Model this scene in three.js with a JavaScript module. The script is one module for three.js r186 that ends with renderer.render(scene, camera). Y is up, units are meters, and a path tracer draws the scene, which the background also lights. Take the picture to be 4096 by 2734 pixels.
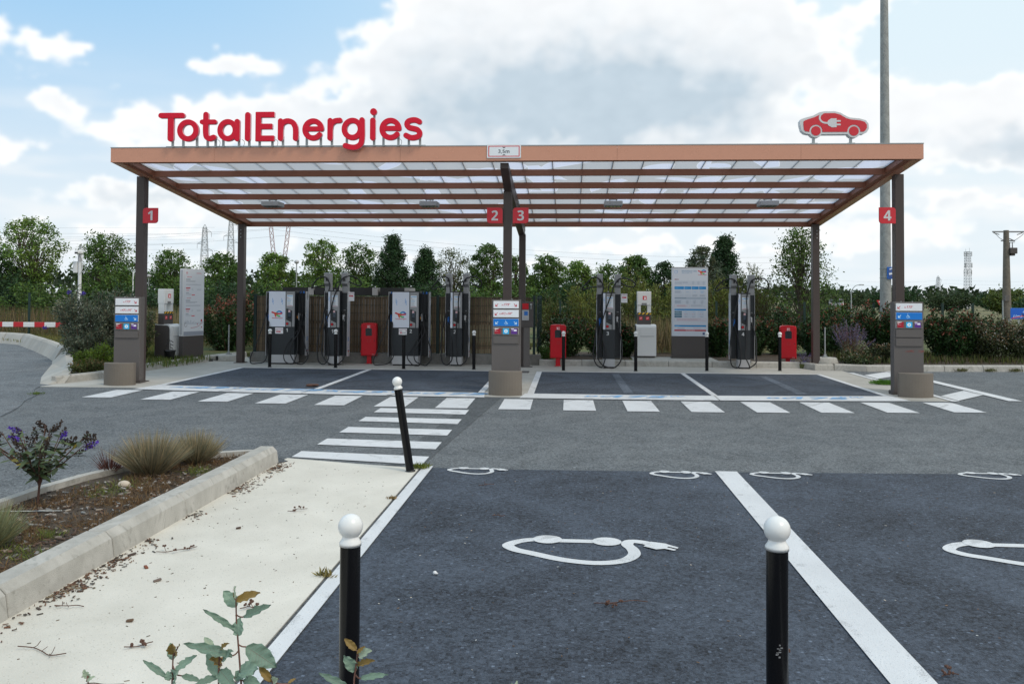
import * as THREE from 'three';
import { mergeGeometries } from 'three/addons/utils/BufferGeometryUtils.js';
import { RoundedBoxGeometry } from 'three/addons/geometries/RoundedBoxGeometry.js';
import { createNoise3D } from 'simplex-noise';

// ---------------------------------------------------------------- camera, sky, sun, exposure
const scene = new THREE.Scene();
const camera = new THREE.PerspectiveCamera(2 * Math.atan(1367 / 3500) * 180 / Math.PI, 4096 / 2734, 0.1, 3000);
camera.position.set(0, 1.75, 0);
camera.rotation.order = 'YXZ';
camera.rotation.set(0.02524, 0.06587, 0.00585);
camera.setViewOffset(4096, 2734, 0, 276.7, 4096, 2734);
scene.add(camera);

function rng(seed) { let s = seed >>> 0; return () => { s = (s + 0x6D2B79F5) | 0; let t = Math.imul(s ^ (s >>> 15), 1 | s); t = (t + Math.imul(t ^ (t >>> 7), 61 | t)) ^ t; return ((t ^ (t >>> 14)) >>> 0) / 4294967296; }; }
const noise3 = createNoise3D(rng(77));
const noise3b = createNoise3D(rng(501));
function fbm(x, y, z, o = 5, n = noise3) { let a = 0.5, s = 0, f = 1; for (let i = 0; i < o; i++) { s += a * n(x * f, y * f, z * f); f *= 2.03; a *= 0.5; } return s; }
const clamp = (v, a = 0, b = 1) => Math.min(b, Math.max(a, v));
const smooth = (a, b, v) => { const t = clamp((v - a) / (b - a)); return t * t * (3 - 2 * t); };
const lerp = (a, b, t) => a + (b - a) * t;

const sunDir = new THREE.Vector3(0.62, 1.0, 0.22).normalize();
{
  const W = 2048, H = 1024, data = new Float32Array(W * H * 4);
  // cumulus of this afternoon: azimuth (0 = straight ahead, + to the right), elevation, half sizes, weight
  const clouds = [
    [-0.01, 0.225, 0.25, 0.085, 1.0], [-0.135, 0.275, 0.085, 0.05, 0.8], [-0.05, 0.315, 0.085, 0.045, 0.9], [0.04, 0.33, 0.08, 0.05, 0.8], [0.10, 0.285, 0.1, 0.06, 0.8], [0.20, 0.285, 0.055, 0.05, 0.75], [-0.195, 0.215, 0.045, 0.03, 0.7], [0.26, 0.235, 0.06, 0.02, 0.6], [0.03, 0.17, 0.27, 0.035, 0.8], [0.295, 0.29, 0.025, 0.016, 0.55], [0.335, 0.305, 0.03, 0.01, 0.5], [-0.60, 0.255, 0.03, 0.012, 0.55],
    [-0.40, 0.172, 0.14, 0.028, 0.8], [-0.28, 0.19, 0.05, 0.02, 0.6], [-0.385, 0.245, 0.04, 0.012, 0.75], [-0.575, 0.235, 0.035, 0.013, 0.5], [-0.54, 0.245, 0.028, 0.010, 0.5], [-0.55, 0.22, 0.03, 0.009, 0.42], [-0.545, 0.187, 0.024, 0.013, 0.6], [-0.61, 0.145, 0.04, 0.02, 0.7], [-0.47, 0.10, 0.075, 0.015, 0.7], 
    [0.40, 0.185, 0.09, 0.026, 0.75], [0.50, 0.18, 0.1, 0.035, 0.9], [0.47, 0.145, 0.1, 0.02, 0.7], [0.45, 0.095, 0.16, 0.012, 0.6], [0.33, 0.07, 0.12, 0.01, 0.5],
    [-0.12, 0.085, 0.5, 0.014, 0.5], [0.2, 0.055, 0.4, 0.011, 0.5], [-0.5, 0.06, 0.2, 0.013, 0.5], [0.05, 0.115, 0.3, 0.016, 0.55], [-0.2, 0.035, 0.6, 0.01, 0.45]];
  // where the clouds are deep enough to look grey from below
  const deep = [[0.01, 0.235, 0.19, 0.05, 1.0], [-0.06, 0.19, 0.18, 0.03, 0.7], [0.1, 0.205, 0.12, 0.03, 0.6], [-0.47, 0.088, 0.08, 0.012, 0.7], [-0.42, 0.155, 0.12, 0.012, 0.25], [0.5, 0.15, 0.13, 0.016, 0.75], [0.42, 0.085, 0.12, 0.008, 0.5], [0.2, 0.075, 0.15, 0.009, 0.4], [0.02, 0.045, 0.3, 0.007, 0.35], [-0.3, 0.115, 0.12, 0.01, 0.4]];
  const sum = (list, az, el, flat) => { let d = 0; for (const [ca, cel, sx, sy, w] of list) { const u = (az - ca) / sx, v = (el - cel) / (sy * (flat && el < cel ? 0.75 : 1)), q = u * u + v * v; if (q < 7) d += w * Math.exp(-q * 0.9); } return d; };
  for (let j = H / 2 - 8; j < H; j++) {
    const el = Math.max(((j + 0.5) / H - 0.5) * Math.PI, 0.0), ce = Math.cos(el), se = Math.sin(el);
    for (let i = 0; i < W; i++) {
      const a = ((i + 0.5) / W - 0.5) * 2 * Math.PI, dx = Math.cos(a) * ce, dz = Math.sin(a) * ce;
      const az = Math.atan2(dx, -dz);
      const px = dx / (se + 0.16), pz = dz / (se + 0.16);
      // clear sky: deeper blue upwards, pale to the horizon and towards the sun's side
      const glow = Math.exp(-Math.acos(clamp(dx * sunDir.x + se * sunDir.y + dz * sunDir.z, -1, 1)) * 1.5);
      const up = smooth(0.02, 0.36, el), right = smooth(-0.55, 0.35, dx);
      let r = lerp(0.80, 0.33, up) + 0.40 * right * up + glow * 0.2, g = lerp(0.89, 0.61, up) + 0.27 * right * up + glow * 0.17, b = lerp(0.95, 0.90, up) + 0.07 * right * up + glow * 0.12;
      const wx = 0.03 * fbm(az * 11, el * 14, 3, 5) + 0.016 * fbm(az * 34, el * 40, 29, 3), wy = 0.018 * fbm(az * 12, el * 16, 9, 5) + 0.009 * fbm(az * 34, el * 44, 19, 3);
      const ahead = smooth(1.15, 0.75, Math.abs(az)) * smooth(0.62, 0.42, el);
      const field = 0.42 + 0.95 * fbm(px * 0.9, 2.3, pz * 0.9, 4);
      let d = Math.max(0, field), k2 = smooth(0.6, 1.1, d);
      if (ahead > 0) { d = lerp(d, sum(clouds, az + wx, el + wy, true) + 0.03, ahead); k2 = lerp(k2, sum(deep, az + wx * 1.3, el + wy * 1.3, false) * (1 + 0.5 * fbm(az * 14, el * 22, 4, 4)), ahead); }
      const puff = fbm(az * 15, el * 26, 1.7, 6, noise3b);
      const n = d + 0.30 * puff;
      const cov = smooth(0.37, 0.56, n);
      const grey = clamp(k2) * smooth(0.4, 0.75, n), edge = smooth(0.3, 0.5, n) * (1 - smooth(0.55, 0.85, n));
      const tex = 0.05 * fbm(az * 22, el * 40, 8, 4);
      const cr = lerp(0.98, 0.56, grey) + 0.09 * edge + tex, cg = lerp(0.995, 0.67, grey) + 0.08 * edge + tex, cb = lerp(1.01, 0.76, grey) + 0.06 * edge + tex;
      // thin streaky veil low down
      const veil = smooth(-0.2, 0.45, fbm(az * 5, el * 30, 12, 4)) * smooth(0.26, 0.08, el) * 0.7;
      r = lerp(r, 0.94, veil); g = lerp(g, 0.97, veil); b = lerp(b, 0.99, veil);
      r = lerp(r, cr, cov * 0.95); g = lerp(g, cg, cov * 0.95); b = lerp(b, cb, cov * 0.95);
      const k = (j * W + i) * 4; data[k] = r; data[k + 1] = g; data[k + 2] = b; data[k + 3] = 1;
    }
  }
  for (let j = 0; j < H / 2 - 8; j++) for (let i = 0; i < W; i++) { const k = (j * W + i) * 4; data[k] = 0.30; data[k + 1] = 0.31; data[k + 2] = 0.31; data[k + 3] = 1; }
  const sky = new THREE.DataTexture(data, W, H, THREE.RGBAFormat, THREE.FloatType);
  sky.mapping = THREE.EquirectangularReflectionMapping; sky.magFilter = THREE.LinearFilter; sky.needsUpdate = true;
  scene.background = sky; scene.environment = sky;
}
const sun = new THREE.DirectionalLight(0xfff3e2, 1.45);
sun.position.copy(sunDir).multiplyScalar(60); sun.target.position.set(0, 0, -14); scene.add(sun, sun.target);
sun.castShadow = true; sun.shadow.radius = 26; sun.shadow.mapSize.set(4096, 4096);
Object.assign(sun.shadow.camera, { left: -40, right: 40, top: 40, bottom: -40, near: 1, far: 160 });
const renderer = new THREE.WebGLRenderer({ antialias: true });
renderer.setSize(1024, 683); renderer.shadowMap.enabled = true;
renderer.toneMapping = THREE.LinearToneMapping; renderer.toneMappingExposure = 1.0;

// ---------------------------------------------------------------- helpers
const taken = new Map();
function numbered(n) { const k = taken.get(n) || 0; taken.set(n, k + 1); return k ? n + '_' + String(k).padStart(3, '0') : n; }
function on(o) { o.castShadow = o.receiveShadow = true; return o; }
function part(parent, name, geo, mat, label) { const m = on(new THREE.Mesh(Array.isArray(geo) ? merge(geo) : geo, mat)); m.name = name; if (label) m.userData.label = label; parent.add(m); return m; }
function thing(name, label, category, [x, y, z] = [0, 0, 0], turn = 0, group) {
  const o = new THREE.Group(); o.name = numbered(name); o.position.set(x, y, z); o.rotation.y = turn; o.userData = { label, category }; if (group) o.userData.group = group; scene.add(o); return o;
}
function single(name, label, category, geo, mat, [x, y, z] = [0, 0, 0], turn = 0, group) {
  const o = on(new THREE.Mesh(Array.isArray(geo) ? merge(geo) : geo, mat)); o.name = numbered(name); o.position.set(x, y, z); o.rotation.y = turn; o.userData = { label, category }; if (group) o.userData.group = group; scene.add(o); return o;
}
function struct(name, geo, mat, parent) { const o = on(new THREE.Mesh(Array.isArray(geo) ? merge(geo) : geo, mat)); o.name = parent ? name : numbered(name); if (!parent) o.userData.kind = 'structure'; (parent || scene).add(o); return o; }
function stuff(name, label, category, geo, mat) { const o = on(new THREE.Mesh(Array.isArray(geo) ? merge(geo) : geo, mat)); o.name = numbered(name); o.userData = { label, category, kind: 'stuff' }; scene.add(o); return o; }
function merge(list) {
  list = list.map((g) => { g = g.index ? g.toNonIndexed() : g; for (const k of Object.keys(g.attributes)) if (!['position', 'normal', 'uv', 'color'].includes(k)) g.deleteAttribute(k); return g; });
  const col = list.some((g) => g.attributes.color);
  for (const g of list) { if (!g.attributes.uv) g.setAttribute('uv', new THREE.BufferAttribute(new Float32Array(g.attributes.position.count * 2), 2)); if (col && !g.attributes.color) g.setAttribute('color', new THREE.BufferAttribute(new Float32Array(g.attributes.position.count * 3).fill(1), 3)); }
  return mergeGeometries(list);
}
// uv in metres by the way a face points
function metreUV(g, sx = 1, ox = 0, oy = 0) {
  g = g.index ? g.toNonIndexed() : g; const p = g.attributes.position, n = g.attributes.normal, uv = new Float32Array(p.count * 2);
  for (let i = 0; i < p.count; i++) {
    const ax = Math.abs(n.getX(i)), ay = Math.abs(n.getY(i)), az = Math.abs(n.getZ(i)); let u, v;
    if (ay >= ax && ay >= az) { u = p.getX(i); v = p.getZ(i); } else if (ax > az) { u = p.getZ(i); v = p.getY(i); } else { u = p.getX(i); v = p.getY(i); }
    uv[i * 2] = u * sx + ox; uv[i * 2 + 1] = v * sx + oy;
  }
  g.setAttribute('uv', new THREE.BufferAttribute(uv, 2)); return g;
}
const box = (w, h, d, x = 0, y = 0, z = 0) => new THREE.BoxGeometry(w, h, d).translate(x, y, z);
const rbox = (w, h, d, r, x = 0, y = 0, z = 0, s = 2) => new RoundedBoxGeometry(w, h, d, s, Math.min(r, w / 2.01, h / 2.01, d / 2.01)).translate(x, y, z);
// box from min / max corners
const ab = (x0, x1, y0, y1, z0, z1, r = 0) => r ? rbox(x1 - x0, y1 - y0, z1 - z0, r, (x0 + x1) / 2, (y0 + y1) / 2, (z0 + z1) / 2) : box(x1 - x0, y1 - y0, z1 - z0, (x0 + x1) / 2, (y0 + y1) / 2, (z0 + z1) / 2);
const cyl = (r0, r1, h, x = 0, y = 0, z = 0, s = 20) => new THREE.CylinderGeometry(r1, r0, h, s).translate(x, y + h / 2, z);
const V = (x, y, z) => new THREE.Vector3(x, y, z);
function bar(a, b, r, s = 6) { const d = V(b[0] - a[0], b[1] - a[1], b[2] - a[2]), L = d.length(); const g = new THREE.CylinderGeometry(r, r, L, s, 1); g.applyQuaternion(new THREE.Quaternion().setFromUnitVectors(V(0, 1, 0), d.normalize())); return g.translate((a[0] + b[0]) / 2, (a[1] + b[1]) / 2, (a[2] + b[2]) / 2); }
function tube(pts, r, seg = 40, s = 8) { return new THREE.TubeGeometry(new THREE.CatmullRomCurve3(pts.map((p) => V(...p)), false, 'centripetal'), seg, r, s, false); }
function poly(pts, holes) { const s = new THREE.Shape(pts.map(([x, y]) => new THREE.Vector2(x, y))); if (holes) for (const h of holes) s.holes.push(new THREE.Path(h.map(([x, y]) => new THREE.Vector2(x, y)))); return s; }
// flat sheet on the ground from [x, z] points at height y (uv in metres)
function sheet(pts, y = 0, holes) { const g = new THREE.ShapeGeometry(poly(pts.map(([x, z]) => [x, -z]), holes && holes.map((h) => h.map(([x, z]) => [x, -z])))); g.rotateX(-Math.PI / 2).translate(0, y, 0); return metreUV(g); }
// upright slab of a ground outline with height
function slab(pts, y0, y1, bevel = 0) { const g = new THREE.ExtrudeGeometry(poly(pts.map(([x, z]) => [x, -z])), { depth: y1 - y0 - bevel * 2, bevelEnabled: bevel > 0, bevelSize: bevel, bevelThickness: bevel, bevelSegments: 2, bevelOffset: -bevel, curveSegments: 8 }); g.rotateX(-Math.PI / 2).translate(0, y0 + bevel, 0); return metreUV(g); }
// plate in the x-y plane, front face at z, extruded backwards
function plate(shape, depth, z = 0, bevel = 0, seg = 10) { const g = new THREE.ExtrudeGeometry(shape, { depth: depth - bevel * 2, bevelEnabled: bevel > 0, bevelSize: bevel, bevelThickness: bevel, bevelSegments: 3, bevelOffset: -bevel, curveSegments: seg }); return g.translate(0, 0, z - depth + bevel); }

// ---------------------------------------------------------------- textures
function dataTex(n, f, srgb = true, rep = 1) {
  const d = new Uint8Array(n * n * 4);
  for (let j = 0; j < n; j++) for (let i = 0; i < n; i++) { const c = f(i / n, j / n, i, j), k = (j * n + i) * 4; d[k] = clamp(c[0]) * 255; d[k + 1] = clamp(c[1]) * 255; d[k + 2] = clamp(c[2]) * 255; d[k + 3] = 255; }
  const t = new THREE.DataTexture(d, n, n); t.magFilter = THREE.LinearFilter; t.minFilter = THREE.LinearMipmapLinearFilter; t.generateMipmaps = true; t.wrapS = t.wrapT = THREE.RepeatWrapping; t.repeat.set(rep, rep); if (srgb) t.colorSpace = THREE.SRGBColorSpace; t.needsUpdate = true; return t;
}
// noise that wraps around on the unit square
const TAU = Math.PI * 2;
function wrapN(u, v, f, o = 3, s = 0) { const R = f / TAU; const a = u * TAU, b = v * TAU; return fbm(Math.cos(a) * R + s * 7.1, Math.sin(a) * R + Math.cos(b) * R * 0.7, Math.sin(b) * R + s * 3.3, o); }
const rr = rng(9);
const grainA = new Float32Array(1024 * 1024).map(() => rr()), gr = (i, j, n) => grainA[((j & 1023) << 10) + (i & 1023)];
const l2s = (c) => c <= 0.0031308 ? c * 12.92 : 1.055 * Math.pow(c, 1 / 2.4) - 0.055;
function toned(base, amount, extra) { return (u, v, i, j) => { const k = extra(u, v, i, j); return base.map((c, q) => l2s(Math.max(0, c * (1 + amount * k[Math.min(q, k.length - 1)])))); }; }
const T = {};
T.asphalt = dataTex(1024, toned([0.128, 0.139, 0.146], 1, (u, v, i, j) => { const g = gr(i, j), h = gr((i >> 1) + 300, (j >> 1) + 77), m8 = gr((i >> 3) + 40, (j >> 3) + 8) - 0.5, m5 = gr((i >> 2) + 140, (j >> 2) + 208) - 0.5, c = wrapN(u, v, 9, 4, 1), b = wrapN(u, v, 3, 3, 4); const st = (h > 0.93 ? 0.6 : h < 0.12 ? -0.4 : 0) + m8 * 0.5 + m5 * 0.6 + (gr((i >> 2) + 11, (j >> 2) + 19) > 0.988 ? 0.9 : 0); return [(g - 0.5) * 0.5 + st + c * 0.2 + b * 0.22, (g - 0.5) * 0.5 + st + c * 0.2 + b * 0.2, (g - 0.5) * 0.5 + st + c * 0.2 + b * 0.18]; }), true, 1 / 3);
T.bay = dataTex(1024, toned([0.046, 0.058, 0.079], 1, (u, v, i, j) => { const g = gr(i + 511, j), h = gr((i >> 1) + 100, (j >> 1) + 177), m8 = gr((i >> 3) + 640, (j >> 3) + 8) - 0.5, m5 = gr((i >> 2) + 740, (j >> 2) + 208) - 0.5, c = wrapN(u, v, 7, 4, 2), b = wrapN(u, v, 2.5, 4, 5); const st = h > 0.97 ? 0.7 : h < 0.16 ? -0.35 : 0; const q = (g - 0.5) * 0.5 + st + m8 * 0.5 + m5 * 0.75 + (gr((i >> 2) + 411, (j >> 2) + 19) > 0.992 ? 1.6 : 0) + c * 0.4 + b * 0.45; return [q, q * 0.98, q * 0.94]; }), true, 1 / 4);
T.grit = dataTex(512, (u, v, i, j) => { const h = 0.55 * gr(i >> 1, j >> 1) + 0.45 * gr(i + 37, j + 91); return [h, h, h]; }, false, 1 / 1.2);
T.cream = dataTex(1024, toned([0.625, 0.592, 0.52], 1, (u, v, i, j) => { const g = gr(i, j + 400), h = gr((i >> 1) + 700, (j >> 1) + 20), c = wrapN(u, v, 6, 4, 3), b = wrapN(u, v, 2.2, 4, 6); const q = (g - 0.5) * 0.12 + (h > 0.985 ? -0.28 : 0) + c * 0.09 + b * 0.14; return [q, q * 1.02, q * 1.1]; }), true, 1 / 3);
T.concrete = dataTex(1024, toned([0.40, 0.385, 0.35], 1, (u, v, i, j) => { const g = gr(i + 3, j + 40), c = wrapN(u, v, 10, 5, 8), b = wrapN(u, v, 3, 4, 16), s = wrapN(u, v, 22, 4, 11); const q = (g - 0.5) * 0.2 + c * 0.18 + b * 0.2 - smooth(0.22, 0.6, s + b * 0.5) * 0.2; return [q, q, q * 1.05]; }), true, 1 / 1.6);
T.paint = dataTex(1024, toned([0.64, 0.65, 0.66], 1, (u, v, i, j) => { const g = gr(i + 3, j + 640), h = gr((i >> 1) + 9, (j >> 1) + 55), c = wrapN(u, v, 8, 5, 21), b = wrapN(u, v, 3, 4, 26); const worn = smooth(0.34, 0.6, c + 0.45 * b + (h - 0.5) * 0.5); const q = (g - 0.5) * 0.14 - worn * 0.3 + b * 0.1 + (h > 0.985 ? -0.4 : 0); return [q, q, q]; }), true, 1 / 2);
T.soil = dataTex(512, toned([0.085, 0.065, 0.048], 1, (u, v, i, j) => { const g = gr(i, j), h = gr((i >> 2) + 5, (j >> 1) + 5), c = wrapN(u, v, 9, 4, 30); const q = (g - 0.5) * 0.9 + (h > 0.85 ? 0.9 : 0) + c * 0.5; return [q, q, q]; }), true, 1 / 1.5);
T.field = dataTex(512, toned([0.16, 0.15, 0.07], 1, (u, v, i, j) => { const g = gr(i, j), c = wrapN(u, v, 9, 4, 34), b = wrapN(u, v, 3, 3, 35); return [(g - 0.5) * 0.6 + c * 0.5 + b * 0.4, (g - 0.5) * 0.6 + c * 0.3, (g - 0.5) * 0.6 + c * 0.3]; }), true, 1 / 6);
T.woods = [0, 1, 2].map((k) => dataTex(256, toned([[0.20, 0.135, 0.08], [0.165, 0.115, 0.072], [0.235, 0.165, 0.10]][k], 1, (u, v, i, j) => { const a = wrapN(u * 1, v * 1, 2, 3, 40 + k); const gx = gr((i >> 1) + k * 91, (j >> 5) + 7) - 0.5, ln = Math.sin((u * 26 + a * 5) * TAU * 0.5); const knot = smooth(0.055, 0.02, Math.hypot((u - 0.45 + 0.2 * k) * 0.35, ((v * 3) % 1) - 0.4 - 0.1 * k)); const q = gx * 0.35 + ln * 0.12 + a * 0.3 - knot * 0.6; return [q, q, q]; }), true, 1));
T.lichen = dataTex(512, toned([0.30, 0.305, 0.29], 1, (u, v, i, j) => { const g = gr(i, j), c = wrapN(u, v, 12, 4, 50), b = wrapN(u, v, 3, 4, 52); const q = (g - 0.5) * 0.3 + c * 0.28 + b * 0.2; return [q, q, q * 0.95]; }), true, 1 / 1.2);
T.fine = dataTex(256, (u, v, i, j) => { const h = 0.5 + 0.5 * (gr(i, j) - 0.5) + 0.3 * wrapN(u, v, 20, 2, 60); return [h, h, h]; }, false, 3);
T.smudge = dataTex(512, (u, v, i, j) => { const q = 0.42 + 0.3 * wrapN(u, v, 5, 5, 61) + 0.12 * wrapN(u, v, 24, 3, 62) + 0.06 * (gr(i, j) - 0.5); return [q, q, q]; }, false, 0.8);

const lin = (r, g, b) => new THREE.Color().setRGB(r, g, b);
const mat = (r, g, b, rough = 0.6, o = {}) => new THREE.MeshStandardMaterial({ color: lin(r, g, b), roughness: rough, ...o });
const M = {
  asphalt: new THREE.MeshStandardMaterial({ map: T.asphalt, roughness: 0.92, bumpMap: T.grit, bumpScale: 0.006 }),
  asphaltNew: new THREE.MeshStandardMaterial({ map: T.asphalt, color: lin(0.62, 0.63, 0.64), roughness: 0.9, bumpMap: T.grit, bumpScale: 0.006 }),
  bay: new THREE.MeshStandardMaterial({ map: T.bay, roughness: 0.8, bumpMap: T.grit, bumpScale: 0.007 }),
  cream: new THREE.MeshStandardMaterial({ map: T.cream, roughness: 0.88, bumpMap: T.grit, bumpScale: 0.0015 }),
  slabGrey: new THREE.MeshStandardMaterial({ map: T.cream, color: lin(0.66, 0.67, 0.69), roughness: 0.9, bumpMap: T.grit, bumpScale: 0.002 }),
  concrete: new THREE.MeshStandardMaterial({ map: T.concrete, roughness: 0.9, bumpMap: T.grit, bumpScale: 0.002 }),
  concreteDark: new THREE.MeshStandardMaterial({ map: T.concrete, color: lin(0.52, 0.52, 0.53), roughness: 0.92, bumpMap: T.grit, bumpScale: 0.002 }),
  brownBlock: new THREE.MeshStandardMaterial({ map: T.cream, color: lin(0.27, 0.243, 0.228), roughness: 0.8, bumpMap: T.fine, bumpScale: 0.001 }),
  paint: new THREE.MeshStandardMaterial({ map: T.paint, roughness: 0.7, bumpMap: T.grit, bumpScale: 0.003 }),
  soil: new THREE.MeshStandardMaterial({ map: T.soil, roughness: 1, bumpMap: T.grit, bumpScale: 0.02 }),
  field: new THREE.MeshStandardMaterial({ map: T.field, roughness: 1 }),
  wood: T.woods.map((m) => new THREE.MeshStandardMaterial({ map: m, roughness: 0.85 })),
  copper: mat(0.60, 0.285, 0.185, 0.5, { roughnessMap: T.smudge, metalness: 0.1 }),
  copperDark: mat(0.27, 0.105, 0.062, 0.5, { metalness: 0.05 }),
  brown: mat(0.062, 0.044, 0.038, 0.45, { bumpMap: T.fine, bumpScale: 0.0004 }),
  totem: mat(0.115, 0.102, 0.096, 0.6, { bumpMap: T.fine, bumpScale: 0.0005 }),
  totemDark: mat(0.075, 0.064, 0.060, 0.6, { bumpMap: T.fine, bumpScale: 0.0005 }),
  silver: mat(0.30, 0.30, 0.305, 0.42, { metalness: 0.35 }),
  lightGrey: mat(0.44, 0.44, 0.45, 0.5), midGrey: mat(0.22, 0.22, 0.225, 0.5),
  anthracite: mat(0.017, 0.021, 0.025, 0.5, { bumpMap: T.fine, bumpScale: 0.0003 }), anthraciteLow: mat(0.035, 0.038, 0.042, 0.55),
  black: mat(0.008, 0.008, 0.009, 0.32), gloss: new THREE.MeshPhysicalMaterial({ color: lin(0.005, 0.005, 0.006), roughness: 0.22, specularIntensity: 0.55 }),
  rubber: mat(0.014, 0.014, 0.016, 0.6), white: mat(0.72, 0.72, 0.71, 0.38), whiteMatt: mat(0.68, 0.68, 0.68, 0.6), ball: new THREE.MeshPhysicalMaterial({ color: lin(0.78, 0.78, 0.76), roughness: 0.35, clearcoat: 0.4, clearcoatRoughness: 0.3 }),
  red: new THREE.MeshPhysicalMaterial({ color: lin(0.56, 0.008, 0.018), roughness: 0.35, specularIntensity: 0.6 }), redMatt: mat(0.50, 0.014, 0.022, 0.5), redLetter: new THREE.MeshPhysicalMaterial({ color: lin(0.72, 0.010, 0.036), roughness: 0.4, specularIntensity: 0.5 }),
  pinkReturn: mat(0.66, 0.36, 0.40, 0.45), signRed: mat(0.66, 0.025, 0.04, 0.5), blue: mat(0.02, 0.16, 0.52, 0.45), plugBlue: mat(0.01, 0.13, 0.45, 0.4), orange: mat(0.7, 0.25, 0.02, 0.5), yellow: mat(0.75, 0.5, 0.02, 0.5),
  galv: mat(0.36, 0.38, 0.38, 0.42, { metalness: 0.4 }), steel: mat(0.45, 0.46, 0.47, 0.35, { metalness: 0.7 }), green: mat(0.006, 0.028, 0.022, 0.5), lattice: mat(0.34, 0.36, 0.38, 0.6), latticeRed: mat(0.38, 0.24, 0.24, 0.6), wire: mat(0.05, 0.05, 0.055, 0.6), line: mat(0.22, 0.23, 0.24, 0.7),
  mast: new THREE.MeshStandardMaterial({ map: T.lichen, roughness: 0.75 }), pole: new THREE.MeshStandardMaterial({ map: T.lichen, color: lin(0.52, 0.44, 0.38), roughness: 0.9 }),
  screen: mat(0.05, 0.06, 0.075, 0.12), glassDark: new THREE.MeshPhysicalMaterial({ color: lin(0.02, 0.022, 0.025), roughness: 0.08, clearcoat: 1 }),
  bark: mat(0.10, 0.08, 0.06, 0.95, { bumpMap: T.grit, bumpScale: 0.01 }), twig: mat(0.10, 0.05, 0.035, 0.9), stem: mat(0.16, 0.075, 0.055, 0.7),
};
const leafMat = (rough = 0.6, t = 0.25) => new THREE.MeshPhysicalMaterial({ color: 0xffffff, vertexColors: true, roughness: rough, transmission: t, thickness: 0, side: THREE.DoubleSide, specularIntensity: 0.4 });
M.leaf = leafMat(0.75, 0.3); M.leafGloss = leafMat(0.42, 0.15); M.blade = leafMat(0.9, 0.2); M.petal = leafMat(0.9, 0.3);
// printed faces
function canvasTex(w, h, draw) { const c = document.createElement('canvas'); c.width = w; c.height = h; const g = c.getContext('2d'); draw(g, w, h); const t = new THREE.CanvasTexture(c); t.colorSpace = THREE.SRGBColorSpace; t.anisotropy = 8; return t; }
function printed(w, h, draw, ppm = 500, rough = 0.42) { const cw = Math.max(16, Math.round(w * ppm)), ch = Math.max(16, Math.round(h * ppm)); return new THREE.MeshStandardMaterial({ map: canvasTex(cw, ch, (g) => { g.scale(cw / (w * 1000), ch / (h * 1000)); draw(g, w * 1000, h * 1000); }), roughness: rough }); }
const face = (w, h, x, y, z, ry = 0) => { const g = new THREE.PlaneGeometry(w, h); if (ry) g.rotateY(ry); return g.translate(x, y, z); };

// ---------------------------------------------------------------- ground, kerbs, paint
const { FontLoader } = await import('three/addons/loaders/FontLoader.js');
const bold = await new FontLoader().loadAsync('fonts/droid/droid_sans_bold.typeface.json');
const bow = (x) => -(x < 0.5 ? 0.0095 : 0.0135) * (x - 0.5) * (x - 0.5);
function offset(pts, d) { // moves a polyline sideways (to its left for d > 0, seen from above with x right and z down the page)
  return pts.map((p, i) => { const a = pts[Math.max(0, i - 1)], b = pts[Math.min(pts.length - 1, i + 1)]; const dx = b[0] - a[0], dz = b[1] - a[1], L = Math.hypot(dx, dz); return [p[0] + dz / L * d, p[1] - dx / L * d]; });
}
{
  const g = new THREE.CircleGeometry(1500, 64).rotateX(-Math.PI / 2).translate(0, -0.03, -100); struct('terrain', metreUV(g), M.field);
  struct('asphalt_yard', sheet([[-45, 10], [45, 10], [45, -24], [11, -24], [-8, -24], [-12, -24], [-16, -30], [-26, -38], [-45, -38]], 0), M.asphalt);
}
// concrete apron under the canopy, front edge bowed a little like the painted edge beside it
const apronFront = []; for (let x = -8.0; x <= 6.5; x += 0.5) apronFront.push([x, -14.92 + bow(x)]);
struct('concrete_apron', sheet([[-9.8, -15.6], ...apronFront, [6.46, -15.2], [6.43, -21.2], [5.8, -21.2], [5.6, -21.8], [-8.1, -21.95], [-8.85, -23.6], [-9.4, -21], [-9.55, -19], [-9.5, -17], [-9.75, -16.25]], 0.004), M.slabGrey);
const bayShape = (x0, x1, z0, z1) => [[x0, z0 + bow(x0)], [(x0 + x1) / 2, z0 + bow((x0 + x1) / 2)], [x1, z0 + bow(x1)], [x1, z1 + bow(x1) * 0.25], [x0, z1 + bow(x0) * 0.25]];
struct('charging_bay', sheet(bayShape(-7.62, -4.66, -15.52, -19.9), 0.008), M.bay); struct('charging_bay', sheet(bayShape(-4.54, -1.62, -15.52, -19.9), 0.008), M.bay);
struct('charging_bay', sheet(bayShape(-0.62, 2.49, -15.52, -19.9), 0.008), M.bay); struct('charging_bay', sheet(bayShape(2.6, 5.52, -15.52, -19.9), 0.008), M.bay);
struct('parking_bay', sheet([[-1.372, 9], [18, 9], [18, -9.9], [9, -9.35], [4.5, -9.02], [1.5, -8.85], [-0.8, -8.78], [-1.372, -8.8]], 0.004), M.bay);
struct('footpath', sheet([[-2.99, 9], [-1.492, 9], [-1.492, -8.72], [-2.0, -8.84], [-2.5, -8.98], [-2.97, -9.12], [-2.99, -8.9]], 0.014), M.cream);
struct('footpath_edge', slab([[-2.99, 9], [-1.492, 9], [-1.492, -8.72], [-2.0, -8.84], [-2.5, -8.98], [-2.97, -9.12], [-2.99, -8.9]], -0.02, 0.0105), M.concrete);
struct('gravel_joint', sheet([[-1.492, 9], [-1.47, 9], [-1.47, -8.8], [-1.492, -8.8]], 0.006), M.asphaltNew);
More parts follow.
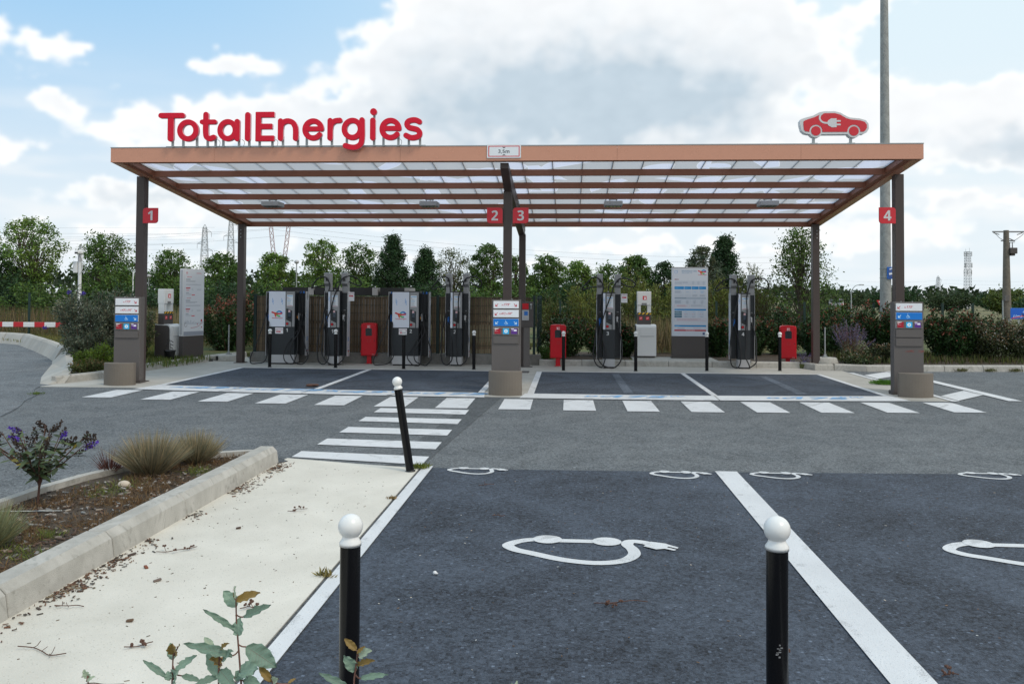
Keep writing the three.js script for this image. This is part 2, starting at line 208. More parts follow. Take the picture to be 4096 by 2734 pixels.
struct('trench_patch', sheet([[-1.56, -14.85], [-1.15, -14.85], [-1.49, -9.0], [-1.88, -8.86]], 0.004), M.asphaltNew);
struct('tar_fillet', sheet([[-3.12, -9.2], [-2.9, -8.92], [-3.0, -8.75]], 0.018), M.asphaltNew);
// older overlay on the left road with its cracked seam
struct('side_road', sheet([[-9.78, -15.62], [-9.5, -15.0], [-9.04, -14.36], [-8.75, -13.6], [-8.39, -12.9], [-7.97, -11.83], [-7.6, -9], [-7.9, 4], [-40, 4], [-40, -37], [-26, -37], [-16, -29], [-12.8, -24], [-9.9, -17]], 0.004), new THREE.MeshStandardMaterial({ map: T.asphalt, color: lin(1.12, 1.12, 1.13), roughness: 0.92, bumpMap: T.grit, bumpScale: 0.005 }));
struct('seam_crack', tube([[-9.78, 0.002, -15.62], [-9.5, 0.002, -15.0], [-9.04, 0.002, -14.36], [-8.75, 0.002, -13.6], [-8.39, 0.002, -12.9], [-7.97, 0.002, -11.83], [-7.6, 0.002, -9]], 0.007, 60, 5), M.black);
struct('drain_grate', box(0.22, 0.012, 0.42, -1.02, 0.006, -19.86), M.totemDark);
{ // painted crossing in front of the canopy: bars across, and the short crossing to the footpath
  const c = new THREE.Group(); c.name = 'zebra_crossing'; c.userData.kind = 'structure'; scene.add(c);
  const xs = [-8.1, -7.0, -5.97, -4.98, -4.0, -3.03, -2.06, -1.08, -0.09, 0.88, 1.84, 2.82, 3.79, 4.8, 5.84];
  const r = rng(5);
  for (const x of xs) { const w = 0.49 + (r() - 0.5) * 0.02, z0 = -13.32 + bow(x) * 1.12, z1 = -14.65 + bow(x) * 0.85; part(c, 'painted_bar', sheet([[x, z0], [x + w, z0 - 0.01], [x + w - 0.01, z1], [x, z1 + 0.01]], 0.008), M.paint); }
  const c2 = new THREE.Group(); c2.name = 'footpath_crossing'; c2.userData.kind = 'structure'; scene.add(c2);
  for (const [x0, x1, a, b, d, e] of [[-2.88, -1.51, -12.8, -12.71, -13.2, -13.28], [-2.885, -1.5, -11.89, -11.76, -12.22, -12.31], [-2.89, -1.505, -10.9, -10.8, -11.26, -11.36], [-2.91, -1.5, -10.0, -9.83, -10.3, -10.43], [-2.96, -1.5, -9.22, -8.93, -9.38, -9.57]]) part(c2, 'painted_bar', sheet([[x0, a], [x1, b], [x1, d], [x0, e]], 0.008), M.paint);
}
{ // bay outlines, wide front bands and blue lettering
  const c = new THREE.Group(); c.name = 'bay_marking'; c.userData.kind = 'structure'; scene.add(c);
  const band = (x0, x1, cut0, cut1) => { const pts = []; const n = 6; for (let i = 0; i <= n; i++) { const x = lerp(x0, x1, i / n); pts.push([x, -14.80 + bow(x) * 0.85]); } for (let i = n; i >= 0; i--) { const x = lerp(x0 + cut0, x1 + cut1, i / n); pts.push([x, -15.48 + bow(x)]); } part(c, 'front_band', sheet(pts, 0.012), M.paint); };
  band(-7.86, -6.22, 0.1, 0.25); band(-6.18, -4.68, 0.25, 0.02); band(-4.66, -3.15, 0.02, 0.3); band(-3.08, -1.44, 0.3, -0.05); band(-0.84, 2.5, 0.06, 0.02); band(2.52, 5.72, 0.02, -0.08);
  const line = (x0, x1, w) => { const z0 = -15.5 + bow(x0), z1 = -19.98 + bow(x0) * 0.25; part(c, 'side_line', sheet([[x0, z0], [x0 + w, z0], [x1 + w, z1], [x1, z1]], 0.012), M.paint); };
  line(-7.75, -7.72, 0.12); line(-4.66, -4.66, 0.11); line(-1.62, -1.62, 0.11); line(-0.74, -0.74, 0.12); line(2.49, 2.49, 0.1); line(5.52, 5.52, 0.11);
  for (const [a, b] of [[-7.7, -1.5], [-0.74, 5.62]]) { const p = [], q = []; for (let i = 0; i <= 6; i++) { const x = lerp(a, b, i / 6); p.push([x, -19.9 + bow(x) * 0.25]); q.unshift([x, -19.98 + bow(x) * 0.25]); } part(c, 'rear_line', sheet([...p, ...q], 0.016), M.paint); }
  const blue = mat(0.20, 0.43, 0.72, 0.75, { bumpMap: T.grit, bumpScale: 0.003 });
  const lettering = (t, x, h, k, sx = 1.7) => { const g = new THREE.ShapeGeometry(bold.generateShapes(t, 1), 4); g.computeBoundingBox(); const m = new THREE.Matrix4().makeShear(0, 0, 0.25, 0, 0, 0); g.translate(-g.boundingBox.min.x, 0, 0); g.applyMatrix4(m); g.scale(h * sx, h, 1).rotateX(-Math.PI / 2).translate(x, 0.017, -15.02 + bow(x) + k); part(c, 'painted_lettering', g, blue); };
  for (const [x, big] of [[-7.35, 0], [-5.85, 1], [-4.35, 0], [-2.85, 1], [0.25, 1], [3.35, 1]]) { if (big) { lettering('DC', x, 0.16, -0.06); lettering('175', x + 0.36, 0.3, -0.02, 1.5); lettering('kW', x + 1.3, 0.12, -0.22); } else { lettering('AC', x, 0.16, -0.06); lettering('43', x + 0.36, 0.3, -0.02, 1.5); lettering('kW', x + 1.0, 0.12, -0.22); } }
  // yard lines near the camera
  part(c, 'edge_line', sheet([[-1.47, 9], [-1.37, 9], [-1.372, -8.84], [-1.47, -8.86]], 0.012), M.paint);
  part(c, 'edge_line', sheet([[1.45, 9], [1.66, 9], [1.665, -8.86], [1.45, -8.86]], 0.012), M.paint);
  // hatched strip at the right of the apron
  part(c, 'edge_line', sheet([[6.40, -15.14], [6.52, -15.12], [6.50, -20.55], [6.38, -20.62]], 0.012), M.paint);
  part(c, 'edge_line', sheet([[7.40, -15.32], [7.62, -15.32], [7.62, -21.1], [7.42, -21.1]], 0.012), M.paint);
  part(c, 'hatch_bar', sheet([[6.55, -15.96], [7.36, -16.92], [7.38, -16.2], [6.55, -15.26]], 0.012), M.paint);
  part(c, 'hatch_bar', sheet([[6.55, -19.98], [7.38, -20.95], [7.38, -20.1], [6.55, -19.12]], 0.012), M.paint);
  // worn grey-blue traces of an older line inside the right bays
  const faded = new THREE.MeshStandardMaterial({ map: T.bay, color: lin(1.75, 1.7, 1.6), roughness: 0.8 });
  part(c, 'faded_line', sheet([[0.98, -15.7], [1.14, -15.7], [1.10, -19.6], [0.94, -19.6]], 0.012), faded);
  part(c, 'faded_line', sheet([[4.05, -15.9], [4.25, -15.92], [4.28, -19.4], [4.12, -19.4]], 0.012), faded);
}
// electric car symbols: outline of a car whose cable ends in a plug
const symbolGeo = (() => {
  const stroke = (pts, w) => ribbon(pts, w);
  const out = [
    ribbon([[-0.15, 0.27], [-0.33, 0.2], [-0.42, 0.08], [-0.37, -0.02], [-0.25, -0.1], [-0.02, -0.24], [0.2, -0.285], [0.36, -0.22], [0.44, -0.08], [0.44, 0.05], [0.41, 0.17], [0.44, 0.25], [0.53, 0.23], [0.6, 0.15]], 0.085),
    ribbon([[-0.12, 0.225], [0.25, 0.225]], 0.085)];
  const disc = (x, y, r) => new THREE.CircleGeometry(r, 20).scale(1, 1.0, 1).translate(x, y, 0.002);
  out.push(disc(-0.15, 0.245, 0.105), disc(0.27, 0.225, 0.105));
  out.push(new THREE.ShapeGeometry(poly([[0.52, 0.12], [0.58, 0.24], [0.68, 0.2], [0.71, 0.16], [0.76, 0.11], [0.75, 0.08], [0.69, 0.125], [0.68, 0.105], [0.74, 0.055], [0.72, 0.03], [0.66, 0.07], [0.6, 0.05]])).translate(0, 0, 0.004));
  return merge(out);
})();
function ribbon(pts, w, seg = 60) {
  const c = new THREE.CatmullRomCurve3(pts.map(([x, y]) => V(x, y, 0)), false, 'centripetal'), P = c.getPoints(pts.length > 2 ? seg : 1), l = [], r = [];
  P.forEach((p, i) => { const a = P[Math.max(0, i - 1)], b = P[Math.min(P.length - 1, i + 1)], d = b.clone().sub(a).normalize(); l.push([p.x - d.y * w / 2, p.y + d.x * w / 2]); r.unshift([p.x + d.y * w / 2, p.y - d.x * w / 2]); });
  return new THREE.ShapeGeometry(poly([...l, ...r]));
}
{
  const base = symbolGeo.clone().rotateX(-Math.PI / 2); const geo = metreUV(base);
  const put = (x, z, s, sz, label, turn = 0) => { const o = single('car_symbol', label, 'road marking', geo, M.paint, [x, 0.009, z], turn, 'electric car symbols painted on the bays'); o.scale.set(s, 1, sz); };
  put(0.0, -6.05, 1.0, 0.98, 'large white painted car and plug symbol between the two near bollards');
  put(3.05, -6.2, 1.0, 1.0, 'large white painted car and plug symbol cut off by the right edge');
  put(-0.98, -8.66, 0.5, 0.5, 'small white car symbol beside the leaning bollard at bay corner');
  put(1.02, -8.66, 0.5, 0.55, 'small white car symbol just left of the wide bay line');
  put(2.0, -8.72, 0.5, 0.5, 'small white car symbol just right of the wide bay line');
  put(4.06, -8.9, 0.5, 0.5, 'small white car symbol at far right end of dark bay');
}
// kerbs: runs of single stones, each with a chamfered front edge
function kerbRun(name, pts, { h = 0.15, w = 0.16, len = 1.0, m = M.concrete, chamfer = 0.03, batter = 0.015, seed = 1, flip = 1 } = {}) {
  const o = new THREE.Group(); o.name = numbered(name); o.userData.kind = 'structure'; scene.add(o); const r = rng(seed);
  for (let i = 0; i < pts.length - 1; i++) {
    const [ax, az] = pts[i], [bx, bz] = pts[i + 1], L = Math.hypot(bx - ax, bz - az), n = Math.max(1, Math.round(L / len)), l = L / n, ang = Math.atan2(-(bz - az), bx - ax);
    for (let k = 0; k < n; k++) {
      const prof = poly([[0, -0.05], [w, -0.05], [w, h], [batter + chamfer, h], [batter, h - chamfer], [0, 0]]);
      let g = new THREE.ExtrudeGeometry(prof, { depth: l - 0.022, bevelEnabled: true, bevelSize: 0.006, bevelThickness: 0.006, bevelSegments: 1, bevelOffset: -0.006 });
      g = metreUV(g, 1, r() * 5, r() * 5); g.translate(0, 0, 0.001); // profile x = inwards, y = up, z = along
      const st = part(o, 'kerb_stone', g, m); const t = (k * l + 0.011);
      st.position.set(ax + (bx - ax) / L * t, (r() - 0.5) * 0.006, az + (bz - az) / L * t); st.rotation.y = ang + Math.PI / 2 + (r() - 0.5) * 0.006; if (flip < 0) { st.scale.x = -1; }
    }
  }
  return o;
}
// (rotation: local z runs along the kerb, local x points to the right of travel)
kerbRun('bed_kerb', [[-2.97, 2], [-2.97, -8.86]], { h: 0.185, w: 0.19, len: 1.06, seed: 2, chamfer: 0.045, batter: 0.02 });
kerbRun('bed_kerb', [[-3.0, -8.87], [-3.3, -8.86], [-3.62, -8.7], [-3.95, -8.35], [-4.18, -8.0], [-4.34, -7.5], [-4.42, -7.0], [-4.45, -6], [-4.45, 2]], { h: 0.15, w: 0.13, len: 0.95, seed: 3 });
kerbRun('apron_kerb', [[-9.76, -16.12], [-9.46, -17.1], [-9.48, -18.9], [-9.2, -22.0], [-8.85, -23.6]], { h: 0.15, w: 0.14, seed: 4 });
kerbRun('apron_kerb', [[-0.75, -21.72], [5.62, -21.78]], { h: 0.15, w: 0.14, seed: 5 });
kerbRun('apron_kerb', [[5.62, -21.85], [5.82, -21.25], [6.28, -21.28]], { h: 0.15, w: 0.14, seed: 6, len: 0.6 });
kerbRun('yard_kerb', [[6.28, -21.3], [6.95, -21.05], [10.7, -21.5], [30, -23.6]], { h: 0.15, w: 0.14, seed: 7 });
kerbRun('road_kerb', [[-40, -33.5], [-24, -30.4], [-19.31, -28.6], [-18.26, -27.9], [-16.14, -25.36], [-14.15, -22.87], [-13.0, -21.3]], { h: 0.36, w: 0.34, len: 1.2, batter: 0.16, chamfer: 0.05, seed: 8, m: M.slabGrey });
{ // sloping end piece where the road kerb meets the apron kerb
  const g = new THREE.BufferGeometry(); const lo = [[-13.05, -21.35], [-12.6, -20.6], [-10.9, -17.45], [-10.07, -16.08], [-9.85, -15.98], [-9.68, -16.25]], hi = [[-12.75, -21.5, 0.36], [-12.35, -20.75, 0.3], [-10.45, -17.6, 0.17], [-9.92, -16.5, 0.15], [-9.8, -16.4, 0.15], [-9.66, -16.42, 0.15]];
  const p = []; const q = (a, b, c, d) => p.push(...a, ...b, ...c, ...a, ...c, ...d);
  for (let i = 0; i < 5; i++) { const A = [lo[i][0], 0, lo[i][1]], B = [lo[i + 1][0], 0, lo[i + 1][1]], C = [hi[i + 1][0], hi[i + 1][2], hi[i + 1][1]], D = [hi[i][0], hi[i][2], hi[i][1]]; q(A, B, C, D); if (i < 4) { const E = [hi[i][0] + 0.13, hi[i][2], hi[i][1] - 0.06], F = [hi[i + 1][0] + 0.13, hi[i + 1][2], hi[i + 1][1] - 0.06]; q(D, C, F, E); q(E, F, [F[0], -0.02, F[2]], [E[0], -0.02, E[2]]); } }
  g.setAttribute('position', new THREE.Float32BufferAttribute(p, 3)); g.computeVertexNormals(); struct('kerb_ramp', metreUV(g), M.slabGrey).material.side = THREE.DoubleSide;
}
// planted ground behind the kerbs
struct('verge', slab([[-9.86, -16.6], [-9.58, -17.15], [-9.6, -18.9], [-9.32, -22.0], [-8.98, -23.65], [-8.2, -23.7], [-8.15, -30], [-1, -30], [-0.6, -21.86], [5.5, -21.92], [5.9, -21.4], [6.9, -21.2], [10.7, -21.64], [30, -23.75], [60, -27], [60, -34], [-60, -45], [-60, -38], [-23.9, -30.65], [-19.15, -28.85], [-18.05, -28.1], [-15.9, -25.5], [-13.9, -23.05], [-12.8, -21.6], [-12.2, -20.9], [-10.3, -17.6]], -0.02, 0.11), new THREE.MeshStandardMaterial({ map: T.field, color: lin(0.62, 0.72, 0.5), roughness: 1 }));
struct('hedge_soil', sheet([[6.95, -21.22], [10.7, -21.66], [30, -23.8], [30, -27], [10.7, -25.4], [6.6, -25.6], [-0.3, -25.4], [-0.3, -21.9], [1.5, -21.9], [1.6, -23.5], [3.7, -23.5], [3.8, -21.95], [5.5, -21.95], [6.0, -21.45]], 0.115), M.soil);
struct('board_plinth', slab([[1.62, -21.88], [3.72, -21.88], [3.72, -23.4], [1.62, -23.4]], 0.0, 0.132), M.slabGrey);
struct('hedge_soil', sheet([[-9.8, -16.9], [-9.62, -17.2], [-9.64, -18.9], [-9.5, -20.2], [-11.2, -22.2], [-12.6, -21.5], [-12.0, -20.6], [-10.2, -17.5]], 0.115), M.soil);
struct('planting_soil', slab([[-3.12, 2], [-3.12, -8.72], [-3.32, -8.74], [-3.58, -8.56], [-3.85, -8.25], [-4.06, -7.93], [-4.22, -7.45], [-4.3, -6.98], [-4.33, -6], [-4.33, 2]], 0.0, 0.10), M.soil);

// ---------------------------------------------------------------- canopy
const slope = 0.106, under = (z) => 4.14 + (z + 15.5) * slope, X0 = -8.43, X1 = 6.1, ZF = -15.5, ZB = -21.93;
const tilt = Math.atan(slope), slopeLen = (z0, z1) => Math.abs(z1 - z0) / Math.cos(tilt);
{
  const c = thing('charging_canopy', 'large flat canopy with copper fascia and translucent roof on six brown columns', 'canopy', [0, 0, 0]);
  // front fascia in five folded sheets with open joints
  const joints = [X0, -6.48, -3.05, 0.83, 4.02, X1];
  for (let i = 0; i < 5; i++) { const g = ab(joints[i] + (i ? 0.0015 : 0), joints[i + 1] - (i < 4 ? 0.0015 : 0), 4.14, 4.40, ZF - 0.02, ZF); part(c, 'fascia_sheet', metreUV(g), M.copper); }
  part(c, 'front_beam', ab(X0 + 0.05, X1 - 0.05, 4.1335, 4.36, ZF - 0.14, ZF - 0.022), M.copperDark);
  part(c, 'roof_edge_cap', ab(X0 - 0.005, X1 + 0.005, 4.4015, 4.418, ZF - 0.16, ZF + 0.006), M.galv);
  // side edge beams following the fall of the roof
  for (const s of [0, 1]) {
    const xa = s ? X1 - 0.16 : X0, xb = s ? X1 : X0 + 0.16;
    const prof = poly([[-ZF + 0.02, under(ZF) + 0.003], [-ZB, under(ZB)], [-ZB, under(ZB) + 0.26], [-ZF + 0.02, 4.398]]);
    const g = new THREE.ExtrudeGeometry(prof, { depth: 0.16, bevelEnabled: false }); g.rotateY(Math.PI / 2).translate(xa, 0, 0); part(c, 'side_beam', g, M.copper);
    const xi = s ? X1 - 0.26 : X0 + 0.16; const prof2 = poly([[-ZF + 0.14, under(ZF - 0.14) + 0.03], [-ZB, under(ZB) + 0.03], [-ZB, under(ZB) + 0.22], [-ZF + 0.14, under(ZF - 0.14) + 0.22]]);
    const g2 = new THREE.ExtrudeGeometry(prof2, { depth: 0.098, bevelEnabled: false }); g2.rotateY(Math.PI / 2).translate(xi + 0.001, 0, 0); part(c, 'inner_beam', g2, M.copperDark);
  }
  const zs = [-16.61, -17.67, -18.68, -19.74, -20.82, -21.9];
  zs.forEach((z, i) => { const last = i === 5; const g = box(X1 - X0 - 0.53 + (last ? 0.2 : 0), last ? 0.17 : 0.118, 0.075, (X0 + X1) / 2, under(z) + (last ? 0.085 : 0.059), z - 0.035); part(c, 'purlin', g, M.copperDark); });
  for (const z of zs.slice(0, 5)) for (const x of [X0 + 0.275, X1 - 0.275]) part(c, 'end_bracket', box(0.03, 0.135, 0.1, x, under(z) + 0.06, z - 0.036), M.copperDark);
  // translucent printed sheets between the joints
  const nx = 25, w = (X1 - X0 - 0.54) / nx, zz = [-15.64, ...zs]; const xs0 = X0 + 0.27;
  const print = (() => { const r = rng(31); return canvasTex(2048, 1024, (g, W, H) => {
    g.fillStyle = 'rgb(200,201,204)'; g.fillRect(0, 0, W, H);
    for (let i = 0; i < 120; i++) { const x = r() * W, y = r() * H, a = r() * TAU, L = 45 + r() * 100; g.save(); g.translate(x, y); g.rotate(a); g.fillStyle = 'rgb(228,232,248)'; g.beginPath(); const k = r();
      if (k < 0.6) { g.moveTo(-L, 0); g.quadraticCurveTo(-L * 0.2, -L * 0.75, L * 0.9, -L * 0.12); g.lineTo(L * 0.8, L * 0.16); g.quadraticCurveTo(0, L * 0.05, -L, 0); } else { g.arc(0, 0, L * 0.55, 0, Math.PI * 1.05); g.lineTo(-L * 0.1, -L * 0.16); }
      g.closePath(); g.fill(); g.lineWidth = 2; g.strokeStyle = 'rgb(246,248,255)'; g.stroke(); g.restore(); } }); })();
  const sheetM = new THREE.MeshPhysicalMaterial({ map: print, roughness: 0.9, transmission: 0.72, thickness: 0, side: THREE.DoubleSide, specularIntensity: 0.2 });
  for (let j = 0; j < 6; j++) for (let i = 0; i < nx; i++) {
    const za = zz[j], zb = zz[j + 1] - 0.0, xa = xs0 + i * w + 0.008, xb = xs0 + (i + 1) * w - 0.008; const g = new THREE.BufferGeometry();
    const A = [xa, under(za) + 0.124, za], B = [xb, under(za) + 0.124, za], C = [xb, under(zb) + 0.124, zb], D = [xa, under(zb) + 0.124, zb];
    g.setAttribute('position', new THREE.Float32BufferAttribute([...A, ...D, ...C, ...A, ...C, ...B], 3)); const U = (p) => [(p[0] - X0) / 14.53, (p[2] - ZB) / 7.27];
    g.setAttribute('uv', new THREE.Float32BufferAttribute([A, D, C, A, C, B].flatMap(U), 2)); g.computeVertexNormals(); part(c, 'roof_sheet', g, sheetM);
  }
  for (let i = 0; i <= nx; i++) { const x = xs0 + i * w, g = box(0.015, 0.03, slopeLen(zz[0], zz[6])).rotateX(-tilt).translate(x, under((zz[0] + zz[6]) / 2) + 0.142, (zz[0] + zz[6]) / 2); part(c, 'glazing_bar', g, M.midGrey); }
  // columns
  const column = (x, z, top) => { part(c, 'column', ab(x - 0.08, x + 0.08, 0.012, top, z - 0.09, z + 0.09, 0.006), M.brown); part(c, 'base_plate', ab(x - 0.13, x + 0.13, 0.0055, 0.02, z - 0.14, z + 0.14), M.brown); };
  column(-8.42, -16.7, under(-16.7) + 0.02); column(6.1, -16.7, under(-16.7) + 0.02); column(-8.28, -21.62, under(-21.62) + 0.01); column(5.94, -21.62, under(-21.62) + 0.01);
  column(-1.19, -16.72, under(-16.72) - 0.28); column(-1.16, -21.42, under(-21.42) - 0.28);
  const rp = poly([[-15.64, 0], [-15.64, 0.1], [-16.62, 0.30], [-16.82, 0.30], [-21.3, 0.3], [-21.55, 0.3], [-21.75, 0.02]].map(([z, d]) => [-z, under(z) - d - 0.004]));
  const rg = new THREE.ExtrudeGeometry(rp, { depth: 0.15, bevelEnabled: false }); rg.rotateY(Math.PI / 2).translate(-1.255, 0, 0); part(c, 'middle_rafter', rg, M.brown);
  for (const x of [-8.3, 5.98, -1.18]) for (const z of [-21.5]) for (let k = 0; k < 3; k++) part(c, 'bolt', new THREE.CylinderGeometry(0.014, 0.014, 0.02, 8).rotateZ(Math.PI / 2).translate(x + 0.1 * (x > 0 ? -1 : 1) * (x < -2 || x > 2 ? 0.36 : 0.78), 3.16 + k * 0.09, z + 0.02), M.galv);
}
// flood lights under the canopy
for (const [x, l] of [[-6.49, 'boxy grey floodlight under canopy nearest the left end'], [-3.03, 'boxy grey floodlight under canopy left of the middle rafter'], [0.92, 'boxy grey floodlight under canopy right of the middle rafter'], [4.16, 'boxy grey floodlight under canopy nearest the right end']]) {
  const t = thing('canopy_floodlight', l, 'floodlight', [x, under(-18.71) - 0.002, -18.5], 0, 'floodlights under the canopy');
  part(t, 'bracket', [ab(-0.09, 0.09, -0.012, 0, -0.24, -0.18), ab(-0.08, -0.06, -0.05, -0.012, -0.22, -0.19), ab(0.06, 0.08, -0.05, -0.012, -0.22, -0.19)], M.galv);
  part(t, 'housing', ab(-0.19, 0.19, -0.15, -0.05, -0.42, 0.0, 0.015), M.lightGrey); part(t, 'diffuser', ab(-0.15, 0.15, -0.156, -0.149, -0.38, -0.04), M.screen); for (let k = 0; k < 5; k++) part(t, 'louvre', ab(-0.16 + k * 0.078, -0.152 + k * 0.078, -0.168, -0.1565, -0.37, -0.05), M.midGrey);
}
// ---------------------------------------------------------------- roof lettering
function stroke2(pts, w, { caps = 'round', seg = 48, curve = true } = {}) {
  const P = (curve && pts.length > 2) ? new THREE.CatmullRomCurve3(pts.map(([x, y]) => V(x, y, 0)), false, 'centripetal').getPoints(seg) : pts.map(([x, y]) => V(x, y, 0)); const l = [], r = [], h = w / 2;
  P.forEach((p, i) => { const a = P[Math.max(0, i - 1)], b = P[Math.min(P.length - 1, i + 1)], d = b.clone().sub(a).normalize(); l.push([p.x - d.y * h, p.y + d.x * h]); r.unshift([p.x + d.y * h, p.y - d.x * h]); });
  const cap = (p, d, k) => { const o = []; const a0 = Math.atan2(d.x, -d.y); for (let i = 1; i < 8; i++) { const a = a0 - Math.PI * i / 8; o.push([p.x + Math.cos(a) * k * h, p.y + Math.sin(a) * k * h]); } return o; };
  if (caps === 'round') { const e = P.length - 1, d1 = P[e].clone().sub(P[e - 1]).normalize(), d0 = P[0].clone().sub(P[1]).normalize(); return poly([...l, ...cap(P[e], d1, 1), ...r, ...cap(P[0], d0, 1)]); }
  return poly([...l, ...r]);
}
const arcPts = (cx, cy, r, a0, a1, n = 14, ry = r) => Array.from({ length: n + 1 }, (_, i) => { const a = (a0 + (a1 - a0) * i / n) * Math.PI / 180; return [cx + Math.cos(a) * r, cy + Math.sin(a) * ry]; });
const ring = (cx, cy, r, w, ry = r) => poly(arcPts(cx, cy, r + w / 2, 0, 352, 40, ry + w / 2), [arcPts(cx, cy, r - w / 2, 0, 352, 40, ry - w / 2)]);
{
  const S = 0.002215, W = 44, y0 = 4.492, zf = -15.37, D = 0.085;
  const t = thing('roof_lettering', 'red three dimensional roof lettering on short posts above copper fascia', 'sign', [-7.458 - 78 * S, y0, zf]);
  const R = W / 2;
  const glyphs = [
    ['T', [stroke2([[78 + R * 0.5, 216], [280 - R * 0.5, 216]], 44), stroke2([[172, 4 + R], [172, 214]], 50)], [172]],
    ['o', [ring(318, 92, 68, W, 69)], [262, 378]],
    ['t', [stroke2([[468, 222], [468, 70], [476, 38], [500, 24], [535, 34]], W), stroke2([[436, 161], [540, 161]], 40)], [468, 535]],
    ['a', [ring(652, 92, 64, W, 69), stroke2([[730, 162], [730, 22]], W)], [600, 732]],
    ['l', [stroke2([[818, 217], [818, 22]], W)], [818]],
    ['E', [poly([[884, 0], [1036, 0], [1040, 5], [1040, 42], [1036, 46], [930, 46], [930, 98], [1020, 98], [1024, 102], [1024, 138], [1020, 143], [930, 143], [930, 194], [1036, 194], [1040, 198], [1040, 236], [1036, 240], [890, 240], [884, 236]])], [905, 1012]],
    ['n', [stroke2([[1092, 164], [1092, 22]], W), stroke2([[1092, 96], [1102, 140], [1132, 161], [1160, 163], [1192, 150], [1212, 118], [1217, 90], [1217, 22]], W)], [1100, 1225]],
    ['e', [stroke2([[1298, 98], [1428, 98]], 40), stroke2([...arcPts(1362, 93, 67, 3, 322, 26, 69)], W)], [1298, 1415]],
    ['r', [stroke2([[1502, 164], [1502, 22]], W), stroke2([[1502, 92], [1512, 136], [1540, 160], [1580, 166]], W)], [1507]],
    ['g', [ring(1685, 95, 66, W, 69), stroke2([[1763, 168], [1763, 10], [1752, -28], [1720, -50], [1680, -53], [1628, -40]], W)], [1630]],
    ['i', [stroke2([[1852, 164], [1852, 22]], W), poly(arcPts(1857, 234, 28, 0, 352, 28))], [1855]],
    ['e', [stroke2([[1932, 98], [2064, 98]], 40), stroke2([...arcPts(1997, 93, 68, 3, 322, 26, 69)], W)], [1932, 2055]],
    ['s', [stroke2([[2232, 150], [2205, 163], [2172, 164], [2140, 152], [2131, 130], [2145, 106], [2180, 96], [2215, 86], [2235, 62], [2228, 36], [2200, 24], [2165, 22], [2124, 40]], W)], [2140, 2232]]];
  for (const [n, shapes, posts] of glyphs) {
    const m = merge(shapes.map((s, i) => plate(s, 9, -i * 1.2, 2.2, 16))); m.scale(S, S, S); const me = part(t, 'letter', m, M.redLetter); me.userData.label = 'red letter ' + n; const back = merge(shapes.map((s, i) => plate(s, D / S - 13 - i * 2, -10.5 - i * 1.2, 2.2, 16))); back.scale(S, S, S); part(me, 'letter_return', back, M.pinkReturn);
    for (const x of posts) part(t, 'support_post', ab(x * S - 0.02, x * S + 0.02, -0.085, 0.1 + (n === 'g' ? 0.05 : 0), -0.125, -0.095), M.galv);
  }
  part(t, 'support_post', ab(1855 * S - 0.02, 1855 * S + 0.02, 0.3, 0.52, -0.125, -0.095), M.galv); part(t, 'base_rail', ab(110 * S, 2275 * S, -0.074, -0.062, -0.25, -0.13), M.galv);
  for (const x of [565, 770, 1050, 2075]) part(t, 'cable', tube([[x * S - 0.03, 0.05, -0.1], [x * S + 0.005, 0.02, -0.12], [x * S + 0.01, -0.03, -0.12], [x * S - 0.01, -0.07, -0.13]], 0.004, 12, 5), M.wire);
}
{ // car shaped sign with plug
  const k = 0.002170, ox = 855, oy = 447; const P = (x, y) => [(x - ox) * k, (oy - y) * k];
  const t = thing('car_roof_sign', 'red and white car shaped sign with plug emblem on copper fascia', 'sign', [4.59, 4.419, -15.56]);
  const top = [[585, 300], [583, 268], [595, 250], [640, 235], [690, 222], [740, 195], [780, 188], [860, 188], [905, 200], [960, 232], [985, 240], [1060, 248], [1105, 263], [1125, 290], [1127, 330], [1110, 360], [1085, 374], [1056, 375]];
  const whl = (cx, cy, r, a, b) => arcPts(cx, cy, r, a, b, 14).map(([x, y]) => [x, 2 * cy - y]);
  const outline = [...top, ...whl(1008, 350, 54, -28, -152), [955, 376], [760, 376], ...whl(710, 347, 54, -32, -150), [655, 374], [620, 366], [597, 345]];
  part(t, 'body', plate(poly(outline.map(([x, y]) => P(x, y))), 0.13, 0.06, 0.006), M.whiteMatt);
  const inset = [[612, 300], [612, 272], [620, 264], [650, 252], [700, 236], [750, 212], [782, 205], [858, 205], [898, 216], [950, 247], [985, 257], [1058, 265], [1095, 278], [1109, 300], [1110, 325], [1098, 345], [1083, 355], [1059, 356], ...whl(1008, 350, 51, 0, 180), [956, 356], [760, 356], ...whl(710, 347, 51, -8, 188), [628, 350], [616, 338]];
  part(t, 'red_panel', plate(poly(inset.map(([x, y]) => P(x, y))), 0.006, 0.0665), M.signRed);
  for (const [cx, cy] of [[1008, 350], [710, 347]]) part(t, 'wheel_disc', plate(poly(arcPts(cx, cy, 38, 0, 350, 30).map(([x, y]) => P(x, y))), 0.006, 0.0665), M.signRed);
  part(t, 'cable_emblem', plate(stroke2([[762, 206], [745, 222], [740, 248], [755, 272], [778, 282], [800, 284]].map(([x, y]) => P(x, y)), 0.03, { caps: 'flat' }), 0.004, 0.0695), M.whiteMatt);
  part(t, 'plug_emblem', plate(poly([[796, 284], [806, 264], [828, 248], [872, 247], [872, 262], [904, 262], [904, 275], [872, 275], [872, 291], [904, 291], [904, 304], [872, 304], [872, 318], [835, 320], [808, 305]].map(([x, y]) => P(x, y))), 0.004, 0.0705), M.whiteMatt);
  for (const x of [697, 990]) { part(t, 'support_post', ab((x - ox) * k - 0.02, (x - ox) * k + 0.02, 0, 0.12, -0.02, 0.03), M.galv); part(t, 'foot', ab((x - ox) * k - 0.06, (x - ox) * k + 0.06, -0.001, 0.008, -0.05, 0.06), M.galv); }
}
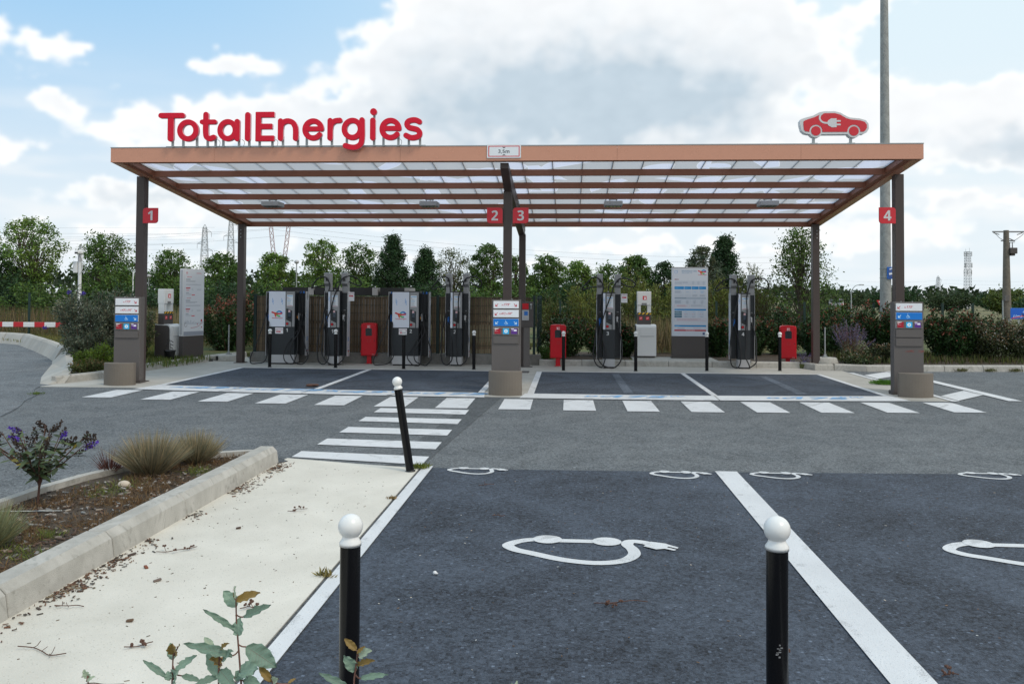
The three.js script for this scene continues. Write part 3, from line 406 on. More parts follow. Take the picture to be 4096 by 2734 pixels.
// small printed signs
const F = (g, px, w = 'bold', fam = 'sans-serif') => { g.font = `${w} ${px}px ${fam}`; };
{
  const w = 0.61, h = 0.245; const t = thing('height_limit_sign', 'white height limit plate with red border reading 3,5m on fascia', 'sign', [-1.178, 4.3045, -15.496]);
  part(t, 'plate', rbox(w, h, 0.012, 0.003, 0, 0, 0.006), M.whiteMatt);
  part(t, 'printed_face', face(w - 0.012, h - 0.012, 0, 0, 0.0145), printed(w, h, (g, W, H) => { g.fillStyle = '#e9edf0'; g.fillRect(0, 0, W, H); g.strokeStyle = '#d2303c'; g.lineWidth = 17; g.strokeRect(28, 28, W - 56, H - 56); g.fillStyle = '#20242a'; F(g, 92); g.textAlign = 'center'; g.textBaseline = 'middle'; g.fillText('3,5m', W / 2, H / 2 + 3); for (const s of [-1, 1]) { g.beginPath(); g.moveTo(W / 2 - 36, H / 2 + s * 78); g.lineTo(W / 2 + 36, H / 2 + s * 78); g.lineTo(W / 2, H / 2 + s * 54); g.fill(); } }, 900));
}
for (const [n, x, flip, l] of [['1', -8.2, 1, 'red flag sign with white number 1 on left front column'], ['2', -1.43, -1, 'red flag sign reading 2 on left side of middle column'], ['3', -0.935, 1, 'red flag sign reading 3 on right side of middle column'], ['4', 5.87, -1, 'red flag sign with white number 4 on right front column']]) {
  const t = thing('number_sign', l, 'sign', [x, 3.26, -16.6], 0, 'bay number signs on the columns'); const a = 0.15, r = 0.07;
  const s = new THREE.Shape(); // one pair of opposite corners rounded
  if (flip > 0) { s.moveTo(-a, -a); s.lineTo(a - r, -a); s.quadraticCurveTo(a, -a, a, -a + r); s.lineTo(a, a); s.lineTo(-a + r, a); s.quadraticCurveTo(-a, a, -a, a - r); } else { s.moveTo(a, -a); s.lineTo(-a + r, -a); s.quadraticCurveTo(-a, -a, -a, -a + r); s.lineTo(-a, a); s.lineTo(a - r, a); s.quadraticCurveTo(a, a, a, a - r); }
  part(t, 'panel', plate(s, 0.03, 0.015, 0.003), M.signRed);
  const g = new THREE.ExtrudeGeometry(bold.generateShapes(n, 0.19), { depth: 0.002, bevelEnabled: false, curveSegments: 6 }); g.computeBoundingBox(); g.translate(-(g.boundingBox.min.x + g.boundingBox.max.x) / 2, -(g.boundingBox.min.y + g.boundingBox.max.y) / 2, 0.0155); part(t, 'numeral', g, M.whiteMatt);
  part(t, 'bracket', ab(-flip * 0.15 - 0.012, -flip * 0.15 + 0.012, -0.13, 0.13, -0.03, 0.01), M.brown);
}
// ---------------------------------------------------------------- direction totems
const RED = '#c01a2c', BLUE = '#0077cf';
const arrow = (g, x, y, s, dx, col) => { g.strokeStyle = col; g.lineWidth = s * 0.26; g.beginPath(); g.moveTo(x - dx * s * 0.5, y - s * 0.5); g.lineTo(x + dx * s * 0.42, y + s * 0.42); g.moveTo(x + dx * s * 0.5, y - s * 0.32); g.lineTo(x + dx * s * 0.5, y + s * 0.5); g.lineTo(x - dx * s * 0.32, y + s * 0.5); g.stroke(); };
const mix = (g, x, y, runs, col) => { g.fillStyle = col; g.textAlign = 'left'; g.textBaseline = 'alphabetic'; for (const [t, px, up = 0] of runs) { F(g, px, 'italic bold'); g.fillText(t, x, y - up); x += g.measureText(t).width * 0.97; } };
const wheelchair = (g, x, y, s) => { g.strokeStyle = '#bfe3fb'; g.fillStyle = '#bfe3fb'; g.lineWidth = s * 0.1; g.beginPath(); g.arc(x - s * 0.05, y + s * 0.2, s * 0.3, 0, TAU); g.stroke(); g.beginPath(); g.moveTo(x - s * 0.12, y - s * 0.35); g.lineTo(x - s * 0.05, y); g.lineTo(x + s * 0.28, y); g.lineTo(x + s * 0.42, y + s * 0.42); g.lineTo(x + s * 0.56, y + s * 0.42); g.moveTo(x - s * 0.1, y - s * 0.2); g.lineTo(x + s * 0.2, y - s * 0.16); g.stroke(); g.beginPath(); g.arc(x - s * 0.1, y - s * 0.58, s * 0.1, 0, TAU); g.fill(); };
function cards(g, W, H) { g.fillStyle = '#605954'; g.fillRect(0, 0, W, H); const y = 12, h = H - 24, w = 112; g.fillStyle = '#a8142a'; g.fillRect(22, y, w, h); g.fillStyle = '#f0e6e6'; g.beginPath(); g.moveTo(22, y); g.lineTo(110, y); g.quadraticCurveTo(70, y + 22, 22, y + 20); g.fill(); g.fillRect(26, y + 36, 26, 8); g.fillStyle = '#e8b8b8'; g.fillRect(28, y + 54, 60, 4); const x2 = (W - w) / 2; g.fillStyle = '#2db1ea'; g.fillRect(x2, y, w, h); g.fillStyle = '#eef6fb'; g.beginPath(); g.arc(x2 + w / 2, y + h / 2, h * 0.32, 0, TAU); g.fill(); g.fillStyle = '#2db1ea'; g.fillRect(x2 + w / 2 - 10, y + h / 2 - 10, 20, 20); const x3 = W - 22 - w; g.fillStyle = '#5a2a86'; g.fillRect(x3, y, w, h); g.fillStyle = '#f2eefa'; g.fillRect(x3, y, 48, 16); g.fillRect(x3 + 48, y + 20, 52, 34); g.fillStyle = '#d8c8ee'; F(g, 24); g.textAlign = 'left'; g.textBaseline = 'alphabetic'; g.fillText('MA', x3 + 6, y + 46); }
function totem(label, pos, turn, rows, w = 0.52, marks) {
  const t = thing('direction_totem', label, 'totem', pos, turn, 'direction totems in front of the canopy');
  part(t, 'body', metreUV(ab(-w / 2, w / 2, 0.05, 1.66, -0.18, 0, 0.008), 1), M.totem); part(t, 'plinth', ab(-w / 2 - 0.025, w / 2 + 0.025, 0, 0.055, -0.205, 0.025), M.totemDark);
  for (const x of [-0.1, 0.1]) part(t, 'top_bolt', cyl(0.012, 0.012, 0.014, x, 1.659, -0.09, 8), M.galv);
  const pw = w - 0.06; let y = 1.635;
  for (const draw of rows) { const h = draw === cards ? 0.13 : 0.135; part(t, 'panel', rbox(pw, h, 0.022, 0.004, 0, y - h / 2, 0.010), draw ? M.whiteMatt : M.totem); if (draw) part(t, 'printed_face', face(pw - 0.006, h - 0.006, 0, y - h / 2, 0.024), printed(pw, h, draw, 1100)); y -= h + 0.024; }
  if (marks) marks(t);
  return t;
}
const white = (f) => (g, W, H) => { g.fillStyle = '#e6e8ec'; g.fillRect(0, 0, W, H); f(g, W, H); };
const sky = (f) => (g, W, H) => { g.fillStyle = BLUE; g.fillRect(0, 0, W, H); f(g, W, H); };
const r175 = [['DC', 30], ['175', 58], ['kW', 18, 26]], r43 = [['AC', 30], ['43', 54], ['|', 54], ['DC', 30], ['50', 54], ['kW', 18, 26]];
totem('grey brown direction totem with three direction panels at left front column', [-8.55, 0.004, -16.43], 0, [white((g, W, H) => { mix(g, 150, 84, r175, RED); arrow(g, W - 62, 74, 46, 1, RED); }), white((g, W, H) => { mix(g, 92, 84, r43, RED); arrow(g, W - 52, 74, 46, 1, RED); }), sky((g, W, H) => { wheelchair(g, W / 2 - 10, 70, 66); arrow(g, W - 66, 74, 46, 1, '#cfe9fb'); }), cards, null]);
totem('grey brown direction totem with arrows both ways at middle of canopy', [-1.14, 0.004, -15.74], 0, [white((g, W, H) => { arrow(g, 62, 74, 46, -1, RED); mix(g, 146, 84, r175, RED); arrow(g, W - 62, 74, 46, 1, RED); }), white((g, W, H) => { arrow(g, 52, 74, 46, -1, RED); mix(g, 100, 84, r43, RED); }), sky((g, W, H) => { arrow(g, 62, 74, 46, -1, '#cfe9fb'); wheelchair(g, W / 2, 70, 66); arrow(g, W - 62, 74, 46, 1, '#cfe9fb'); }), cards, null]);
totem('grey brown direction totem with red scuff marks at right front column', [6.07, 0.004, -16.13], 0, [white((g, W, H) => { arrow(g, 52, 74, 46, -1, RED); mix(g, 140, 84, r175, RED); }), sky((g, W, H) => { arrow(g, 62, 74, 46, -1, '#cfe9fb'); wheelchair(g, W / 2 - 20, 70, 66); }), cards, null, null], 0.52, (t) => {
  const r = rng(4), g = []; for (let i = 0; i < 26; i++) { const x = i < 18 ? -0.06 + r() * 0.14 : 0.17 + r() * 0.08; g.push(box(0.01 + r() * 0.05, 0.002 + r() * 0.003, 0.001, x, 0.80 - r() * 0.04, 0.0009)); } part(t, 'scuff_marks', g, mat(0.32, 0.05, 0.04, 0.7)).userData.kind = 'stuff'; });
for (const [x, z, l] of [[-8.50, -15.92, 'rounded grey concrete guard block before the left totem'], [-1.115, -15.12, 'rounded grey concrete guard block before the middle totem'], [6.06, -15.64, 'rounded grey concrete guard block before the right totem']]) {
  const w = 0.29, pts = []; for (let i = 0; i <= 12; i++) { const u = -1 + i / 6; pts.push([u * w, 0.13 * (1 - u * u) - 0.03]); } pts.push([w, -0.12], [-w, -0.12]);
  const g = slab(pts, -0.02, 0.42, 0.012); single('guard_block', l, 'concrete block', g, M.brownBlock, [x, 0.004, z - 0.1], 0, 'concrete guard blocks');
}

// ---------------------------------------------------------------- charging posts
// company emblem: a red T stroke running into a ring that goes from violet over blue and green to yellow
function emblem(g, x, y, s) {
  g.lineCap = 'round'; g.lineJoin = 'round'; g.lineWidth = s * 0.15;
  const a = g.createLinearGradient(x - s * 0.2, y + s * 0.3, x + s * 0.5, y - s * 0.3); a.addColorStop(0, '#f0c419'); a.addColorStop(0.3, '#5cb85c'); a.addColorStop(0.55, '#1b9ad6'); a.addColorStop(1, '#3a4fb0');
  g.strokeStyle = a; g.beginPath(); g.ellipse(x + s * 0.2, y + s * 0.03, s * 0.26, s * 0.24, 0, -0.15, -TAU * 0.78, true); g.stroke();
  g.strokeStyle = '#cf2335'; g.beginPath(); g.moveTo(x - s * 0.5, y - s * 0.12); g.bezierCurveTo(x - s * 0.25, y - s * 0.02, x + s * 0.1, y + s * 0.1, x + s * 0.42, y - s * 0.02); g.stroke(); g.strokeStyle = '#e0472f'; g.beginPath(); g.moveTo(x - s * 0.26, y - s * 0.04); g.quadraticCurveTo(x - s * 0.2, y + s * 0.12, x - s * 0.15, y + s * 0.26); g.stroke();
}
const brand = (g, x, y, px) => { g.fillStyle = '#c8202f'; F(g, px); g.textAlign = 'center'; g.textBaseline = 'alphabetic'; g.fillText('TotalEnergies', x, y); };
const vtext = (g, x, y, runs, col) => { g.save(); g.translate(x, y); g.rotate(-Math.PI / 2); g.fillStyle = col; g.textAlign = 'left'; let q = 0; for (const [t, px, up = 0] of runs) { F(g, px); g.fillText(t, q, -up); q += g.measureText(t).width + 6; } g.restore(); };
const notice = printed(0.15, 0.29, (g, W, H) => { g.fillStyle = '#e8ecf0'; g.fillRect(0, 0, W, H); g.fillStyle = '#2f9bd8'; g.fillRect(8, 24, W - 16, 14); g.fillRect(8, 140, 90, 9); g.fillStyle = '#a8283a'; g.fillRect(8, H - 20, W - 16, 10); g.fillRect(12, 60, 20, 12); g.fillStyle = '#9aa4ae'; const r = rng(3); for (let y = 76; y < H - 30; y += 12) if (Math.abs(y - 144) > 12) g.fillRect(10, y, (W - 30) * (0.5 + r() * 0.5), 4); }, 900);
const tariff = (f) => printed(0.2, f ? 0.15 : 0.27, (g, W, H) => { g.fillStyle = '#eceaec'; g.fillRect(0, 0, W, H); g.fillStyle = '#8a3040'; F(g, 25); g.textAlign = 'center'; g.fillText('La tarification', W / 2, 34); g.fillText('évolue en €/kWh', W / 2, 62); g.fillStyle = '#c41f33'; g.fillRect(26, f ? 84 : 92, f ? 110 : W - 52, f ? 36 : 48); g.fillStyle = '#f2d8dc'; g.fillRect(36, f ? 96 : 108, f ? 90 : W - 76, 5); g.fillRect(36, f ? 107 : 122, 70, 5); }, 900);
const tariffWide = tariff(true), tariffTall = tariff(false);
const sideText = printed(0.26, 1.42, (g, W, H) => { g.fillStyle = '#c9cbd0'; g.fillRect(0, 0, W, H); vtext(g, 130, 900, [['CHARGEMENT RAPIDE', 60]], '#8fb4d8'); g.fillStyle = '#3f7fc4'; for (let i = 0; i < 8; i++) { g.fillRect(60, 960 + i * 14, 90 + (i * 37) % 50, 8); } vtext(g, 150, 1230, [['175', 70]], '#3f7fc4'); emblem(g, 130, 1310, 130); brand(g, 130, 1400, 26); }, 260);
const whiteFront = printed(0.417, 0.87, (g, W, H) => { g.fillStyle = '#dfe3ee'; g.fillRect(0, 0, W, H); vtext(g, 118, 318, [['AC', 30], ['43', 56], ['kW', 26, 20]], '#3d8fd4'); vtext(g, 352, 318, [['DC', 30], ['50', 56], ['kW', 26, 20]], '#3d8fd4'); emblem(g, 212, 545, 255); brand(g, 212, 672, 42); }, 700);
const sideStrip = printed(0.055, 0.87, (g, W, H) => { g.fillStyle = '#dfe3ee'; g.fillRect(0, 0, W, H); vtext(g, 42, 240, [['DC', 20], ['175', 40], ['kW', 16, 14]], '#3d8fd4'); }, 700);
const redTag = printed(0.05, 0.05, (g, W, H) => { g.fillStyle = '#f0e6e8'; g.fillRect(0, 0, W, H); g.strokeStyle = '#d0505c'; g.lineWidth = 5; g.strokeRect(7, 7, W - 14, H - 14); g.fillStyle = '#d0505c'; g.fillRect(14, 16, 22, 5); g.fillRect(14, 28, 14, 5); }, 900);
const screenPrint = printed(0.08, 0.15, (g, W, H) => { g.fillStyle = '#39424e'; g.fillRect(0, 0, W, H); g.fillStyle = '#505c6c'; g.fillRect(0, 0, W, 30); g.fillRect(10, 60, 60, 8); g.fillRect(10, 76, 44, 8); g.fillStyle = '#2a3038'; g.fillRect(0, 112, W, 38); }, 500, 0.15);
function numeral(t, n, x, y, z, s) { const g = new THREE.ExtrudeGeometry(bold.generateShapes(n, s), { depth: 0.002, bevelEnabled: false, curveSegments: 5 }); g.computeBoundingBox(); g.translate(x - (g.boundingBox.min.x + g.boundingBox.max.x) / 2, y, z); part(t, 'numeral', g, M.whiteMatt); }
// silver operating panel: x from its left edge, y from the bottom of the upper half
function operating(t, x, y) {
  const q = (a, b) => [x + a, y + b];
  part(t, 'panel_recess', plate(poly([q(0.003, 0.452), q(0.135, 0.395), q(0.135, 0), q(0.115, 0), q(0.115, 0.11), q(-0.012, 0.172), q(-0.012, 0.445)]), 0.006, 0.0075), M.anthracite);
  part(t, 'display', face(0.075, 0.148, x + 0.068, y + 0.28, 0.0095), screenPrint); part(t, 'reader_tag', face(0.05, 0.05, x + 0.062, y + 0.385, 0.0095), redTag); part(t, 'notice', face(0.15, 0.285, x + 0.075, y + 0.645, 0.0065), notice);
  const b = part(t, 'stop_button', new THREE.CylinderGeometry(0.027, 0.027, 0.02, 18).rotateX(Math.PI / 2).translate(x + 0.014, y + 0.073, 0.014), M.red); part(b, 'button_ring', new THREE.TorusGeometry(0.029, 0.006, 6, 18).translate(x + 0.014, y + 0.073, 0.006), M.black);
}
const plug = (t, x, y, z, m, name) => { const p = part(t, name, [tube([[x, y + 0.05, z - 0.08], [x, y + 0.03, z], [x, y - 0.05, z + 0.01], [x + 0.005, y - 0.11, z]], 0.026, 12, 8), cyl(0.034, 0.034, 0.05, x, y + 0.0, z - 0.03, 12)], m); return p; };
function dispenser(label, pos, n, seed, hasTag) {
  const t = thing('rapid_charger', label, 'charging station', pos, 0, 'slim twin cable chargers');
  part(t, 'column', ab(-0.1425, 0.1425, 0.22, 1.80, -0.30, 0, 0.006), M.anthracite); part(t, 'plinth', ab(-0.142, 0.142, 0.035, 0.2195, -0.29, 0.003), M.lightGrey); part(t, 'foot', ab(-0.13, 0.13, 0, 0.034, -0.28, -0.01), M.black); part(t, 'lid', ab(-0.148, 0.148, 1.8005, 1.822, -0.31, 0.006), M.black);
  part(t, 'white_strip', face(0.055, 0.87, -0.115, 1.362, 0.004), sideStrip); part(t, 'silver_panel', ab(-0.068, 0.1405, 0.927, 1.797, -0.01, 0.004), M.silver); operating(t, -0.052, 0.927); numeral(t, n, -0.03, 0.79, 0.001, 0.085);
  for (const s of [-1, 1]) {
    const x = s * 0.216; part(t, 'holster_back', ab(x - 0.07, x + 0.07, 0.95, 1.78, -0.42, -0.21), M.anthracite); part(t, 'holster_recess', ab(x - 0.066, x + 0.066, 0.22, 0.949, -0.42, -0.28), M.anthraciteLow); part(t, 'holster_hood', ab(x - 0.065, x + 0.065, 1.27, 1.31, -0.2095, -0.16), M.black);
    part(t, 'pictogram', face(0.05, 0.02, x, 1.345, -0.2085), M.midGrey);
    const panel = part(t, 'side_panel', ab(x + s * 0.0705 - 0.0045, x + s * 0.0705 + 0.0045, 0.2, 1.81, -0.44, -0.185), M.lightGrey); const pf = face(0.235, 1.42, 0, 0, 0).rotateY(s * Math.PI / 2).translate(x + s * 0.0765, 0.93, -0.3125); part(panel, 'side_print', pf, sideText); part(panel, 'side_slot', box(0.002, 0.2, 0.035, x + s * 0.0765, 1.52 + 0.17, -0.25), M.anthraciteLow);
    const prof = poly([[-0.21, 1.775], [-0.21, 1.93], [-0.13, 2.0], [-0.13, 2.25], [-0.2, 2.26], [-0.4, 2.26], [-0.4, 1.775]]); const mg = new THREE.ExtrudeGeometry(prof, { depth: 0.13, bevelEnabled: true, bevelSize: 0.004, bevelThickness: 0.004, bevelSegments: 1 }); mg.rotateY(-Math.PI / 2).translate(x + 0.065, 0, 0); part(t, 'mast', mg, M.silver);
    part(t, 'cable_clip', ab(x - 0.02, x + 0.02, 2.06, 2.13, -0.13, -0.095), M.black);
  }
  const r = rng(seed), j = (a) => (r() - 0.5) * a, q = (x, y, z) => [(x - 425) * 0.00166, Math.max(0.03, (1472 - y) * 0.00166), z];
  const L = [[255, 300, -0.36], [150, 306, -0.34], [42, 352, -0.25], [40, 335, -0.23], [100, 240, -0.16], [200, 165, -0.1], [290, 182, -0.08], [338, 290, -0.04], [325, 450, 0.0], [265, 800, 0.03], [212, 1100, 0.06], [203, 1300, 0.08], [240, 1425, 0.1], [310, 1458, 0.1], [360, 1390, 0.08], [372, 1250, 0.05], [340, 1050, 0.0], [310, 900, -0.08], [300, 830, -0.14]];
  const R = [[600, 238, -0.36], [700, 285, -0.33], [785, 292, -0.25], [802, 250, -0.2], [730, 175, -0.14], [640, 160, -0.1], [550, 190, -0.08], [500, 290, -0.02], [440, 430, 0.03], [380, 650, 0.05], [305, 900, 0.06], [268, 1100, 0.07], [272, 1290, 0.1], [330, 1405, 0.13], [410, 1458, 0.13], [490, 1455, 0.12], [578, 1380, 0.1], [605, 1250, 0.06], [590, 1050, 0.0], [562, 880, -0.06], [545, 805, -0.14]];
  if (seed % 2 === 0) for (const p of R.slice(8, 15)) p[0] += [40, 90, 150, 190, 190, 150, 90][R.indexOf(p) - 8] * 0.9;
  const wob = (a) => a.map(([x, y, z], i) => q(x + (i > 1 && i < a.length - 2 ? j(34) : 0), y + (i > 1 && i < 6 ? j(24) : 0), z));
  part(t, 'charging_cable', tube(wob(L), 0.0155, 90, 8), M.rubber); part(t, 'charging_cable', tube(wob(R), 0.0155, 90, 8), M.rubber); part(t, 'feed_cable', tube([q(415, 345, -0.15), q(422, 285, -0.17), q(450, 245, -0.2), q(505, 230, -0.24)], 0.012, 16, 7), M.rubber); part(t, 'cable_gland', cyl(0.024, 0.024, 0.03, -0.016, 1.822, -0.15, 10), M.galv);
  plug(t, -0.208, 1.13, -0.17, M.plugBlue, 'blue_connector'); plug(t, 0.195, 1.18, -0.17, M.lightGrey, 'white_connector');
  if (hasTag) part(t, 'tariff_plate', ab(0.3, 0.45, 1.57, 1.79, -0.22, -0.214), M.whiteMatt), part(t, 'tariff_print', face(0.146, 0.216, 0.375, 1.68, -0.2125), tariffTall);
  return t;
}
dispenser('slim charger numbered 1 with twin masts left of first red cabinet', [-5.76, 0.005, -21.1], '1', 1, true);
dispenser('slim charger numbered 2 with twin masts left of the middle totem', [-2.77, 0.005, -21.3], '2', 2, false);
dispenser('slim charger numbered 3 with twin masts beside the white bin', [0.95, 0.005, -21.15], '3', 3, true);
dispenser('slim charger numbered 4 with twin masts right of the welcome board', [4.2, 0.005, -21.4], '4', 4, false);
function wideCharger(label, pos, n, seed) {
  const t = thing('wide_charger', label, 'charging station', pos, 0, 'wide three cable chargers');
  part(t, 'cabinet', ab(-0.325, 0.325, 0.235, 1.80, -0.42, 0, 0.006), M.anthracite); part(t, 'plinth', ab(-0.325, 0.325, 0.035, 0.2345, -0.4, 0.003), M.lightGrey); part(t, 'foot', ab(-0.3, 0.3, 0, 0.034, -0.38, -0.02), M.black); part(t, 'lid', ab(-0.33, 0.33, 1.8005, 1.822, -0.43, 0.006), M.black);
  part(t, 'white_panel', ab(-0.3245, 0.093, 0.927, 1.797, -0.01, 0.004), M.whiteMatt); part(t, 'printed_face', face(0.417, 0.868, -0.1155, 1.362, 0.0065), whiteFront); part(t, 'silver_panel', ab(0.11, 0.3245, 0.927, 1.797, -0.01, 0.004), M.silver); operating(t, 0.13, 0.927); numeral(t, n, 0.135, 0.80, 0.001, 0.085); part(t, 'tariff_sticker', face(0.2, 0.15, -0.06, 0.83, 0.0025), tariffWide);
  for (const s of [-1, 1]) { const w = s > 0 ? 0.22 : 0.12, x = s * (0.326 + w / 2); part(t, 'holster_back', ab(x - w / 2, x + w / 2, 0.95, 1.77, -0.41, -0.24), M.anthracite); part(t, 'holster_recess', ab(x - w / 2 + 0.003, x + w / 2 - 0.003, 0.22, 0.949, -0.41, -0.3), M.black); const panel = part(t, 'side_panel', ab(x + s * (w / 2 + 0.0055) - 0.005, x + s * (w / 2 + 0.0055) + 0.005, 0.2, 1.8, -0.43, -0.16), M.lightGrey); part(panel, 'side_print', face(0.235, 1.42, 0, 0, 0).rotateY(s * Math.PI / 2).translate(x + s * (w / 2 + 0.012), 0.93, -0.3), sideText); part(panel, 'side_slot', box(0.002, 0.2, 0.04, x + s * (w / 2 + 0.012), 1.69, -0.3), M.anthraciteLow);
    for (let k = 0; k < (s > 0 ? 2 : 1); k++) part(t, 'cable_inlet', cyl(0.026, 0.022, 0.05, x + (k - (s > 0 ? 0.5 : 0)) * 0.09, 1.755, -0.22, 10), M.plugBlue); }
  const q = (x, y, z) => [(x - 522) * 0.00158, Math.max(0.028, (1425 - y) * 0.00158), z], r = rng(seed), j = (a) => (r() - 0.5) * a;
  const C = [[[290, 255, -0.22], [285, 420, -0.16], [262, 600, -0.1], [215, 850, 0.0], [120, 1150, 0.08], [45, 1340, 0.1], [60, 1405, 0.12], [160, 1412, 0.16], [280, 1385, 0.16], [345, 1290, 0.14], [350, 1100, 0.1], [325, 800, 0.03], [300, 640, -0.12]], [[770, 262, -0.2], [775, 500, -0.16], [792, 760, -0.1], [795, 900, -0.05], [715, 1080, 0.05], [682, 1220, 0.1], [715, 1340, 0.13], [800, 1400, 0.15], [890, 1408, 0.14], [955, 1310, 0.1], [925, 1150, 0.02], [850, 970, -0.08], [805, 850, -0.16]], [[815, 265, -0.22], [822, 500, -0.2], [790, 800, -0.16], [740, 950, -0.05], [630, 1140, 0.08], [590, 1280, 0.12], [620, 1370, 0.15], [690, 1412, 0.17], [755, 1405, 0.16], [785, 1250, 0.1], [770, 950, -0.05], [758, 810, -0.15]]];
  for (const c of C) part(t, 'charging_cable', tube(c.map(([x, y, z], i) => q(x + (i > 2 && i < c.length - 2 ? j(46) : 0), y, z)), 0.0135, 80, 8), M.rubber);
  const p = plug(t, 0.375, 1.2, -0.19, M.lightGrey, 'grey_connector'); part(p, 'orange_lever', ab(0.335, 0.355, 1.13, 1.19, -0.19, -0.16), M.orange); plug(t, 0.47, 1.2, -0.19, M.black, 'black_connector'); plug(t, -0.385, 1.18, -0.19, M.plugBlue, 'blue_connector');
}
wideCharger('wide white fronted charger numbered 1 at left end of fence', [-7.11, 0.005, -21.25], '1', 11);
wideCharger('wide white fronted charger numbered 2 beside first red cabinet', [-4.01, 0.005, -21.22], '2', 14);
// ---------------------------------------------------------------- bollards
{
  const pr = [[0.036, 0], [0.036, 0.80]], postG = new THREE.LatheGeometry([[0.0385, -0.01], [0.0385, 0.795], [0.036, 0.8]].map(([a, b]) => new THREE.Vector2(a, b)), 28);
  const ballG = new THREE.LatheGeometry([[0.0, 0.785], [0.0415, 0.79], [0.0415, 0.803], [0.033, 0.815], [0.03, 0.825], ...Array.from({ length: 15 }, (_, i) => { const a = -0.86 + i * (Math.PI / 2 + 0.86) / 14; return [Math.max(0.0001, Math.cos(a) * 0.047), 0.862 + Math.sin(a) * 0.047]; })].map(([a, b]) => new THREE.Vector2(a, b)), 28);
  const collarG = new THREE.LatheGeometry([[0.0386, -0.004], [0.05, -0.004], [0.05, 0.004], [0.0386, 0.010]].map(([a, b]) => new THREE.Vector2(a, b)), 24);
  const bol = (x, z, label, k = 1, lean = 0, leanZ = 0, group = 'white topped bollards before the chargers') => { const t = thing('bollard', label, 'bollard', [x, 0.006, z], 0, group); const p = part(t, 'post', postG, M.gloss); part(t, 'ball_cap', ballG, M.ball); part(t, 'collar', collarG, M.black); t.scale.setScalar(k); t.rotation.z = lean; t.rotation.x = leanZ; return t; };
  bol(-7.09, -20.36, 'leftmost small black bollard with white ball under the canopy'); bol(-5.515, -20.4, 'black bollard with white ball before the slim charger numbered 1'); bol(-3.868, -20.3, 'black bollard with white ball right of first red cabinet'); bol(-2.225, -20.38, 'black bollard with white ball between slim charger 2 and middle totem');
  bol(-0.135, -20.38, 'black bollard with white ball before the second red cabinet'); bol(1.535, -20.43, 'black bollard with white ball before the white bin', 1.01); bol(3.207, -20.73, 'black bollard with white ball right of the welcome board', 1.0); bol(4.937, -20.96, 'black bollard with white ball before the rightmost red cabinet', 1.0);
  bol(-1.555, -8.55, 'leaning black bollard with white ball at end of pale footpath', 1.03, 0.145, 0.05, null).position.y = 0.016;
  bol(-0.827, -3.3, 'tall near black bollard with white ball left of large car symbol', 1.0, 0, 0, null); const nb = bol(0.766, -3.3, 'tall near black bollard with scratch beside the wide bay line', 1.03, 0, 0, null);
  const r = rng(8), g = []; for (let i = 0; i < 9; i++) g.push(box(0.004 + r() * 0.008, 0.002 + r() * 0.005, 0.001, -0.004 + r() * 0.014 - i * 0.0012, 0.46 - i * 0.005 + r() * 0.01, 0.0381)); part(nb, 'scratch', g, M.midGrey).userData.kind = 'stuff';
}
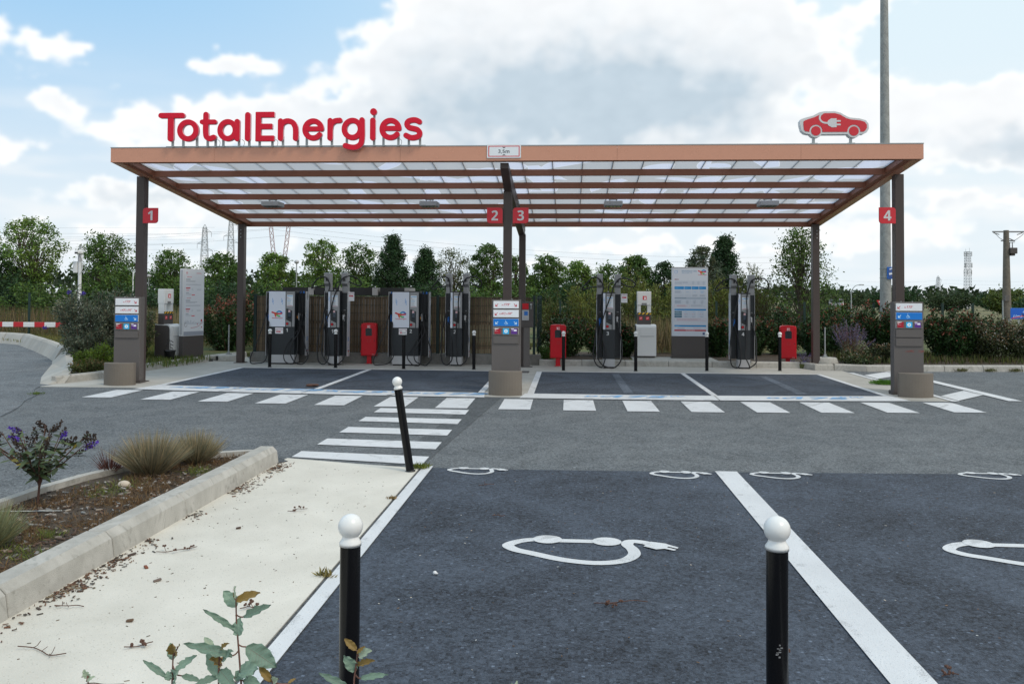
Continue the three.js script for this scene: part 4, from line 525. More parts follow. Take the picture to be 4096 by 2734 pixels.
// ---------------------------------------------------------------- extinguisher cabinets
for (const [x, z, l, turn] of [[-5.02, -21.72, 'red extinguisher cabinet on post before the timber fence', 0.06], [-0.278, -21.6, 'red extinguisher cabinet on post right of the timber fence', 0.03], [5.43, -22.2, 'red extinguisher cabinet on post by right rear column', -0.1]]) {
  const t = thing('extinguisher_cabinet', l, 'fire cabinet', [x, 0.005, z], turn, 'red extinguisher cabinets');
  part(t, 'post', ab(-0.055, 0.055, 0, 0.24, -0.06, -0.01), M.red); part(t, 'foot_plate', ab(-0.08, 0.08, 0, 0.01, -0.09, 0.03), M.red);
  const s = new THREE.Shape(); s.moveTo(-0.195, 0.2); s.lineTo(0.195, 0.2); s.lineTo(0.195, 0.97); s.quadraticCurveTo(0.19, 1.005, 0.15, 1.015); s.quadraticCurveTo(0, 1.03, -0.15, 1.015); s.quadraticCurveTo(-0.19, 1.005, -0.195, 0.97); part(t, 'cabinet', plate(s, 0.2, 0.06, 0.012), M.red);
  const d = new THREE.Shape(); d.moveTo(-0.182, 0.22); d.lineTo(0.182, 0.22); d.lineTo(0.182, 0.955); d.quadraticCurveTo(0, 1.0, -0.182, 0.955); const door = part(t, 'door', plate(d, 0.02, 0.078, 0.006), M.red);
  const wn = new THREE.Shape(); wn.moveTo(-0.08, 0.7); wn.lineTo(0.08, 0.7); wn.lineTo(0.08, 0.86); wn.quadraticCurveTo(0.075, 0.89, 0.04, 0.893); wn.lineTo(-0.04, 0.893); wn.quadraticCurveTo(-0.075, 0.89, -0.08, 0.86); part(door, 'window', plate(wn, 0.008, 0.081, 0.002), M.glassDark); part(door, 'handle', [ab(-0.03, 0.05, 0.545, 0.555, 0.078, 0.086), ab(-0.03, 0.05, 0.60, 0.61, 0.078, 0.086), ab(-0.03, -0.02, 0.5555, 0.5995, 0.078, 0.086), ab(0.04, 0.05, 0.5555, 0.5995, 0.078, 0.086)], M.redMatt); part(door, 'lock', cyl(0.011, 0.011, 0.012, 0, 0, 0, 10).rotateX(Math.PI / 2).translate(0.145, 0.58, 0.076), M.black);
  part(door, 'pictogram', face(0.075, 0.085, 0.0, 0.925, 0.0795), printed(0.075, 0.085, (g, W, H) => { g.fillStyle = '#c8202f'; g.fillRect(0, 0, W, H); g.strokeStyle = g.fillStyle = '#f2e8e8'; g.lineWidth = 4; g.strokeRect(4, 4, W - 8, H - 8); g.fillRect(14, 20, 18, 46); g.fillRect(20, 12, 6, 8); g.fillRect(42, 16, 18, 8); g.fillRect(42, 32, 14, 8); g.fillRect(46, 50, 16, 18); }, 800));
  for (const y of [0.28, 0.62, 0.9]) part(t, 'hinge', ab(-0.2, -0.186, y, y + 0.05, 0.055, 0.082), M.redMatt); part(door, 'maker_mark', face(0.075, 0.02, 0.12, 0.235, 0.0795), printed(0.075, 0.02, (g, W, H) => { g.fillStyle = '#c01a26'; g.fillRect(0, 0, W, H); g.fillStyle = '#efdede'; F(g, 15, 'italic bold'); g.fillText('desautel', 2, 15); }, 900));
}
// ---------------------------------------------------------------- bins with glove dispensers
const hand = printed(0.085, 0.085, (g, W, H) => { g.fillStyle = '#d2232f'; g.beginPath(); g.moveTo(16, 0); g.lineTo(W, 0); g.lineTo(W, H - 16); g.quadraticCurveTo(W, H, W - 16, H); g.lineTo(0, H); g.lineTo(0, 16); g.quadraticCurveTo(0, 0, 16, 0); g.fill(); g.fillStyle = '#fff'; g.fillRect(36, 34, 30, 38); for (let i = 0; i < 4; i++) g.fillRect(36 + i * 8, 16 + Math.abs(i - 1) * 4, 6, 26); g.save(); g.translate(32, 50); g.rotate(-0.6); g.fillRect(-6, -14, 8, 24); g.restore(); }, 700);
const hand2 = printed(0.085, 0.085, (g, W, H) => { g.fillStyle = '#d2232f'; g.fillRect(0, 0, W, H); g.strokeStyle = '#fff'; g.lineWidth = 6; g.beginPath(); g.moveTo(20, 66); g.lineTo(26, 30); g.lineTo(40, 22); g.lineTo(46, 50); g.lineTo(36, 68); g.moveTo(54, 24); g.lineTo(66, 24); g.lineTo(66, 50); g.stroke(); }, 700);
const hazard = printed(0.356, 0.05, (g, W, H) => { g.fillStyle = '#f0bd1e'; g.fillRect(0, 0, W, H); g.fillStyle = '#191919'; for (let x = -40; x < W + 40; x += 100) { g.beginPath(); g.moveTo(x, H); g.lineTo(x + 50, H); g.lineTo(x + 95, 0); g.lineTo(x + 45, 0); g.fill(); } }, 700);
function binUnit(label, pos, turn, w = 0.54) {
  const t = thing('glove_dispenser_bin', label, 'bin', pos, turn, 'white bins with glove dispensers'), h = w / 2;
  part(t, 'foot', ab(-h + 0.03, h - 0.05, 0, 0.05, -0.42, -0.03), M.totemDark);
  const side = poly([[0, 0.05], [0.01, 0.74], [0.02, 0.80], [0.06, 0.845], [0.12, 0.855], [0.46, 0.855], [0.46, 0.05]].map(([z, y]) => [z, y])), g = new THREE.ExtrudeGeometry(side, { depth: w - 0.03, bevelEnabled: true, bevelSize: 0.003, bevelThickness: 0.003, bevelSegments: 1, curveSegments: 6 }); g.rotateY(Math.PI / 2).translate(-h + 0.015, 0, 0); part(t, 'bin_body', g, M.white);
  for (const s of [-1, 1]) { const gs = new THREE.ExtrudeGeometry(poly([[0.03, 0.06], [0.035, 0.73], [0.05, 0.79], [0.08, 0.82], [0.13, 0.83], [0.45, 0.83], [0.45, 0.06]]), { depth: 0.008, bevelEnabled: false }); gs.rotateY(Math.PI / 2).translate(s * (h - 0.008) - (s > 0 ? 0 : 0.008), 0, 0); part(t, 'side_cover', gs, M.totemDark); }
  const flap = part(t, 'flap', ab(-h + 0.11, h - 0.07, 0.56, 0.79, -0.005, 0.004, 0.003), M.white); part(flap, 'flap_gap', ab(-h + 0.11, h - 0.07, 0.552, 0.5595, -0.004, 0.003), M.midGrey);
  const x = -0.04, d = part(t, 'dispenser_foot', ab(x - 0.178, x + 0.178, 0.8555, 1.12, -0.36, -0.2), M.totemDark); part(d, 'pictogram', face(0.085, 0.085, x - 0.088, 1.02, -0.1975), hand2); part(d, 'pictogram', face(0.085, 0.085, x + 0.088, 1.02, -0.1975), hand2); part(d, 'hazard_stripe', face(0.356, 0.05, x, 1.145, -0.1975), hazard); part(d, 'stripe_backing', ab(x - 0.178, x + 0.178, 1.1205, 1.17, -0.36, -0.2), M.whiteMatt);
  for (const s of [-1, 1]) part(t, 'dispenser_upright', ab(x + s * 0.132 - 0.046, x + s * 0.132 + 0.046, 1.1705, 1.36, -0.36, -0.2), M.white);
  const b = part(t, 'dispenser_box', ab(x - 0.182, x + 0.182, 1.3605, 1.725, -0.38, -0.185, 0.012), M.white); part(b, 'pictogram', face(0.1, 0.1, x + 0.01, 1.555, -0.1835), hand); part(b, 'tear_slot', ab(x - 0.065, x + 0.065, 1.363, 1.42, -0.2, -0.1825), M.midGrey);
}
binUnit('white bin with glove dispenser beside the welcome board', [2.0, 0.135, -23.0], 0); binUnit('white bin with glove dispenser half hidden behind left bushes', [-9.72, 0.12, -21.1], 1.38, 0.44);
// ---------------------------------------------------------------- information boards
{
  const w = 0.96, h = 1.87, t = thing('welcome_board', 'tall white information board with blue bars and brown foot', 'information board', [3.125, 0.135, -23.0]); t.scale.setScalar(0.96);
  part(t, 'foot', ab(-0.5, 0.5, 0, 0.045, -0.2, 0.03), M.totemDark); part(t, 'base', ab(-0.48, 0.48, 0.0455, 0.59, -0.17, 0, 0.004), M.totemDark); part(t, 'panel', ab(-0.48, 0.48, 0.591, 2.44, -0.17, 0, 0.008), M.whiteMatt); part(t, 'top_cap', ab(-0.483, 0.483, 2.4405, 2.46, -0.173, 0.003), M.lightGrey);
  const X = (x) => (x - 118) / 512 * 960, Y = (y) => (y - 105) / 1010 * 1850;
  part(t, 'printed_face', face(0.952, 1.838, 0, 1.5155, 0.0025), printed(0.96, 1.85, (g) => {
    g.fillStyle = '#ccd2dc'; g.fillRect(0, 0, 960, 1850); const R = (x0, y0, x1, y1, c) => { g.fillStyle = c; g.fillRect(X(x0), Y(y0), X(x1) - X(x0), Y(y1) - Y(y0)); }, B = (x0, y0, x1, y1, c) => { g.fillStyle = c; g.beginPath(); g.roundRect(X(x0), Y(y0), X(x1) - X(x0), Y(y1) - Y(y0), 9); g.fill(); }; const tx = (s, x, y, px, c, st = 'bold', al = 'left') => { g.fillStyle = c; F(g, px, st); g.textAlign = al; g.textBaseline = 'alphabetic'; g.fillText(s, X(x), Y(y)); };
    tx('BIENVENUE CHEZ', 252, 160, 50, '#6f93b4'); tx('WELCOME TO', 252, 187, 46, '#6f93b4', 'italic'); g.strokeStyle = '#3a8fd2'; g.lineWidth = 6; g.beginPath(); g.roundRect(X(152), Y(146), 74, 66, 14); g.moveTo(X(190), Y(172)); g.lineTo(X(190), Y(152)); g.moveTo(X(182), Y(150)); g.lineTo(X(200), Y(150)); g.stroke(); emblem(g, X(550), Y(160), 205); brand(g, X(550), Y(212), 36);
    R(152, 268, 180, 280, '#8a4a5c'); R(182, 268, 194, 280, '#34405c'); R(200, 268, 210, 280, '#a8404c'); R(150, 292, 605, 362, '#c0c9d6'); tx('Nos connecteurs disponibles', 156, 324, 25, '#5f7390'); tx('Available connectors', 156, 340, 20, '#7d8ea6', 'italic'); for (const x of [420, 495, 570]) { g.strokeStyle = '#8296ac'; g.lineWidth = 5; g.beginPath(); g.arc(X(x), Y(318), 24, 0, TAU); g.moveTo(X(x) - 12, Y(318)); g.lineTo(X(x) + 12, Y(318)); g.stroke(); g.fillStyle = '#8296ac'; g.fillRect(X(x) - 28, Y(342), 56, 7); }
    for (const [a, b] of [[150, 287], [293, 392], [398, 498], [504, 605]]) { B(a, 378, b, 421, '#1287c8'); g.fillStyle = '#6fb6e0'; g.fillRect(X(a) + 14, Y(392), (X(b) - X(a)) * 0.5, 7); g.fillRect(X(a) + 14, Y(402), (X(b) - X(a)) * 0.35, 7); R(a, 430, b, 492, '#c3ccd8'); R(a, 497, b, 528, '#bfc8d4'); R(a, 572, b, 640, '#c3ccd8'); }
    const ln = (x, y, w, n, c, dy = 8) => { g.fillStyle = c; const r = rng(x * 7 + y); for (let i = 0; i < n; i++) g.fillRect(X(x), Y(y + i * dy), w * (0.7 + r() * 0.3), 6); }; ln(154, 442, 200, 5, '#8797ac'); ln(320, 457, 80, 1, '#5fa6d8'); ln(425, 457, 80, 1, '#5fa6d8'); ln(525, 442, 110, 5, '#7fb0d6'); ln(410, 503, 140, 3, '#8f9cae'); ln(515, 503, 140, 3, '#8f9cae'); R(150, 536, 605, 568, '#a9b7c6'); ln(156, 545, 400, 2, '#63788f'); ln(154, 586, 210, 6, '#74879e'); for (const x of [318, 422, 528]) { ln(x, 587, 80, 1, '#5e7089'); ln(x, 608, 70, 2, '#5e7089', 11); ln(x + 4, 632, 60, 1, '#8a99ac'); }
    g.strokeStyle = '#c07884'; g.lineWidth = 3; g.strokeRect(X(150), Y(650), X(370) - X(150), Y(680) - Y(650)); ln(182, 657, 300, 3, '#c08a96'); ln(384, 650, 400, 4, '#97a4b6'); B(150, 711, 605, 735, '#1287c8'); tx('Tarif', 158, 728, 28, '#8fc6ea'); for (const [y0, y1] of [[746, 769], [776, 804], [811, 840]]) { B(150, y0, 258, y1, '#3f7088'); ln(176, (y0 + y1) / 2 - 2, 100, 1, '#9cc0d0'); for (const x of [290, 380, 495]) R(x - 12, y0, x + 80, y1, '#c2cbd8'); } for (const x of [300, 412, 525]) { ln(x, 756, 70, 1, '#5fa6d8'); ln(x - 6, 789, 40, 1, '#c8303c'); ln(x + 18, 789, 40, 1, '#5e6a7c'); ln(x - 6, 824, 90, 1, '#5e6a7c'); }
    g.strokeRect(X(150), Y(852), X(605) - X(150), Y(890) - Y(852)); ln(182, 860, 780, 3, '#c08a96', 9); B(150, 952, 605, 976, '#1287c8'); tx('Paiement', 158, 970, 26, '#9fd0ee'); ln(192, 997, 250, 1, '#a86070'); ln(422, 997, 260, 1, '#a86070'); ln(200, 1006, 220, 1, '#98a6b8'); R(148, 1020, 604, 1041, '#b8222e'); tx('+33 4 83 56 80 09', 376, 1037, 31, '#f0dada', 'bold', 'center'); R(556, 1062, 604, 1094, '#17407f'); g.fillStyle = '#c8b44a'; for (let i = 0; i < 12; i++) g.fillRect(X(580) + Math.cos(i / 12 * TAU) * 20 - 2, Y(1078) + Math.sin(i / 12 * TAU) * 20 - 2, 5, 5);
  }, 900));
}
{
  const t = thing('side_board', 'narrow white information board with red drawings turned to the right', 'information board', [-9.38, 0.12, -21.32], 1.2);
  part(t, 'foot', ab(-0.37, 0.37, 0, 0.04, -0.16, 0.03), M.totemDark); part(t, 'base', ab(-0.345, 0.345, 0.0405, 0.56, -0.13, 0, 0.004), M.totemDark); part(t, 'panel', ab(-0.345, 0.345, 0.561, 2.23, -0.13, 0, 0.008), M.whiteMatt); part(t, 'side_strip', ab(-0.3495, -0.3455, 0.6, 2.2, -0.1, -0.03), M.lightGrey);
  part(t, 'printed_face', face(0.66, 1.64, 0.005, 1.395, 0.0025), printed(0.69, 1.66, (g, W, H) => { g.fillStyle = '#dcdfe4'; g.fillRect(0, 0, W, H); const r = rng(6); const ln = (x, y, w, n, c, dy = 15) => { g.fillStyle = c; for (let i = 0; i < n; i++) g.fillRect(x, y + i * dy, w * (0.75 + r() * 0.25), 7); }; g.strokeStyle = '#c8303c'; g.lineWidth = 8; g.beginPath(); g.arc(90, 90, 24, Math.PI, TAU); g.moveTo(55, 95); g.lineTo(125, 95); g.stroke(); ln(60, 120, 70, 1, '#d08890'); g.strokeStyle = '#c4c8ce'; g.lineWidth = 3; g.strokeRect(400, 60, 250, 60); ln(420, 80, 200, 2, '#d0808a');
    for (const y0 of [190, 720]) { F(g, 30); g.fillStyle = '#d04a55'; g.fillText(y0 < 300 ? 'BIENVENUE' : 'WELCOME', 90, y0 + 10); g.fillStyle = '#a8adb5'; g.fillRect(60, y0 + 48, 150, 26); ln(60, y0 + 90, 400, 3, '#a8adb5'); ln(60, y0 + 175, 520, 3, '#b6bac2', 13); g.fillStyle = '#c23040'; g.fillRect(60, y0 + 265, 150, 26); ln(70, y0 + 305, 110, 3, '#d88890', 20); ln(260, y0 + 290, 60, 3, '#b8bcc4', 20); ln(440, y0 + 300, 170, 3, '#b8bcc4'); g.fillStyle = '#a8adb5'; g.fillRect(60, y0 + 390, 100, 20); ln(60, y0 + 425, 230, 2, '#b0b4bc'); g.fillStyle = '#d84a55'; g.fillRect(260, y0 + 440, 110, 22); }
    g.fillStyle = '#b4bac4'; for (let i = 0; i < 26; i++) { const h = 20 + r() * 100; g.fillRect(20 + i * 25, 1380 - h, 14, h); } g.strokeStyle = '#b22836'; g.lineWidth = 9; g.beginPath(); g.moveTo(240, 1470); g.bezierCurveTo(400, 1470, 560, 1440, 640, 1330); g.stroke(); g.strokeStyle = '#6a5c60'; g.beginPath(); g.arc(70, 1390, 46, 0, TAU * 0.8); g.stroke(); g.fillStyle = '#b22836'; for (const [x, y, q] of [[610, 1290, 34], [470, 1380, 18], [620, 1460, 20]]) { g.beginPath(); g.ellipse(x, y, q * 0.7, q, 0, 0, TAU); g.fill(); } g.fillStyle = '#9aa0ac'; g.fillRect(0, 1560, W, 100); }, 900));
}
// ---------------------------------------------------------------- timber fence round the power cabinets
{
  const t = thing('timber_fence', 'brown timber plank fence behind wire mesh on low concrete wall', 'fence', [0, 0, -21.98]); const r = rng(21), pg = [0, 1, 2].map((k) => { const g = rbox(0.07, 1.42, 0.018, 0.004, 0, 0, 0, 1); return g; });
  let x = -7.97; let i = 0; while (x < -0.98) { const p = part(t, 'plank', pg[i % 3], M.wood[Math.floor(r() * 3)]); p.position.set(x, 0.98 + (r() - 0.5) * 0.012, (r() - 0.5) * 0.008); p.rotation.y = r() < 0.5 ? 0 : Math.PI; x += 0.0755 + r() * 0.004 + (r() < 0.07 ? 0.008 : 0); i++; }
  const wires = []; for (let q = -8.0; q < -0.92; q += 0.051) wires.push(box(0.0045, 1.5, 0.0045, q, 0.98, 0.032)); for (let y = 0.27; y < 1.75; y += 0.2) for (const d of [0.0265, 0.0375]) wires.push(box(7.1, 0.006, 0.006, -4.47, y, d)); part(t, 'wire_mesh', wires, M.green);
  for (const q of [-8.04, -3.32, -0.885]) part(t, 'post', ab(q - 0.035, q + 0.035, 0.2, 1.735, -0.03, 0.05), M.green);
  for (let y = 0.38; y < 1.7; y += 0.62) part(t, 'rail', ab(-7.98, -0.95, y, y + 0.06, -0.05, -0.014), M.wood[1]);
  // return panel into the depth at the right-hand end
  const rw = []; for (let z = -0.1; z > -2.4; z -= 0.051) rw.push(box(0.0045, 1.5, 0.0045, -0.80, 0.98, z)); for (let y = 0.27; y < 1.75; y += 0.2) rw.push(box(0.007, 0.007, 2.4, -0.80, y, -1.2)); part(t, 'wire_mesh', rw, M.green); part(t, 'post', ab(-0.83, -0.77, 0.2, 1.735, -2.45, -2.38), M.green); part(t, 'windscreen_sheet', ab(-0.83, -0.822, 0.3, 1.68, -2.4, -0.1), M.green);
  for (let y = 0.55; y < 1.7; y += 0.5) part(t, 'slat', ab(-0.818, -0.812, y, y + 0.08, -2.3, -0.15), M.wood[2]);
  const wl = part(t, 'footing_wall', metreUV(ab(-8.12, -0.72, -0.02, 0.26, -0.13, 0.14, 0.01)), M.concreteDark);
}
for (const [x0, x1, l] of [[-7.86, -7.02, 'grey power cabinet with louvred top behind fence, leftmost of four'], [-6.96, -6.16, 'grey power cabinet with louvred top behind slim charger 1'], [-6.06, -5.24, 'grey power cabinet with louvred top between charger 1 and red cabinet'], [-5.15, -4.35, 'grey power cabinet with louvred top behind fence, rightmost of four']]) {
  const t = thing('power_cabinet', l, 'power cabinet', [(x0 + x1) / 2, 0.11, -23.6], 0, 'power cabinets behind the fence'), w = (x1 - x0) / 2;
  part(t, 'body', ab(-w, w, 0, 1.58, -0.8, 0, 0.01), M.silver); part(t, 'hood', ab(-w - 0.01, w - 0.14, 1.6, 1.815, -0.8, 0.01), M.black); const gq = part(t, 'end_grille', ab(w - 0.139, w + 0.01, 1.6, 1.81, -0.8, 0.01), M.midGrey); for (let k = 0; k < 5; k++) part(gq, 'louvre', ab(w - 0.132 + k * 0.029, w - 0.118 + k * 0.029, 1.61, 1.805, 0.0105, 0.02), M.lightGrey); part(t, 'door_gap', ab(-0.004, 0.004, 0.1, 1.57, -0.001, 0.002), M.black);
  part(t, 'maker_print', face(0.22, 0.05, 0.1, 1.52, 0.004), printed(0.22, 0.05, (g, W, H) => { g.fillStyle = '#98989a'; g.fillRect(0, 0, W, H); g.fillStyle = '#33363a'; F(g, 42); g.fillText('EVBOX', 20, 42); }, 500));
}
{ // help terminal on its own post beside the rear middle column
  const t = thing('help_terminal', 'brown emergency call terminal with red panel behind the middle totem', 'terminal', [-1.02, 0.005, -21.2]);
  part(t, 'post', ab(-0.09, 0.06, 0, 1.05, -0.1, 0), M.totem); part(t, 'foot_plate', ab(-0.13, 0.13, 0, 0.012, -0.14, 0.05), M.totemDark); part(t, 'housing', ab(-0.16, 0.14, 0.96, 1.58, -0.14, 0.02, 0.01), M.totemDark); part(t, 'call_panel', ab(-0.12, 0.03, 1.4, 1.54, 0.0205, 0.027), M.red); part(t, 'device', ab(-0.13, 0.04, 1.13, 1.38, 0.0205, 0.045, 0.006), M.lightGrey); part(t, 'label_plate', face(0.09, 0.1, -0.03, 1.3, 0.0465), M.blue); part(t, 'hammer', [ab(0.085, 0.097, 1.4, 1.52, 0.0205, 0.03), ab(0.065, 0.117, 1.505, 1.53, 0.0205, 0.034)], M.steel); part(t, 'knob', cyl(0.015, 0.015, 0.02, 0, 0, 0, 10).rotateX(Math.PI / 2).translate(-0.05, 1.18, 0.044), M.steel);
}
for (const [x, z, y, l, s] of [[-8.86, -22.3, 0.005, 'round concrete foot with thin steel pole by left rear column', 1], [6.2, -21.75, 0.14, 'round concrete foot with thin steel pole on right kerb corner', 0.94]]) {
  const t = thing('pole_foot', l, 'sign foot', [x, y, z], 0, 'concrete feet with steel poles'); t.scale.setScalar(s);
  part(t, 'concrete_disc', metreUV(new THREE.LatheGeometry([[0, -0.02], [0.33, -0.02], [0.33, 0.02], [0.29, 0.13], [0.27, 0.145], [0, 0.15]].map(([a, b]) => new THREE.Vector2(a, b)), 28)), M.concrete); part(t, 'pole', cyl(0.018, 0.018, 0.78, 0, 0.14, 0, 12), M.galv); part(t, 'clamp', [ab(-0.06, 0.06, 0.15, 0.175, -0.06, 0.06), ab(-0.03, 0.03, 0.175, 0.23, -0.03, 0.03)], M.galv);
}
single('black_pot', 'small black hose coupling lying beside left concrete foot', 'coupling', [cyl(0.05, 0.05, 0.1, 0, 0.05, 0, 12).rotateZ(1.4), cyl(0.03, 0.03, 0.1, 0.05, 0.02, 0, 10)], M.black, [-9.1, 0.01, -22.0], 0.5);
{ const t = thing('flower_pot', 'small black plant pot with dead sprig before left bin', 'plant pot', [-9.62, 0.12, -20.55]); part(t, 'pot', new THREE.LatheGeometry([[0, 0], [0.1, 0], [0.13, 0.22], [0.14, 0.22], [0.14, 0.25], [0.12, 0.25], [0.11, 0.2], [0, 0.2]].map(([a, b]) => new THREE.Vector2(a, b)), 18), M.black); part(t, 'sprig', [tube([[0, 0.2, 0], [0.02, 0.35, 0.01], [0, 0.5, 0]], 0.006, 10, 5), ...[0, 1, 2, 3, 4, 5].map((k) => new THREE.SphereGeometry(0.05, 6, 4).scale(1, 0.18, 0.45).rotateZ(0.5 * (k % 2 ? 1 : -1)).translate(0.05 * (k % 2 ? -1 : 1), 0.3 + k * 0.04, 0))], M.black); }

// ---------------------------------------------------------------- barrier, camera pole, masts, pylons
{
  const t = thing('barrier_arm', 'red and white striped barrier arm across the side road', 'barrier', [-13.9, 0, -24.6]); const y = 0.80;
  part(t, 'hub', ab(-0.6, 0.25, y - 0.09, y + 0.1, -0.06, 0.06, 0.02), M.white); part(t, 'arm', ab(-6.0, -0.601, y - 0.07, y + 0.07, -0.04, 0.04, 0.012), M.white);
  for (let k = 0; k < 7; k++) part(t, 'red_band', ab(-1.04 - k * 0.64, -0.72 - k * 0.64, y - 0.0715, y + 0.0715, -0.0415, 0.0415, 0.012), M.redMatt);
  part(t, 'cabinet', ab(0.0, 0.34, 0.1, 1.0, -0.5, -0.07, 0.02), M.white); part(t, 'foot', ab(-0.03, 0.37, 0.0, 0.099, -0.53, -0.04), M.totemDark);
}
{
  const t = thing('camera_pole', 'white camera pole behind left bushes beside the barrier', 'camera pole', [-15.35, 0.1, -26.5]);
  part(t, 'pole', [cyl(0.06, 0.06, 1.7, 0, 0, 0, 16), cyl(0.05, 0.05, 1.3, 0, 1.7, 0, 16)], M.white); part(t, 'pole_head', cyl(0.065, 0.065, 0.2, 0, 2.62, 0, 16), M.lightGrey); const c = part(t, 'camera', rbox(0.14, 0.1, 0.3, 0.03, 0.02, 2.9, 0.1), M.white); part(c, 'lens', rbox(0.1, 0.05, 0.03, 0.01, 0.02, 2.87, 0.255), M.black); part(t, 'pole_cap', cyl(0.035, 0.035, 0.12, 0, 3.0, 0, 12), M.galv); part(t, 'junction_box', ab(-0.19, -0.06, 2.26, 2.62, -0.08, 0.06, 0.01), M.white); part(t, 'cable', tube([[0.06, 2.8, 0.06], [0.13, 2.65, 0.08], [0.12, 2.4, 0.07], [0.05, 2.25, 0.06]], 0.012, 16, 6), M.white);
}
{
  const t = thing('tall_light_mast', 'tall tapered grey concrete mast rising behind right front column', 'mast', [9.49, 0, -27]);
  part(t, 'shaft', metreUV(new THREE.CylinderGeometry(0.075, 0.172, 17.5, 28, 12).translate(0, 8.75, 0)), M.mast);
  const s = part(t, 'notice_plate', ab(-0.02, 0.225, 2.29, 2.65, 0.17, 0.19, 0.006), M.blue); part(s, 'printed_face', face(0.225, 0.34, 0.1025, 2.47, 0.193), printed(0.225, 0.34, (g, W, H) => { g.fillStyle = '#2a63b4'; g.fillRect(0, 0, W, H); g.fillStyle = '#1d3f86'; g.fillRect(26, 70, W - 52, H - 90); g.fillStyle = '#f0f2f6'; g.save(); g.translate(W / 2, 44); g.rotate(-0.35); g.fillRect(-60, -16, 116, 32); g.restore(); g.save(); g.translate(W / 2, 190); g.rotate(-0.12); g.fillRect(-66, -26, 120, 56); g.restore(); g.fillStyle = '#8fa8d8'; for (let i = 0; i < 5; i++) g.fillRect(40, 100 + i * 13, 140, 4); g.fillRect(40, 262, 140, 5); g.fillRect(40, 278, 110, 5); }, 600)); part(t, 'strap', [new THREE.TorusGeometry(0.165, 0.008, 6, 30).rotateX(Math.PI / 2).translate(0, 2.33, 0), new THREE.TorusGeometry(0.165, 0.008, 6, 30).rotateX(Math.PI / 2).translate(0, 2.6, 0)], M.galv);
}
{
  const t = thing('utility_pole', 'wooden utility pole with transformer and crossarm at right edge', 'utility pole', [26.5, 0, -55]);
  part(t, 'shaft', metreUV(new THREE.CylinderGeometry(0.15, 0.27, 5.9, 16).translate(0, 2.9, 0)), M.pole); part(t, 'crossarm', [ab(-0.8, 1.2, 5.72, 5.8, -0.05, 0.05), bar([-0.75, 5.7, 0], [-0.45, 5.58, 0.1], 0.03), bar([0.95, 5.7, 0], [0.6, 5.58, 0.1], 0.03)], M.midGrey); part(t, 'lower_arm', [ab(-0.3, 0.5, 5.18, 5.25, -0.05, 0.05), bar([0, 5.4, 0.1], [0.4, 5.22, 0.1], 0.03)], M.midGrey); part(t, 'transformer', [ab(0.1, 0.52, 4.42, 4.78, -0.2, 0.3, 0.03), ab(0.2, 0.42, 4.3, 4.42, -0.1, 0.2)], M.totemDark); part(t, 'bushings', [cyl(0.035, 0.025, 0.35, 0.2, 4.78, 0, 8), cyl(0.035, 0.025, 0.35, 0.36, 4.78, 0, 8), bar([0.2, 5.1, 0], [0.5, 5.12, 0], 0.02)], M.midGrey); part(t, 'meter_box', ab(-0.22, 0.02, 1.55, 1.9, 0.14, 0.3), M.totem); part(t, 'cable_duct', [cyl(0.05, 0.05, 1.6, -0.28, 0, 0.12, 8)], M.galv); part(t, 'lower_box', ab(-0.06, 0.12, 0.2, 0.5, 0.16, 0.32), M.lightGrey); part(t, 'jumper_wire', [tube([[-0.7, 5.7, 0], [-0.4, 5.35, 0.1], [-0.1, 5.2, 0.1]], 0.015, 10, 5), tube([[1.1, 5.7, 0], [0.7, 5.4, 0.1], [0.4, 5.2, 0.1]], 0.015, 10, 5)], M.wire);
}
// lattice towers: four legs with zigzag bracing, merged per part
function latticeLegs(h, w0, w1, n, r, y0 = 0) { const g = [], c = [[-1, -1], [1, -1], [1, 1], [-1, 1]], W = (k) => lerp(w0, w1, k / n) / 2, Y = (k) => y0 + h * (1 - Math.pow(1 - k / n, 1.15)); for (let k = 0; k < n; k++) for (let i = 0; i < 4; i++) { const a = c[i], b = c[(i + 1) % 4], p = W(k), q = W(k + 1); g.push(bar([a[0] * p, Y(k), a[1] * p], [a[0] * q, Y(k + 1), a[1] * q], r, 4), bar([a[0] * p, Y(k), a[1] * p], [b[0] * q, Y(k + 1), b[1] * q], r * 0.7, 4), bar([b[0] * p, Y(k), b[1] * p], [a[0] * q, Y(k + 1), a[1] * q], r * 0.7, 4), bar([a[0] * q, Y(k + 1), a[1] * q], [b[0] * q, Y(k + 1), b[1] * q], r * 0.7, 4)); } return g; }
const armG = (y, s, L, r) => [bar([0, y, 0.4], [s * L, y - 0.2, 0], r, 4), bar([0, y + 1.0, 0], [s * L, y - 0.2, 0], r, 4), bar([0, y, -0.4], [s * L, y - 0.2, 0], r, 4), bar([s * L, y - 0.2, 0], [s * L, y - 1.6, 0], r * 0.9, 4)];
function pylon(label, pos, H, k, r = 0.07, grp) { const t = thing('power_pylon', label, 'pylon', pos, 0.2, grp); part(t, 'lattice_body', latticeLegs(H, 3.0 * k, 1.0 * k, 14, r * 0.75), M.lattice); for (const [y, s, L] of [[H - 1.2, 1, 1.9], [H - 4.6, -1, 2.1], [H - 6.6, 1, 2.3]]) part(t, 'crossarm', armG(y, s, L * k, r * 0.8), M.lattice); part(t, 'peak', [bar([-0.5 * k, H, 0], [0, H + 0.9 * k, 0], r, 4), bar([0.5 * k, H, 0], [0, H + 0.9 * k, 0], r, 4)], M.lattice); }
pylon('grey lattice pylon seen above trees left of left rear column', [-107, -1, -250], 22, 1.0, 0.075, 'lattice pylons'); pylon('grey lattice pylon seen just beside the left rear column', [-103.9, -1, -262], 25, 1.0, 0.075, 'lattice pylons'); pylon('distant grey lattice pylon on horizon right of right front column', [204.2, -1, -500], 14, 1.0, 0.09, 'lattice pylons');
